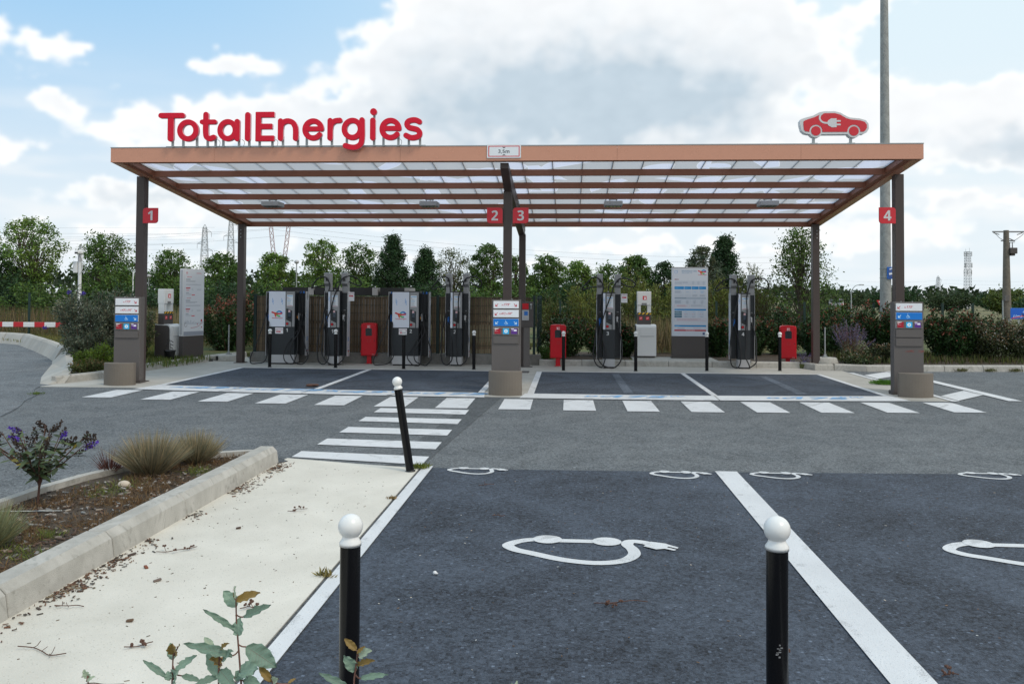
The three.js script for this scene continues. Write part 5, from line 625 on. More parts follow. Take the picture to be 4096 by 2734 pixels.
function catPylon(label, pos, s, h, r, m) { const t = thing('portal_pylon', label, 'pylon', pos, 0, 'wide portal pylons'); part(t, 'waist', latticeLegs(h * 0.45, 3.4 * s, 1.6 * s, 7, r), m); const g = []; for (const q of [-1, 1]) { const N = 7; for (let i = 0; i < N; i++) { const P = (k, o) => [q * (lerp(0.5, 2.3, Math.pow(k / N, 0.6)) + o) * s, h * 0.45 + k / N * h * 0.55, 0]; g.push(bar(P(i, -0.45), P(i + 1, -0.45), r, 4), bar(P(i, 0.45), P(i + 1, 0.45), r, 4), bar(P(i, -0.45), P(i + 1, 0.45), r * 0.7, 4), bar(P(i, 0.45), P(i + 1, -0.45), r * 0.7, 4)); } } part(t, 'window_legs', g, m); const a = []; for (let i = -8; i < 8; i++) { a.push(bar([i * 0.45 * s, h, 0], [(i + 1) * 0.45 * s, h, 0], r, 4), bar([i * 0.45 * s, h + 0.8 * s, 0], [(i + 1) * 0.45 * s, h + 0.8 * s, 0], r, 4), bar([i * 0.45 * s, h, 0], [(i + 1) * 0.45 * s, h + 0.8 * s, 0], r * 0.7, 4)); } part(t, 'top_girder', a, m); }
catPylon('tall portal pylon with pinched waist seen below canopy left half', [-60.9, -1, -180], 0.85, 17.5, 0.075, M.latticeRed); catPylon('small distant portal pylon on horizon at right', [200.6, -1, -500], 1.15, 7.4, 0.09, M.lattice); catPylon('faint portal pylon top behind slender tree at right', [38.5, -1, -260], 0.9, 8.5, 0.04, M.lattice);
{ // far telecom tower
  const t = thing('telecom_tower', 'far grey telecom lattice tower with antennas at right', 'antenna tower', [154.1, -1, -350]); part(t, 'lattice_body', latticeLegs(20.5, 2.3, 1.6, 18, 0.06), M.lattice); const g = [], m = []; for (const y of [12.5, 15.2, 19.6]) for (let k = 0; k < 3; k++) { const a = k * 2.1 + y; g.push(ab(-0.15, 0.15, -0.9, 0.9, -0.1, 0.1).rotateY(a).translate(Math.cos(a) * 1.5, y, Math.sin(a) * 1.5)); m.push(bar([0, y, 0], [Math.cos(a) * 1.5, y, Math.sin(a) * 1.5], 0.06, 4)); } part(t, 'antennas', g, M.lightGrey); part(t, 'antenna_brackets', m, M.lattice); part(t, 'whip_antennas', [cyl(0.05, 0.05, 1.6, 0.7, 20.4, 0, 5), cyl(0.05, 0.05, 1.2, -0.7, 20.4, 0, 5)], M.lattice);
}
{ // overhead lines, each conductor its own thing
  const run = (a, b, sag, l) => { const p = []; for (let i = 0; i <= 12; i++) { const t = i / 12; p.push([lerp(a[0], b[0], t), lerp(a[1], b[1], t) - sag * 4 * t * (1 - t), lerp(a[2], b[2], t)]); } single('overhead_wire', l, 'wire', tube(p, 0.018, 30, 4), M.line, [0, 0, 0], 0, 'overhead power lines'); };
  const A = [[-300, 29, -262], [-105.2, 20.4, -250]];
  const ord = ['topmost', 'second', 'third', 'fourth', 'lowest'], L = (i) => `${ord[i]} level power line crossing the sky at far left`;
  [[19.6, 21.0], [18.4, 19.2], [16.9, 17.5], [15.2, 16.2], [13.6, 14.6]].forEach(([a, b], i) => run([-260, a + 3.5, -240], [-106 + (i % 2 ? -2 : 2), b, -250], 1.2, L(i)));
  [[15.7, -58], [15.2, -62.5], [13.9, -60]].forEach(([y, x], i) => { run([-190, y + 2 - i, -230], [x, y, -180], 1.6, `${['upper', 'middle', 'lower'][i]} power line running left from the waisted pylon`); run([x, y, -180], [60, 12 - i * 1.5, -230], 2.2, `${['upper', 'middle', 'lower'][i]} power line running right from the waisted pylon`); });
  for (let i = 0; i < 4; i++) run([60, 10 - i * 1.6, -300], [204, 11 - i * 2, -500], 2, `${ord[i]} power line low in sky left of distant pylon`); for (let i = 0; i < 3; i++) run([203, 11.5 - i * 2, -500], [420, 16 - i * 2, -560], 2.5, `${ord[i]} power line low in sky right of distant pylon`);
}
function streetLamp(label, pos, h, arm, globe) { const t = thing('street_lamp', label, 'street lamp', pos, 0, 'far street lamps'); part(t, 'post', cyl(0.05, 0.035, h, 0, 0, 0, 8), M.galv); if (globe) part(t, 'lamp_head', new THREE.SphereGeometry(0.16, 12, 8).scale(1, 0.8, 1).translate(0, h + 0.08, 0), M.lightGrey); else { part(t, 'arm', tube([[0, h - 0.05, 0], [0.05 * arm, h + 0.3, 0], [0.3 * arm, h + 0.6, 0], [0.6 * arm, h + 0.66, 0]], 0.025, 14, 6), M.galv); part(t, 'lamp_head', rbox(0.3, 0.08, 0.16, 0.03, 0.68 * arm, h + 0.66, 0), M.lightGrey); } }
streetLamp('curved street lamp far behind slender tree at right', [18.84, 0, -60], 1.9, 1, false); streetLamp('straight street lamp between trees behind left charger', [-17.47, 0, -55], 3.7, 1, true); streetLamp('globe street lamp behind the left totem', [-29.7, 0, -60], 2.85, 1, true);
single('white_flag_pole', 'thin white pole behind left front column', 'pole', cyl(0.04, 0.03, 3.0, 0, 0, 0, 8), M.white, [-25.7, 0, -50]);
{ // blue services sign at the right edge of the view
  const t = thing('services_sign', 'blue road sign with white lettering struck through in red', 'road sign', [25.5, 0, -50]); part(t, 'plate', rbox(2.44, 0.6, 0.04, 0.04, 0, 0.88, 0), M.blue);
  part(t, 'printed_face', face(2.4, 0.56, 0, 0.88, 0.023), printed(2.4, 0.56, (g, W, H) => { g.fillStyle = '#1560c8'; g.fillRect(0, 0, W, H); g.fillStyle = '#c8dcf4'; F(g, 210, 'italic bold'); g.textAlign = 'left'; g.fillText('aire de', 620, 235); g.fillText('Limours', 100, 500); g.strokeStyle = '#d0202c'; g.lineWidth = 46; g.beginPath(); g.moveTo(40, H - 20); g.lineTo(W - 60, 20); g.stroke(); }, 260)); for (const x of [-0.75, 0.75]) part(t, 'post', ab(x - 0.05, x + 0.05, 0, 1.15, -0.08, -0.021), M.galv);
}
{ const t = thing('give_way_sign', 'small give way triangle seen through wire fence at right', 'road sign', [24.3, 0, -70]); part(t, 'plate', plate(poly([[-0.4, 1.5], [0.4, 1.5], [0, 0.8]]), 0.03, 0.02), M.redMatt); part(t, 'white_panel', plate(poly([[-0.25, 1.42], [0.25, 1.42], [0, 0.98]]), 0.01, 0.028), M.whiteMatt); part(t, 'post', cyl(0.03, 0.03, 1.4, 0, 0, -0.04, 8), M.galv); }
function car(label, pos, turn, m) { const t = thing('parked_car', label, 'car', pos, turn); const s = poly([[-2.0, 0.3], [-2.02, 0.75], [-1.9, 0.95], [-1.5, 1.4], [-0.2, 1.48], [0.6, 1.3], [1.15, 0.95], [1.9, 0.8], [2.0, 0.55], [1.98, 0.3]]), g = new THREE.ExtrudeGeometry(s, { depth: 1.5, bevelEnabled: true, bevelSize: 0.08, bevelThickness: 0.1, bevelSegments: 2 }); part(t, 'body', g.translate(0, 0, -0.75), m); part(t, 'side_windows', ab(-1.35, 0.55, 0.98, 1.32, -0.865, 0.865), M.glassDark); part(t, 'rear_window', box(0.04, 0.42, 1.3).rotateZ(-0.72).translate(-1.78, 1.2, 0), M.glassDark); for (const x of [-1.25, 1.25]) for (const z of [-0.8, 0.8]) { const w = part(t, 'wheel', cyl(0.31, 0.31, 0.2, 0, -0.1, 0, 16).rotateX(Math.PI / 2).translate(x, 0.31, z), M.rubber); part(w, 'rim', cyl(0.18, 0.18, 0.03, 0, -0.015, 0, 12).rotateX(Math.PI / 2).translate(x, 0.31, z + Math.sign(z) * 0.1), M.lightGrey); } for (const z of [-0.65, 0.65]) part(t, 'tail_light', ab(-2.09, -2.02, 0.7, 0.9, z - 0.12, z + 0.12), M.redMatt); }
car('silver car passing far behind hedge at right', [32.6, 0, -110], 1.35, M.silver); car('white car passing far behind wire fence at right', [55.5, 0, -130], 0.1, M.white);
single('brown_leaf_clump', 'clump of brown dead leaf lying in left charging bay', 'leaf litter', [new THREE.SphereGeometry(0.09, 8, 5).scale(1.2, 0.35, 0.7), new THREE.SphereGeometry(0.06, 7, 4).scale(1.2, 0.4, 0.8).translate(0.09, 0.01, 0.02)], M.twig, [-4.84, 0.03, -16.2]);

// ---------------------------------------------------------------- vegetation
class Leaves {
  constructor() { this.p = []; this.n = []; this.c = []; }
  // folded rhombus leaf: root, direction, length, width, tint
  add(x, y, z, dx, dy, dz, L, W, col, r) {
    let sx = r() - 0.5, sy = r() - 0.5, sz = r() - 0.5; const d = sx * dx + sy * dy + sz * dz; sx -= d * dx; sy -= d * dy; sz -= d * dz; const q = Math.hypot(sx, sy, sz) || 1; sx /= q; sy /= q; sz /= q;
    const nx = dy * sz - dz * sy, ny = dz * sx - dx * sz, nz = dx * sy - dy * sx, h = W / 2, m = 0.45, f = W * 0.18;
    const T = [x + dx * L, y + dy * L, z + dz * L], A = [x + dx * L * m + sx * h + nx * f, y + dy * L * m + sy * h + ny * f, z + dz * L * m + sz * h + nz * f], B = [x + dx * L * m - sx * h + nx * f, y + dy * L * m - sy * h + ny * f, z + dz * L * m - sz * h + nz * f];
    this.p.push(x, y, z, ...A, ...T, x, y, z, ...T, ...B); for (let i = 0; i < 6; i++) { this.n.push(-nx, -ny, -nz); this.c.push(col[0], col[1], col[2]); }
  }
  geo() { const g = new THREE.BufferGeometry(); g.setAttribute('position', new THREE.Float32BufferAttribute(this.p, 3)); g.setAttribute('normal', new THREE.Float32BufferAttribute(this.n, 3)); g.setAttribute('color', new THREE.Float32BufferAttribute(this.c, 3)); return g; }
}
const vary = (c, r, a = 0.35, hue = 0.12) => { const k = 1 + (r() - 0.5) * 2 * a, h = (r() - 0.5) * 2 * hue; return [c[0] * k * (1 + h), c[1] * k, c[2] * k * (1 - h)]; };
const randDir = (r, up = 0) => { const a = r() * TAU, u = r() * 2 - 1, s = Math.sqrt(1 - u * u); let x = Math.cos(a) * s, y = u + up, z = Math.sin(a) * s; const q = Math.hypot(x, y, z); return [x / q, y / q, z / q]; };
const gauss = (r) => (r() + r() + r() + r() - 2) * 0.9;
function limb(pts, r0, r1) { // tapered branch
  const c = new THREE.CatmullRomCurve3(pts.map((p) => V(...p))), n = pts.length * 3, g = new THREE.TubeGeometry(c, n, 1, 6), P = g.attributes.position, C = []; for (let i = 0; i <= n; i++) C.push(c.getPointAt(i / n));
  for (let i = 0; i <= n; i++) { const R = lerp(r0, r1, i / n); for (let k = 0; k < 7; k++) { const q = i * 7 + k; P.setXYZ(q, C[i].x + (P.getX(q) - C[i].x) * R, C[i].y + (P.getY(q) - C[i].y) * R, C[i].z + (P.getZ(q) - C[i].z) * R); } } return g;
}
const PAL = { green: [0.082, 0.148, 0.03], light: [0.13, 0.215, 0.04], dark: [0.032, 0.074, 0.024], olive: [0.085, 0.105, 0.022], willow: [0.16, 0.185, 0.04], grey: [0.09, 0.115, 0.07], photinia: [0.03, 0.066, 0.018], tip: [0.2, 0.06, 0.035], dry: [0.24, 0.18, 0.09], brown: [0.1, 0.075, 0.045] };
function tree(label, x, z, h, w, o = {}) {
  const { pal = PAL.green, base = 0.32, shape = 'round', clumps = 60, per = 70, leaf = 0.19, seed = 1, stems = 1, name = 'broadleaf_tree', spread = 0.42, group = 'trees behind the station' } = o;
  const r = rng(seed * 97 + 5), t = thing(name, label, 'tree', [x, 0, z], 0, group), wood = [], L = new Leaves(), H = h, tr = 0.035 * H * (0.7 + 0.3 / stems);
  const rad = (f) => shape === 'cone' ? (1.05 - f) * 0.95 + 0.08 : shape === 'oval' ? Math.sqrt(Math.max(0, 1 - Math.pow(f * 1.7 - 0.7, 2))) : Math.pow(Math.sin(Math.PI * clamp(0.12 + f * 0.86)), 0.6) * (0.75 + 0.25 * f);
  const tops = []; for (let s = 0; s < stems; s++) { const a = s / stems * TAU + r(), lean = stems > 1 ? 0.16 * w : 0.03 * w; const tx = Math.cos(a) * lean, tz = Math.sin(a) * lean, hh = H * (0.86 - 0.1 * r()); const pts = [[0, -0.1, 0], [tx * 0.2 + gauss(r) * 0.03, hh * 0.3, tz * 0.2], [tx * 0.7 + gauss(r) * 0.06, hh * 0.65, tz * 0.7], [tx, hh, tz]]; tops.push(pts); wood.push(limb(pts, tr / Math.sqrt(stems), tr * 0.12)); }
  for (let k = 0; k < clumps; k++) {
    const f = Math.pow(r(), 0.85), a = r() * TAU, R = rad(f) * w / 2 * Math.sqrt(0.25 + 0.75 * r()), cy = H * (base + (1 - base) * f * 0.96), cx = Math.cos(a) * R, cz = Math.sin(a) * R; const st = tops[k % stems], sy = Math.max(0.12, (cy / H - 0.12 - 0.22 * r())), at = new THREE.CatmullRomCurve3(st.map((p) => V(...p))).getPoint(clamp(sy, 0, 0.95));
    const B = [[at.x, at.y, at.z], [lerp(at.x, cx, 0.5), lerp(at.y, cy, 0.62), lerp(at.z, cz, 0.5)], [cx, cy, cz]]; wood.push(limb(B, tr * (shape === 'cone' ? 0.1 : 0.2), tr * 0.04)); const cs = spread * (0.6 + 0.7 * r()) * w / 4.4, tone = vary(pal, r, 0.25, 0.12), n = Math.round(per * (0.6 + 0.8 * r()));
    for (let i = 0; i < n; i++) { const q = r() < 0.3 ? 0.4 + 0.6 * r() : 1, gx = lerp(B[0][0], cx, q) + gauss(r) * cs, gy = lerp(B[0][1], cy, q) + gauss(r) * cs * 0.8, gz = lerp(B[0][2], cz, q) + gauss(r) * cs; const d = randDir(r, -0.25); L.add(gx, Math.max(gy, 0.2), gz, ...d, leaf * (0.6 + 0.8 * r()), leaf * 0.5 * (0.7 + 0.6 * r()), vary(tone, r, 0.3, 0.08), r); }
  }
  part(t, 'trunk', wood, M.bark); part(t, 'crown', L.geo(), M.leaf); return t;
}
// rows of trees; positions measured at the depth they stand
{
  const S = (x, top, w, z0, z) => { const k = z / z0; return [x * k, z, 1.75 + (top - 1.75) * k, w * k]; };
  const T2 = (label, x, top, w, z0, z, o) => { const a = S(x, top, w, z0, z); tree(label, a[0], a[1], a[2], a[3] * 1.15, { ...o, clumps: Math.round((o.clumps || 60) * 1.25) }); };
  T2('dark bushy tree cut by the left edge of view', -28.6, 3.9, 2.2, -42, -52, { pal: PAL.dark, base: 0.1, seed: 1, clumps: 55, per: 80 });
  T2('tall airy ash tree with open crown behind the barrier', -26.9, 5.5, 3.1, -42, -52, { pal: PAL.light, base: 0.34, stems: 3, seed: 2, clumps: 75, per: 62, leaf: 0.17, spread: 0.36 });
  T2('round ash tree behind the camera pole', -23.0, 4.65, 3.0, -42, -54, { pal: PAL.green, base: 0.28, stems: 3, seed: 3, clumps: 75, per: 66, leaf: 0.17 });
  T2('small round ash tree right of left front column', -22.4, 4.15, 2.5, -48, -62, { pal: PAL.green, base: 0.35, stems: 2, seed: 4, clumps: 60, leaf: 0.18 });
  T2('small ash tree beside the narrow white board', -19.5, 4.0, 2.3, -48, -62, { pal: PAL.green, base: 0.3, stems: 2, seed: 5, clumps: 58 });
  T2('light green tree right of left rear column', -16.5, 4.05, 2.3, -48, -60, { pal: PAL.light, base: 0.2, stems: 2, seed: 6, clumps: 60 });
  T2('slender light green tree between the two left chargers', -13.85, 4.85, 2.2, -48, -60, { pal: PAL.light, base: 0.3, stems: 3, seed: 7, clumps: 58, per: 62, shape: 'oval' });
  T2('open ash tree with visible limbs behind first red cabinet', -11.7, 4.55, 2.1, -48, -60, { pal: PAL.green, base: 0.42, stems: 2, seed: 8, clumps: 44, per: 62 });
  T2('dark dense pointed tree behind wide charger numbered 2', -9.85, 5.1, 2.6, -48, -58, { pal: PAL.dark, base: 0.08, seed: 9, shape: 'cone', clumps: 110, per: 85, leaf: 0.17 });
  T2('dark dense tree left of slim charger numbered 2', -7.95, 4.4, 2.2, -48, -58, { pal: PAL.dark, base: 0.1, seed: 10, shape: 'cone', clumps: 90, per: 85, leaf: 0.17 });
  T2('thin leaved tree with many bare limbs behind slim charger 2', -6.45, 4.3, 2.4, -48, -61, { pal: PAL.olive, base: 0.25, stems: 4, seed: 11, clumps: 55, per: 42, leaf: 0.15 });
  T2('airy round tree left of the middle column', -4.5, 4.55, 2.1, -48, -61, { pal: PAL.green, base: 0.32, stems: 2, seed: 12, clumps: 56, per: 62 });
  T2('narrow tree seen between the two middle columns', -2.95, 3.95, 1.4, -48, -60, { pal: PAL.green, base: 0.25, seed: 13, clumps: 36 });
  T2('round dark green tree right of the middle column', -1.28, 3.95, 2.0, -48, -60, { pal: PAL.green, base: 0.25, stems: 2, seed: 14, clumps: 62, per: 78 });
  T2('light green tree left of slim charger numbered 3', 0.4, 3.65, 2.0, -48, -60, { pal: PAL.light, base: 0.25, stems: 2, seed: 15, clumps: 54 });
  T2('thin tree right behind slim charger numbered 3', 2.15, 3.45, 1.8, -48, -60, { pal: PAL.green, base: 0.3, stems: 3, seed: 16, clumps: 46, per: 56 });
  T2('round dark tree above the yellow shrubs', 3.55, 3.9, 1.9, -48, -60, { pal: PAL.green, base: 0.3, stems: 2, seed: 17, clumps: 60, per: 74 });
  T2('small dark tree just left of the welcome board', 5.1, 3.6, 1.7, -48, -60, { pal: PAL.dark, base: 0.25, seed: 18, clumps: 52, per: 70 });
  T2('tall dark conical tree right of the welcome board', 8.35, 5.05, 2.5, -48, -56, { pal: PAL.dark, base: 0.12, seed: 19, shape: 'cone', clumps: 110, per: 90, leaf: 0.17 });
  T2('grey green willow before the tall conical tree', 7.2, 4.5, 1.9, -48, -54, { pal: PAL.grey, base: 0.1, seed: 20, shape: 'oval', clumps: 70, per: 80, leaf: 0.16 });
  T2('slender young oak with open branches at right rear column', 7.75, 4.2, 3.1, -30, -30.5, { pal: [0.085, 0.14, 0.03], base: 0.16, seed: 21, shape: 'cone', clumps: 120, per: 38, leaf: 0.1, spread: 0.42, name: 'young_oak' });
}
function shrub(name, label, x, z, w, h, d, o = {}) {
  const { pal = PAL.photinia, tip = null, tipShare = 0.12, n = 2600, leaf = 0.085, lw = 0.42, m = M.leafGloss, seed = 1, up = 0.25, stems = 14, y0 = 0.1, dots = null, category = 'shrub', group } = o; const r = rng(seed * 131 + 7), t = thing(name, label, category, [x, y0, z], 0, group), L = new Leaves(), wood = [], heads = [];
  for (let s = 0; s < stems; s++) { const a = r() * TAU, q = Math.sqrt(r()), ex = Math.cos(a) * q * w / 2, ez = Math.sin(a) * q * d / 2, ey = h * (0.55 + 0.45 * r()) * (1 - 0.28 * q * q); const P = [[ex * 0.3, -0.02, ez * 0.3], [ex * 0.7 + gauss(r) * 0.04, ey * 0.5, ez * 0.7], [ex, ey, ez]]; heads.push(P); wood.push(limb(P, 0.012, 0.004)); }
  for (let i = 0; i < n; i++) { const P = heads[Math.floor(r() * stems)], f = Math.pow(r(), 0.75), c = f < 0.5 ? f * 2 : f * 2 - 1, A = f < 0.5 ? P[0] : P[1], B = f < 0.5 ? P[1] : P[2], sp = 0.5 * w / Math.sqrt(stems) * 0.9; const X = lerp(A[0], B[0], c) + gauss(r) * sp, Z = lerp(A[2], B[2], c) + gauss(r) * sp, Y = Math.max(0.02, lerp(A[1], B[1], c) + gauss(r) * sp * 0.6); const isTip = tip && f > 0.86 && r() < tipShare * 3; const dr = randDir(r, up); L.add(X, Y, Z, ...dr, leaf * (0.6 + 0.7 * r()), leaf * lw * (0.7 + 0.6 * r()), vary(isTip ? tip : pal, r, 0.4, 0.12), r); if (dots && r() < dots) L.add(X, Y + 0.03, Z, ...randDir(r, 0.5), 0.03, 0.03, [0.6, 0.58, 0.55], r); }
  part(t, 'stems', wood, M.twig).userData.kind = 'stuff'; part(t, 'foliage', L.geo(), m); return t;
}
{
  const ph = (l, x, z, w, h, d, s, o = {}) => shrub('photinia_bush', l, x, z, w, h, d, { tip: PAL.tip, tipShare: 0.07, seed: s, n: Math.round(3000 * w * h), group: 'evergreen bushes with red shoots', stems: Math.round(10 + 14 * w), ...o });
  ph('large evergreen bush with red shoots left of the timber fence', -9.75, -24.6, 2.0, 1.85, 1.6, 31, { tipShare: 0.2, n: 10000 }); ph('evergreen bush with red shoots at left end of fence', -8.7, -25.2, 1.3, 1.5, 1.2, 32);
  ph('dark bush between timber fence and slim charger 3', -0.15, -23.6, 1.5, 1.25, 1.3, 33, { n: 7000 }); ph('dark bush right behind slim charger numbered 3', 1.0, -23.8, 1.3, 1.05, 1.3, 34, { n: 6500 }); ph('low dark bush between slim charger 3 and the bin', 1.45, -23.7, 0.7, 0.95, 0.9, 35, { n: 3500 });
  ph('dark bush right of the welcome board', 4.0, -24.0, 1.0, 1.15, 1.2, 36, { n: 6000 }); ph('bush with red shoots behind slim charger numbered 4', 4.95, -24.6, 1.5, 1.35, 1.2, 37, { n: 7000 }); ph('bush with red shoots behind the rightmost red cabinet', 5.95, -25.2, 1.4, 1.5, 1.2, 38, { n: 6000 }); ph('bush with red shoots right of the right rear column', 7.6, -25.6, 1.6, 1.55, 1.2, 39, { n: 7500 }); ph('red shooted bush filling gap behind the lavender bush', 6.8, -24.6, 1.3, 1.25, 1.2, 42, { n: 6500 }); ph('red shooted bush left of the white flowering hedge', 11.2, -24.6, 1.3, 1.4, 1.2, 43, { n: 6500 });
  ph('dense dark bush with red shoots before the tall mast', 8.45, -23.9, 1.7, 1.7, 1.5, 40, { n: 13000, tipShare: 0.1 }); ph('evergreen bush with red shoots right of the right totem', 9.95, -23.6, 1.7, 1.55, 1.4, 41, { n: 12000, tipShare: 0.1 });
  const lo = (l, x, z, w, h, s, o = {}) => shrub('flowering_hedge_bush', l, x, z, w, h, 1.2, { pal: [0.045, 0.06, 0.022], tip: [0.16, 0.1, 0.05], tipShare: 0.15, seed: s, n: Math.round(5200 * w * h), leaf: 0.065, dots: 0.05, group: 'low white flowering bushes along right kerb', ...o });
  lo('low white flowering bush just right of the red shoot bushes', 11.0, -23.4, 1.6, 1.2, 51); lo('low white flowering bush in middle of right hedge', 12.0, -23.7, 1.7, 1.2, 52); lo('low white flowering bush under the blue road sign', 13.1, -23.9, 1.7, 1.2, 53); lo('low white flowering bush at the right picture edge', 14.3, -24.2, 1.9, 1.25, 54);
  lo('small scraggly bush with white dots right of lavender', 7.75, -22.6, 0.9, 0.6, 55, { dots: 0.03 }); lo('weedy creeping bush spilling over kerb by lavender', 7.0, -21.75, 0.9, 0.4, 56, { pal: [0.06, 0.085, 0.03], dots: 0.01 });
  // Russian sage
  { const r = rng(66), t = thing('russian_sage', 'grey lavender bush with violet spikes beside right rear column', 'shrub', [7.05, 0.12, -22.5]), L = new Leaves(), w = []; for (let s = 0; s < 60; s++) { const a = r() * TAU, q = r(), hx = Math.cos(a) * (0.12 + 0.5 * q), hz = Math.sin(a) * (0.12 + 0.3 * q), hy = 1.05 * (1 - 0.35 * q * q) * (0.75 + 0.3 * r()); w.push(limb([[hx * 0.15, 0, hz * 0.15], [hx * 0.5, hy * 0.6, hz * 0.5], [hx, hy, hz]], 0.006, 0.002)); for (let i = 0; i < 60; i++) { const f = 0.1 + 0.9 * r(); L.add(hx * (0.15 + 0.85 * f) + gauss(r) * 0.02, hy * f + gauss(r) * 0.02, hz * (0.15 + 0.85 * f) + gauss(r) * 0.02, ...randDir(r, 0.4), 0.035, 0.014, f > 0.62 ? vary([0.19, 0.165, 0.27], r, 0.3) : vary([0.14, 0.16, 0.1], r, 0.3), r); } } part(t, 'stems', w, M.stem).userData.kind = 'stuff'; part(t, 'foliage', L.geo(), M.leaf); }
  { const r = rng(67), t = thing('russian_sage', 'small drooping lavender clump at foot of rightmost red cabinet', 'shrub', [5.75, 0.1, -22.0]), L = new Leaves(); for (let s = 0; s < 22; s++) { const a = r() * TAU, ex = Math.cos(a) * 0.4 * r(), ez = Math.sin(a) * 0.3, ey = 0.3 * r() + 0.05; for (let i = 0; i < 30; i++) { const f = r(); L.add(ex * f + gauss(r) * 0.02, Math.max(0.02, ey * f), ez * f + gauss(r) * 0.02, ...randDir(r, 0.3), 0.035, 0.014, f > 0.6 ? vary([0.2, 0.16, 0.33], r, 0.3) : vary([0.12, 0.13, 0.09], r, 0.3), r); } } part(t, 'foliage', L.geo(), M.leaf); }
  // butterfly bushes of the left island
  const bu = (l, x, z, w, h, d, s, n, o = {}) => shrub('butterfly_bush', l, x, z, w, h, d, { pal: [0.085, 0.11, 0.07], tip: [0.2, 0.21, 0.15], tipShare: 0.12, seed: s, n, leaf: 0.1, lw: 0.26, m: M.leaf, up: 0.3, stems: 30, group: 'grey butterfly bushes on the left island', ...o });
  bu('large grey butterfly bush left of the left totem', -12.0, -21.3, 1.9, 1.95, 1.8, 71, 9000); bu('grey butterfly bush with arching twigs over the ramp', -11.7, -20.5, 1.5, 0.95, 1.2, 72, 5000, { up: 0.1 }); bu('grey butterfly bush between left column and left bin', -10.35, -20.4, 0.9, 1.6, 1.0, 73, 4500, { pal: [0.09, 0.12, 0.045] }); bu('grey butterfly bush directly behind the left totem', -11.2, -21.2, 1.4, 1.75, 1.4, 74, 6000);
  for (const [x, y, z, l] of [[-12.2, 1.75, -20.6, 'violet flower cluster high on the left butterfly bush'], [-11.9, 1.72, -20.7, 'violet flower cluster beside the highest violet one'], [-12.6, 0.9, -20.3, 'violet flower cluster above the barrier arm end']]) { const r = rng(Math.round(z * -91 + x)), L = new Leaves(); for (let i = 0; i < 60; i++) L.add(gauss(r) * 0.05, gauss(r) * 0.035, gauss(r) * 0.03, ...randDir(r), 0.03, 0.025, vary([0.1, 0.06, 0.38], r, 0.3), r); single('flower_cluster', l, 'flower', L.geo(), M.petal, [x, y, z]); }
  shrub('rose_shrub', 'bright yellow green shrub left of the left totem foot', -10.0, -18.1, 0.95, 0.62, 0.8, { pal: [0.13, 0.19, 0.02], seed: 75, n: 3200, leaf: 0.05, lw: 0.7, m: M.leaf }); shrub('ground_cover_bush', 'low green and brown ground cover beside the concrete ramp', -9.86, -17.4, 0.6, 0.3, 1.0, { pal: [0.1, 0.12, 0.035], tip: [0.22, 0.12, 0.05], seed: 76, n: 2600, leaf: 0.045, m: M.leaf }); shrub('ground_cover_bush', 'low green bush between ramp and yellow green shrub', -10.7, -19.1, 0.9, 0.5, 1.0, { pal: [0.07, 0.1, 0.03], seed: 77, n: 2600, leaf: 0.055, m: M.leaf });
  shrub('green_weed', 'fresh green weeds at right foot of timber fence', -0.55, -22.3, 0.6, 0.5, 0.5, { pal: [0.08, 0.17, 0.03], seed: 78, n: 1600, leaf: 0.05, m: M.leaf });
  // tall yellowish willow scrub behind the right bays
  const wi = (l, x, z, w, h, s, pal = PAL.willow) => shrub('willow_scrub', l, x, z, w, h, w * 0.8, { pal, seed: s, n: Math.round(1500 * w * h / 2), leaf: 0.17, lw: 0.2, m: M.leaf, up: 1.0, stems: 40, group: 'yellow green willow scrub' });
  wi('yellow green willow scrub behind slim charger numbered 3', 0.9, -32, 2.0, 2.5, 81); wi('tall yellow green willow scrub left of the bin dispenser', 2.2, -33, 2.0, 2.85, 82); wi('yellow green willow scrub between bin and board', 3.5, -32, 1.9, 2.45, 83); wi('yellow green willow scrub right behind the board', 4.8, -33.5, 2.0, 2.4, 84, PAL.olive); wi('yellow green willow scrub left of slim charger 4', 5.7, -32.5, 1.8, 2.6, 85); wi('tall olive willow scrub right of slim charger 4', 7.0, -34, 1.9, 3.0, 86, PAL.olive); wi('olive willow scrub left of the young oak', 6.3, -31, 1.6, 2.1, 87, [0.12, 0.11, 0.035]); wi('olive scrub left of the yellow willow scrub', -0.6, -33, 2.0, 1.9, 88, PAL.olive);
  // undergrowth below the tree row
  const r = rng(4), U = [['dark undergrowth at left edge below the dark tree', -34, -50, 5, 3.2], ['green undergrowth below the tall airy ash', -31, -49, 5, 2.6], ['dark undergrowth between the two large ash trees', -28.2, -52, 4, 3.6], ['green undergrowth behind the camera pole', -25, -48, 5, 2.4], ['dark undergrowth left of left front column', -30.0, -56, 5, 3.4], ['green undergrowth behind the left totem', -24.5, -55, 5, 3.0], ['green undergrowth behind narrow white board', -20.5, -52, 5, 2.8], ['green undergrowth left of timber fence', -17.5, -53, 5, 2.9], ['green undergrowth behind the wide charger numbered 1', -13.5, -52, 5, 2.9], ['green undergrowth behind the power cabinets', -9.5, -52, 5, 2.7], ['dark undergrowth behind slim charger numbered 2', -6, -52, 4.5, 2.6], ['green undergrowth behind middle columns', -2.5, -50, 4, 2.6], ['dark undergrowth behind second red cabinet', 0.2, -48, 4, 2.5], ['green undergrowth below the young oak', 9.6, -36, 3.0, 1.6], ['bright green bush at the oak foot', 9.8, -34, 1.6, 1.5]];
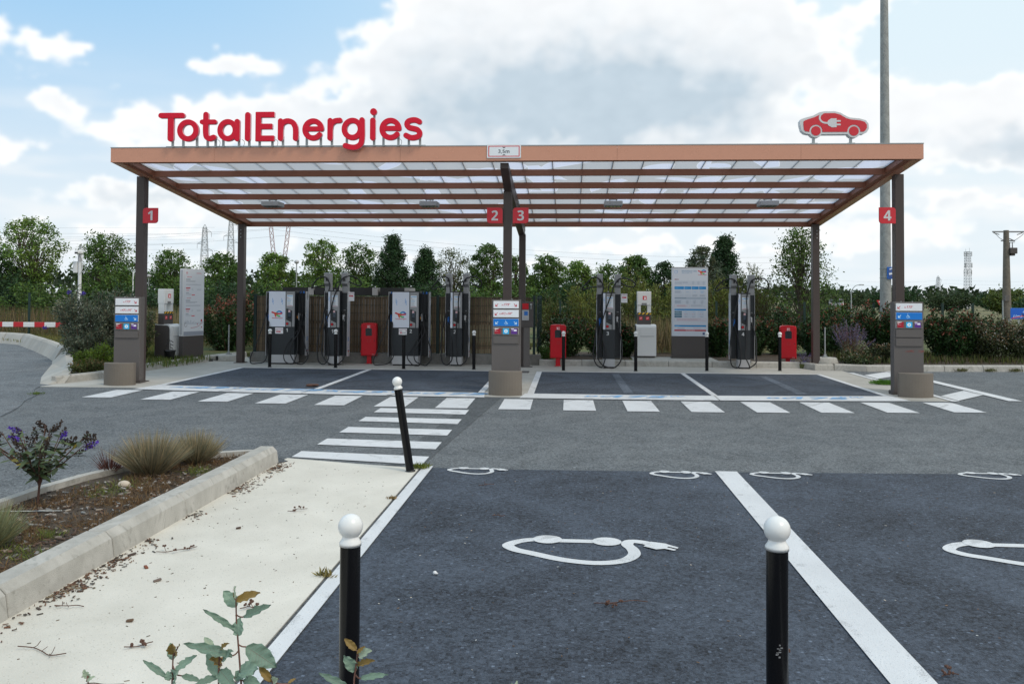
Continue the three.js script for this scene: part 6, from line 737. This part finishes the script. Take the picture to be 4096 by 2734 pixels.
  U.forEach(([l, x, z, w, h], i) => shrub('undergrowth_bush', l, x, z, w, h, 3, { pal: i % 3 === 0 ? PAL.dark : i === 14 ? [0.1, 0.17, 0.03] : PAL.green, seed: 100 + i, n: Math.round(520 * w * h / 2) + 1200, leaf: 0.2, lw: 0.5, m: M.leaf, up: 0, stems: 40, group: 'undergrowth below the trees' }));
  // far woods on the horizon, right
  const far = [['far rounded wood left of the tall mast', 33, -110, 9, 2.9], ['far dark trees right behind the tall mast', 40, -112, 9, 3.0], ['far trees right of right front column', 50, -120, 9, 2.6], ['far trees below the small portal pylon', 56, -118, 8, 2.3], ['far dark trees left of the antenna tower', 60, -110, 8, 2.8], ['yellow green round tree before the antenna tower', 46.5, -96, 5, 3.2], ['bushy far trees left of the utility pole', 48.5, -88, 6, 3.6], ['dark far trees behind the blue sign', 55, -92, 7, 3.6], ['pale far trees at the right edge', 61, -98, 7, 4.0], ['green far bush under the utility pole', 44, -82, 8, 2.0]];
  far.forEach(([l, x, z, w, h], i) => shrub('far_tree_clump', l, x, z, w, h, 4, { pal: i === 5 ? [0.1, 0.14, 0.03] : i === 8 ? PAL.grey : i % 2 ? PAL.dark : [0.045, 0.075, 0.025], seed: 140 + i, n: 2600, leaf: 0.34, lw: 0.6, m: M.leaf, up: 0, stems: 36, group: 'far woods on the horizon', category: 'tree' }));
  { const r2 = rng(170), L = new Leaves(); for (let i = 0; i < 26000; i++) { const x = -260 + r2() * 520, z = -150 - r2() * 40, hh = 3.2 + 1.6 * fbm(x * 0.05, 1, 2, 3) + (x < -30 ? 2.0 : 0) - (x > 30 ? 0.6 : 0); L.add(x, Math.pow(r2(), 0.6) * hh, z, ...randDir(r2), 1.0, 0.8, vary([0.03, 0.052, 0.022], r2, 0.4), r2); } stuff('far_wood', 'continuous dark wood along the far horizon', 'wood', L.geo(), M.leaf); }
}
// grasses
function blades(n, f, r) { const L = new Leaves(); for (let i = 0; i < n; i++) f(L, i); return L.geo(); }
{
  const r = rng(200); const field = (n, area, h, pal, lean = 0.25) => { const L = new Leaves(); for (let i = 0; i < n; i++) { const [x, z] = area(); const d = [gauss(r) * lean, 1, gauss(r) * lean], q = Math.hypot(...d); L.add(x, 0.1, z, d[0] / q, d[1] / q, d[2] / q, h * (0.5 + 0.8 * r()), 0.012 + 0.014 * r(), vary(pal[Math.floor(r() * pal.length)], r, 0.3), r); } return L.geo(); };
  stuff('dry_tall_grass', 'tall dry straw coloured grass between bin and board', 'grass', field(5200, () => [1.2 + r() * 4.2, -24.6 - r() * 5], 0.85, [PAL.dry, [0.3, 0.23, 0.12], PAL.brown, PAL.olive]), M.blade);
  stuff('dry_weeds', 'brown dry weeds along the fence behind the barrier', 'weeds', field(9000, () => { const x = -30 + r() * 20; return [x, -29.6 - Math.max(0, -17 - x) * 0.3 - r() * 6]; }, 0.95, [PAL.brown, [0.14, 0.09, 0.05], PAL.dry, PAL.olive], 0.4), M.blade);
  stuff('dry_tall_grass', 'tall dry grass behind left bin and side board', 'grass', field(4200, () => [-14.5 + r() * 6, -25.5 - r() * 4], 1.0, [PAL.dry, [0.26, 0.22, 0.14], PAL.olive]), M.blade);
  stuff('verge_grass', 'short green grass on the left island', 'grass', field(9000, () => { const t = r(); return [lerp(-13.2, -9.5, t) + (r() - 0.5) * 2.2 - 0.2, lerp(-23.5, -18.5, t) - r() * 2.5]; }, 0.13, [[0.1, 0.14, 0.03], [0.16, 0.16, 0.05], [0.08, 0.12, 0.03]]), M.blade);
  stuff('verge_grass', 'short grass behind curved road kerb at left', 'grass', field(9000, () => { const t = r(); return [lerp(-26, -13.6, t) + 0.45 + r() * 2.5, lerp(-32.4, -22.9, t) - 0.6 - r() * 2.6]; }, 0.13, [[0.13, 0.15, 0.04], [0.2, 0.18, 0.07]]), M.blade);
  stuff('right_weeds', 'mixed dry and green weeds under the right hedge', 'weeds', field(8000, () => { const x = 6.8 + r() * 11; return [x, -21.75 - (x - 6.8) * 0.11 - r() * 3.5]; }, 0.2, [PAL.brown, PAL.olive, [0.08, 0.1, 0.03]], 0.5), M.blade);
  stuff('meadow_grass', 'tawny meadow beyond the wire fence at right', 'grass', field(12000, () => [6 + r() * 34, -29 - r() * 28], 0.5, [[0.17, 0.13, 0.07], [0.15, 0.13, 0.06], PAL.olive, [0.07, 0.09, 0.03]], 0.3), M.blade);
  const tuft = (l, x, z, w, h, n, pal, s, name = 'grass_tuft') => { const q = rng(s), L = new Leaves(); for (let i = 0; i < n; i++) { const a = q() * TAU, e = Math.pow(q(), 0.7), d = [Math.cos(a) * e * 0.95, 1.15 - 0.55 * e, Math.sin(a) * e * 0.95], k = Math.hypot(...d), b = q() * w * 0.16; L.add(Math.cos(a) * b, 0, Math.sin(a) * b, d[0] / k, d[1] / k, d[2] / k, h * (0.45 + 0.7 * q()), 0.004 + 0.003 * q(), vary(pal[Math.floor(q() * pal.length)], q, 0.35), q); } single(name, l, 'grass', L.geo(), M.blade, [x, 0.1, z], 0, 'ornamental grass tufts in the bed'); };
  tuft('large tawny grass tuft in the bed middle', -3.78, -7.75, 0.62, 0.4, 2600, [[0.4, 0.32, 0.2], [0.3, 0.25, 0.15], [0.19, 0.19, 0.12]], 211); tuft('tawny grass tuft nearest the kerb tip', -3.6, -8.28, 0.5, 0.33, 1900, [[0.4, 0.32, 0.19], [0.3, 0.25, 0.15], [0.18, 0.18, 0.11]], 212); tuft('dark red grass tuft before the large tawny tuft', -4.18, -7.75, 0.2, 0.26, 170, [[0.14, 0.045, 0.035], [0.1, 0.04, 0.03]], 213, 'red_grass_tuft'); tuft('pale green grass tuft cut by the left picture edge', -3.72, -5.42, 0.4, 0.3, 1500, [[0.28, 0.28, 0.15], [0.2, 0.22, 0.11]], 214);
  const w2 = (l, x, z, w, h, n, pal, s, y = 0.01) => { const q = rng(s), L = new Leaves(); for (let i = 0; i < n; i++) L.add(gauss(q) * w * 0.5, 0, gauss(q) * w * 0.4, ...randDir(q, 1.2), h * (0.5 + 0.7 * q()), 0.008 + 0.006 * q(), vary(pal, q, 0.4), q); single('weed_tuft', l, 'weeds', L.geo(), M.blade, [x, y, z], 0, 'weeds in pavement joints'); };
  w2('bright green grass patch behind the right guard block', 6.3, -18.0, 0.45, 0.1, 900, [0.08, 0.2, 0.02], 221); w2('small weed at foot of the leaning bollard', -1.49, -8.72, 0.16, 0.07, 160, [0.14, 0.17, 0.03], 222); w2('tiny weed in joint halfway along the footpath edge', -1.5, -5.35, 0.1, 0.05, 60, [0.2, 0.17, 0.06], 223); w2('tiny weed in joint near the leaning bollard', -1.5, -7.4, 0.08, 0.04, 40, [0.2, 0.14, 0.06], 224); w2('small weed at seam of the left side road', -9.05, -14.4, 0.2, 0.05, 120, [0.1, 0.15, 0.03], 225);
  for (const [x, z, s] of [[9.2, -21.3, 226], [9.9, -21.35, 227], [10.5, -21.4, 228]]) w2(['small weed in kerb foot right of right guard block', 'middle small weed along the right kerb foot', 'outer small weed along the right kerb foot'][s - 226], x, z, 0.25, 0.1, 130, [0.12, 0.12, 0.04], s);
}
// planting bed cover: dead grass and bark chips
{
  const r = rng(300), L = new Leaves(), inBed = () => { for (;;) { const x = -4.3 + r() * 1.2, z = -8.7 + r() * 5.2; const lim = z < -7 ? lerp(-4.28, -3.4, (-7 - z) / 1.75) : -4.3; if (x > lim + 0.04 && x < -3.14) return [x, z]; } };
  const patches = Array.from({ length: 70 }, () => [...inBed(), 0.06 + r() * 0.12, r()]);
  for (let i = 0; i < 17000; i++) { const p = patches[Math.floor(r() * 70)], a = gauss(r) * p[2] * 1.5, b = gauss(r) * p[2] * 1.5, x = clamp(p[0] + a, -4.3, -3.13), z = p[1] + b; if (z < -8.7) continue; const green = p[3] > 0.86; L.add(x, 0.1, z, ...randDir(r, 0.55), 0.035 + 0.05 * r(), 0.003 + 0.003 * r(), vary(green ? [0.14, 0.17, 0.04] : r() < 0.6 ? [0.2, 0.125, 0.06] : [0.13, 0.085, 0.05], r, 0.35), r); }
  stuff('dead_grass', 'matted brown dead grass covering the near bed', 'grass', L.geo(), M.blade);
  const chips = []; for (let i = 0; i < 1500; i++) { const [x, z] = inBed(), g = box(0.012 + r() * 0.04, 0.004 + r() * 0.006, 0.008 + r() * 0.014).rotateZ((r() - 0.5) * 0.5).rotateX((r() - 0.5) * 0.6).rotateY(r() * TAU).translate(x, 0.105 + r() * 0.01, z), c = vary(r() < 0.35 ? [0.3, 0.27, 0.24] : r() < 0.5 ? [0.13, 0.08, 0.055] : [0.07, 0.05, 0.04], r, 0.3); g.setAttribute('color', new THREE.Float32BufferAttribute(Array.from({ length: g.attributes.position.count }, () => c).flat(), 3)); chips.push(g); }
  stuff('bark_chips', 'scattered bark chips and pale stones on the bed', 'mulch', chips, new THREE.MeshStandardMaterial({ vertexColors: true, roughness: 0.95 }));
  const sg = new THREE.IcosahedronGeometry(0.05, 2).scale(1.1, 0.7, 0.8); single('pale_stone', 'pale rounded stone lying in the near bed', 'stone', sg, mat(0.55, 0.47, 0.38, 0.9), [-3.76, 0.125, -7.22]);
  single('irrigation_pipe', 'thin grey pipe lying across the near bed', 'pipe', tube([[-4.3, 0.115, -6.3], [-4.15, 0.13, -6.25], [-4.0, 0.11, -6.35], [-3.9, 0.125, -6.3], [-3.8, 0.11, -6.38]], 0.005, 24, 5), M.galv);
  // litter washed against the kerb foot
  const D = []; const heaps = Array.from({ length: 26 }, () => [-8.8 + r() * 5.6, 0.03 + r() * 0.16]); for (let i = 0; i < 800; i++) { const hp = heaps[Math.floor(r() * 26)], z = hp[0] + gauss(r) * hp[1] * 1.4, k = Math.pow(r(), 1.8) * (0.25 + hp[1] * 4); const g = box(0.004 + Math.pow(r(), 2) * 0.034, 0.002 + r() * 0.004, 0.003 + r() * r() * 0.016).rotateY(r() * TAU).rotateZ((r() - 0.5) * 0.4).translate(-2.95 + k * 0.2, 0.018 + r() * 0.004, z), c = vary(r() < 0.5 ? [0.13, 0.065, 0.038] : r() < 0.3 ? [0.24, 0.2, 0.14] : [0.06, 0.048, 0.04], r, 0.5); g.setAttribute('color', new THREE.Float32BufferAttribute(Array.from({ length: g.attributes.position.count }, () => c).flat(), 3)); D.push(g); }
  for (let i = 0; i < 230; i++) { const g = box(0.003 + Math.pow(r(), 3) * 0.02, 0.002, 0.003 + r() * 0.004).rotateY(r() * TAU).translate(-2.9 + r() * 1.3, 0.0155, -8.6 + r() * 5.6), c = vary([0.12, 0.09, 0.06], r, 0.4); g.setAttribute('color', new THREE.Float32BufferAttribute(Array.from({ length: g.attributes.position.count }, () => c).flat(), 3)); D.push(g); }
  for (let i = 0; i < 260; i++) { const g = box(0.004 + r() * 0.012, 0.002, 0.003 + r() * 0.005).rotateY(r() * TAU).translate(-1.2 + r() * 6, 0.008, -8.6 + r() * 5.8), c = vary(r() < 0.3 ? [0.45, 0.42, 0.38] : [0.2, 0.12, 0.07], r, 0.4); g.setAttribute('color', new THREE.Float32BufferAttribute(Array.from({ length: g.attributes.position.count }, () => c).flat(), 3)); D.push(g); }
  stuff('plant_litter', 'scattered bits of bark and leaf on pavement and bays', 'litter', D, new THREE.MeshStandardMaterial({ vertexColors: true, roughness: 0.95 }));
  // twigs and sprigs one could pick up
  const twig = (l, x, z, y, len, turn, s, burrs = true) => { const q = rng(s), P = []; for (let i = 0; i <= 4; i++) P.push([(i / 4 - 0.5) * len, 0.006 + 0.012 * q(), (q() - 0.5) * len * 0.25]); const g = [tube(P, 0.0026, 20, 5)]; for (let i = 0; i < 4; i++) { const b = P[1 + Math.floor(q() * 3)], e = [b[0] + gauss(q) * len * 0.2, 0.008 + 0.03 * q(), b[2] + gauss(q) * len * 0.25]; g.push(tube([b, [(b[0] + e[0]) / 2, 0.015, (b[2] + e[2]) / 2], e], 0.0018, 8, 4)); if (burrs) for (let k = 0; k < 3; k++) g.push(new THREE.IcosahedronGeometry(0.006 + 0.003 * q(), 0).translate(e[0] + gauss(q) * 0.012, e[1] + gauss(q) * 0.006, e[2] + gauss(q) * 0.012)); } single('dry_twig', l, 'twig', g, M.twig, [x, y, z], turn, 'dry twigs on the ground'); };
  twig('dry burr sprig standing out on pale path mid way', -2.16, -6.9, 0.015, 0.16, 0.9, 1); twig('curled dry sprig on the path below the kerb joint', -2.62, -5.75, 0.015, 0.26, 0.5, 2); twig('long dry twig on path at lower left', -2.74, -4.68, 0.015, 0.16, 0.2, 3, false); twig('long straight twig on path near bottom left', -2.53, -4.1, 0.015, 0.28, -0.1, 4, false); twig('small dry sprig right of the bottom left twig', -2.1, -4.2, 0.015, 0.13, 0.4, 5); twig('tiny dry sprig on path near the near plant', -1.75, -4.75, 0.015, 0.1, 0.8, 6); twig('dry branched twig on dark bay right of near car symbol', 0.3, -5.02, 0.006, 0.3, 0.25, 7); twig('short twig on dark bay behind the near left bollard', -0.75, -8.0, 0.006, 0.14, 0.05, 8, false); twig('leafy sprig on dark bay left of near right bollard', 1.02, -4.4, 0.006, 0.12, 0.5, 9); twig('small sprig at right of wide bay line near bottom', 1.75, -4.2, 0.006, 0.1, 0.4, 10); twig('thin twig on dark bay at far left', -0.55, -6.9, 0.006, 0.1, 0.1, 11, false); twig('twig at bottom left corner of the path', -2.1, -3.75, 0.015, 0.3, 0.3, 12, false);
  for (const [x, z, l, c] of [[-2.66, -5.4, 'curled red brown leaf on pale path', [0.2, 0.07, 0.04]], [-2.31, -4.52, 'small brown bark block on pale path', [0.13, 0.08, 0.05]], [-2.47, -5.16, 'small round brown pebble on pale path', [0.16, 0.12, 0.1]], [-2.43, -6.35, 'thin dark bark strip on pale path', [0.08, 0.05, 0.035]], [-2.98 + 0.1, -5.65, 'dark bark heap against the kerb foot', [0.07, 0.05, 0.04]]]) { const s = rng(Math.round(-z * 100)); single('bark_piece', l, 'bark', rbox(0.035 + 0.02 * s(), 0.012, 0.02, 0.004).rotateZ(0.15), mat(...c, 0.95), [x, 0.022, z], s() * 3); }
  single('snail_shell', 'small white snail shell on dark bay near the path', 'shell', [new THREE.SphereGeometry(0.013, 10, 8).translate(0, 0.012, 0), new THREE.TorusGeometry(0.009, 0.006, 6, 12).rotateX(1.2).translate(0.006, 0.01, 0.004)], M.whiteMatt, [-0.83, 0.006, -5.45]);
}
// butterfly bush in the near bed, leaf by leaf
{
  const r = rng(401), t = thing('butterfly_bush', 'young butterfly bush with violet and dead flower heads in near bed', 'shrub', [-4.12, 0.1, -6.58]); t.scale.setScalar(1.12); const wood = [limb([[0, -0.02, 0], [0.01, 0.1, 0], [0.02, 0.18, 0.01]], 0.009, 0.007)], tips = [];
  for (let i = 0; i < 17; i++) { const a = i / 17 * TAU + r() * 0.3, q = 0.3 + 0.7 * r(), ex = Math.cos(a) * 0.42 * q, ez = Math.sin(a) * 0.3 * q, ey = 0.36 + 0.2 * r() * (1.2 - q * 0.6); const P = [[0.02, 0.12 + r() * 0.08, 0.01], [ex * 0.45, 0.26 + 0.08 * r(), ez * 0.45], [ex, ey, ez]]; wood.push(limb(P, 0.007, 0.0025)); tips.push(P); }
  part(t, 'branches', wood, M.twig);
  const lg = (() => { const P = [], C = [], n = 5, w = (f) => Math.sin(Math.PI * Math.pow(f, 0.75)) * 0.19; for (let i = 0; i < n; i++) { const a = i / n, b = (i + 1) / n; for (const s of [-1, 1]) { const A = [a, -0.12 * a * a, 0], B = [b, -0.12 * b * b, 0], D = [b, -0.12 * b * b + 0.05 * w(b), s * w(b)], E = [a, -0.12 * a * a + 0.05 * w(a), s * w(a)]; P.push(...A, ...B, ...D, ...A, ...D, ...E); } } const g = new THREE.BufferGeometry(); g.setAttribute('position', new THREE.Float32BufferAttribute(P, 3)); g.computeVertexNormals(); return g; })();
  const mats = [[0.06, 0.095, 0.03], [0.09, 0.13, 0.05], [0.045, 0.07, 0.03], [0.28, 0.22, 0.02]].map((c) => new THREE.MeshPhysicalMaterial({ color: lin(...c), roughness: 0.7, side: THREE.DoubleSide, transmission: 0.2, thickness: 0 }));
  for (let i = 0; i < 299; i++) { const P = tips[i % 17], f = 0.15 + 0.85 * r(), A = f < 0.5 ? P[0] : P[1], B = f < 0.5 ? P[1] : P[2], c = (f % 0.5) * 2, m = part(t, 'leaf', lg, mats[r() < 0.05 ? 3 : Math.floor(r() * 3)]); const s = 0.055 + 0.05 * r(); m.scale.setScalar(s); m.position.set(lerp(A[0], B[0], c), lerp(A[1], B[1], c), lerp(A[2], B[2], c)); m.rotation.set((r() - 0.5) * 1.2, r() * TAU, (r() - 0.35) * 1.1); }
  const spike = (n, s) => { const q = rng(s), L = new Leaves(); for (let i = 0; i < n; i++) { const f = i / n, a = q() * TAU, R = 0.016 * (1 - f * 0.7); L.add(Math.cos(a) * R, f * 0.085, Math.sin(a) * R, ...randDir(q, 0.2), 0.014, 0.012, vary([1, 1, 1], q, 0.3), q); } return L.geo(); };
  const dead = spike(70, 5), dm = M.petal.clone(); dm.color = lin(0.06, 0.04, 0.03); const vm = M.petal.clone(); vm.color = lin(0.13, 0.06, 0.42);
  tips.forEach((P, i) => { for (let k = 0; k < 2; k++) { const m = part(t, k || i % 5 ? 'dead_flower_head' : 'violet_flower_head', dead, k || i % 5 ? dm : vm); m.position.set(P[2][0] + gauss(r) * 0.025 * k, P[2][1] - 0.02 - 0.06 * k * r(), P[2][2] + gauss(r) * 0.025 * k); m.rotation.set((r() - 0.5) * 1.6, 0, -Math.sign(P[2][0]) * r() * 1.3); m.scale.setScalar(0.8 + 0.5 * r()); } });
}
// ---------------------------------------------------------------- oleaster shoots close to the camera
{
  const at = (x, y, z = 0) => [-0.733 + (x - 860) * 0.000277, 1.078 - (y - 280) * 0.0002755, -1.9 + z];
  const leafG = (seed, young) => { const q = rng(seed), n = 10, m = 4, P = [], U = [], I = [], ph = q() * 6, cur = 0.1 + 0.25 * q(); for (let i = 0; i <= n; i++) { const f = i / n, w = 0.5 * Math.pow(Math.sin(Math.PI * Math.pow(clamp(f * 0.98 + 0.01), 0.8)), 0.75) * (1 + 0.09 * Math.sin(f * 38 + ph)); for (let k = -m; k <= m; k++) { const s = k / m, e = Math.abs(s); P.push(f, cur * f * (1 - f) * 1.2 + e * w * 0.45 * (young ? 1.1 : 0.6) + e * e * 0.16 * Math.sin(f * 22 + ph + k), s * w); U.push(f, s * 0.5 + 0.5); } } const c = 2 * m + 1; for (let i = 0; i < n; i++) for (let k = 0; k < 2 * m; k++) { const a = i * c + k; I.push(a, a + 1, a + c, a + 1, a + c + 1, a + c); } const g = new THREE.BufferGeometry(); g.setAttribute('position', new THREE.Float32BufferAttribute(P, 3)); g.setAttribute('uv', new THREE.Float32BufferAttribute(U, 2)); g.setIndex(I); g.computeVertexNormals(); return g; };
  const ltex = (base, vein, sp) => canvasTex(256, 128, (g) => { g.fillStyle = base; g.fillRect(0, 0, 256, 128); const q = rng(8); for (let i = 0; i < 2600; i++) { g.fillStyle = sp; g.globalAlpha = 0.25 * q(); g.fillRect(q() * 256, q() * 128, 2, 2); } g.globalAlpha = 0.5; g.strokeStyle = vein; g.lineWidth = 3; g.beginPath(); g.moveTo(0, 64); g.lineTo(256, 64); g.stroke(); g.lineWidth = 1.2; for (let x = 16; x < 240; x += 24) { g.beginPath(); g.moveTo(x, 64); g.lineTo(x + 26, 10); g.moveTo(x, 64); g.lineTo(x + 26, 118); g.stroke(); } });
  const lm = (t, k = 0.25) => new THREE.MeshPhysicalMaterial({ map: t, roughness: 0.62, side: THREE.DoubleSide, transmission: k, thickness: 0 });
  const LM = { g: lm(ltex('#7f9a86', '#a8bca8', '#c2d2c4')), b: lm(ltex('#8a7034', '#5c4218', '#b09050')), p: lm(ltex('#aebfa4', '#d2a878', '#dce4d4'), 0.4), d: lm(ltex('#6d8876', '#6a4038', '#b0c2b4')) };
  const plant = (label, stem, leaves, seed) => {
    const t = thing('oleaster_shoot', label, 'plant', [0, 0, 0], 0, 'oleaster shoots at the bottom edge'), q = rng(seed), bottom = stem[stem.length - 1], S = stem.map(([x, y]) => at(x, y)), b = S[S.length - 1];
    part(t, 'stem', limb([[b[0] + 0.02, 0.03, b[2] - 0.06], [b[0] + 0.015, 0.5, b[2] - 0.02], ...S.slice().reverse()], 0.0065, 0.0016), M.stem);
    leaves.forEach(([x0, y0, x1, y1, w, k], i) => {
      const z0 = gauss(q) * 0.01, dz = (q() - 0.4) * 0.05, A = V(...at(x0, y0, z0)), B = V(...at(x1, y1, z0 + dz)), d = B.clone().sub(A), L = d.length(); const me = part(t, 'leaf', leafG(seed * 20 + i, k === 'b'), LM[k]); d.normalize(); let n = V((q() - 0.5) * 0.6, 0.55 + 0.3 * q(), 0.75); n.sub(d.clone().multiplyScalar(n.dot(d))).normalize(); const s = new THREE.Vector3().crossVectors(d, n); const wm = w * 0.000277 * 1.02; me.matrixAutoUpdate = true; const mtx = new THREE.Matrix4().makeBasis(d, n, s); me.quaternion.setFromRotationMatrix(mtx); me.position.copy(A); me.scale.set(L, Math.max(wm, L * 0.35), wm);
      const near = S.reduce((m, p) => Math.hypot(p[0] - A.x, p[1] - A.y) < Math.hypot(m[0] - A.x, m[1] - A.y) ? p : m, S[0]); let best = null, bd = 9; for (let k2 = 0; k2 < S.length - 1; k2++) for (let f = 0; f <= 1; f += 0.1) { const p = [lerp(S[k2][0], S[k2 + 1][0], f), lerp(S[k2][1], S[k2 + 1][1], f), S[0][2]], e = Math.hypot(p[0] - A.x, p[1] - 0.008 - A.y); if (e < bd) { bd = e; best = p; } } part(me, 'leaf_stalk', tube([best, [(best[0] + A.x) / 2, (best[1] + A.y) / 2 - 0.002, (best[2] + A.z) / 2], [A.x, A.y, A.z]], 0.0016, 6, 5).applyMatrix4(new THREE.Matrix4().compose(me.position, me.quaternion, me.scale).invert()), M.stem);
    });
  };
  plant('tallest oleaster shoot with toothed grey leaves at bottom', [[868, 270], [872, 420], [885, 560], [900, 720], [920, 940]], [[872, 268, 905, 145, 62, 'p'], [880, 292, 1080, 215, 78, 'b'], [860, 355, 752, 232, 100, 'g'], [922, 432, 1170, 303, 72, 'd'], [862, 525, 625, 350, 50, 'd'], [890, 572, 902, 430, 95, 'g'], [952, 662, 1190, 825, 150, 'd'], [855, 722, 460, 640, 80, 'd'], [930, 835, 1105, 770, 125, 'g'], [862, 905, 1015, 830, 85, 'g'], [940, 930, 1110, 900, 90, 'g'], [860, 290, 848, 228, 20, 'b']], 1);
  plant('oleaster shoot with brown young leaves left of tallest', [[742, 665], [740, 780], [735, 945]], [[748, 688, 850, 600, 42, 'b'], [692, 684, 600, 605, 58, 'p'], [770, 772, 885, 650, 82, 'g'], [738, 826, 682, 740, 92, 'b'], [722, 892, 615, 735, 82, 'g'], [742, 850, 905, 935, 115, 'd'], [735, 905, 560, 950, 60, 'd']], 2);
  plant('leftmost oleaster shoot at bottom edge', [[362, 742], [360, 830], [356, 945]], [[366, 748, 376, 630, 92, 'b'], [350, 792, 300, 680, 72, 'g'], [392, 852, 556, 735, 62, 'g'], [312, 915, 110, 795, 52, 'd'], [372, 945, 420, 845, 112, 'g'], [412, 664, 456, 630, 32, 'b'], [430, 905, 590, 940, 50, 'd'], [345, 930, 330, 860, 60, 'g']], 3);
  plant('oleaster shoot before the near left bollard', [[1856, 655], [1848, 780], [1822, 945]], [[1842, 662, 1735, 585, 55, 'b'], [1858, 666, 1920, 610, 30, 'b'], [1866, 702, 1980, 625, 76, 'p'], [1852, 772, 2005, 705, 50, 'b'], [1836, 822, 1755, 680, 86, 'g'], [1872, 886, 2105, 830, 52, 'g'], [1800, 948, 1550, 835, 58, 'd']], 4);
  plant('short oleaster tip between tallest shoot and near bollard', [[1172, 900], [1175, 945]], [[1165, 922, 1045, 825, 62, 'b'], [1182, 930, 1240, 870, 72, 'p'], [1190, 920, 1245, 872, 25, 'b'], [1290, 946, 1340, 925, 26, 'b']], 5);
  plant('low pale oleaster leaf tip at bottom left corner', [[-340, 930], [-335, 990]], [[-335, 960, -372, 880, 60, 'p'], [-330, 960, -260, 915, 30, 'p']], 6);
  plant('pale bud tip at bottom centre edge', [[3090, 880], [3090, 960]], [[3088, 945, 3070, 860, 34, 'p'], [3092, 945, 3110, 868, 30, 'p'], [3094, 950, 3130, 890, 26, 'b'], [3084, 950, 3052, 900, 24, 'g']], 7);
}
// green wire fence behind the planting
{
  const fence = (label, pts, h) => { const t = thing('wire_fence', label, 'fence', [0, 0, 0], 0, 'green wire fences'), w = []; pts.forEach(([x, z], i) => { part(t, 'post', ab(x - 0.03, x + 0.03, 0, h, z - 0.03, z + 0.03), M.green); if (!i) return; const [a, b] = pts[i - 1], L = Math.hypot(x - a, z - b); for (let y = 0.15; y < h; y += 0.12) w.push(bar([a, y, b], [x, y, z], 0.0022, 3)); for (let k = 0; k < L; k += 0.09) { const f = k / L, X = lerp(a, x, f), Z = lerp(b, z, f); w.push(bar([X, 0.1, Z], [X, h - 0.03, Z], 0.0018, 3)); } }); part(t, 'wire_mesh', w, M.green); return t; };
  fence('green wire fence behind the barrier at left', [[-24, -31], [-21.6, -30.6], [-19.35, -30.2], [-17.6, -29.9], [-15.2, -29.5], [-12.6, -29.2], [-10, -28.9]], 1.72); fence('green wire fence behind bushes along the right bays', [[-0.3, -28.2], [2.1, -28.1], [4.6, -27.8], [7.2, -27.4], [9.2, -27.2], [11.15, -27], [11.98, -26.9]], 1.58);
  const t = thing('fence_strut', 'leaning green end strut of the right wire fence', 'fence', [0, 0, 0]); part(t, 'strut', bar([11.95, 0.95, -26.9], [11.35, 0.1, -26.5], 0.03), M.green); part(t, 'strut', bar([11.95, 0.95, -26.88], [11.9, 0.1, -26.3], 0.03), M.green);
}

renderer.render(scene, camera);
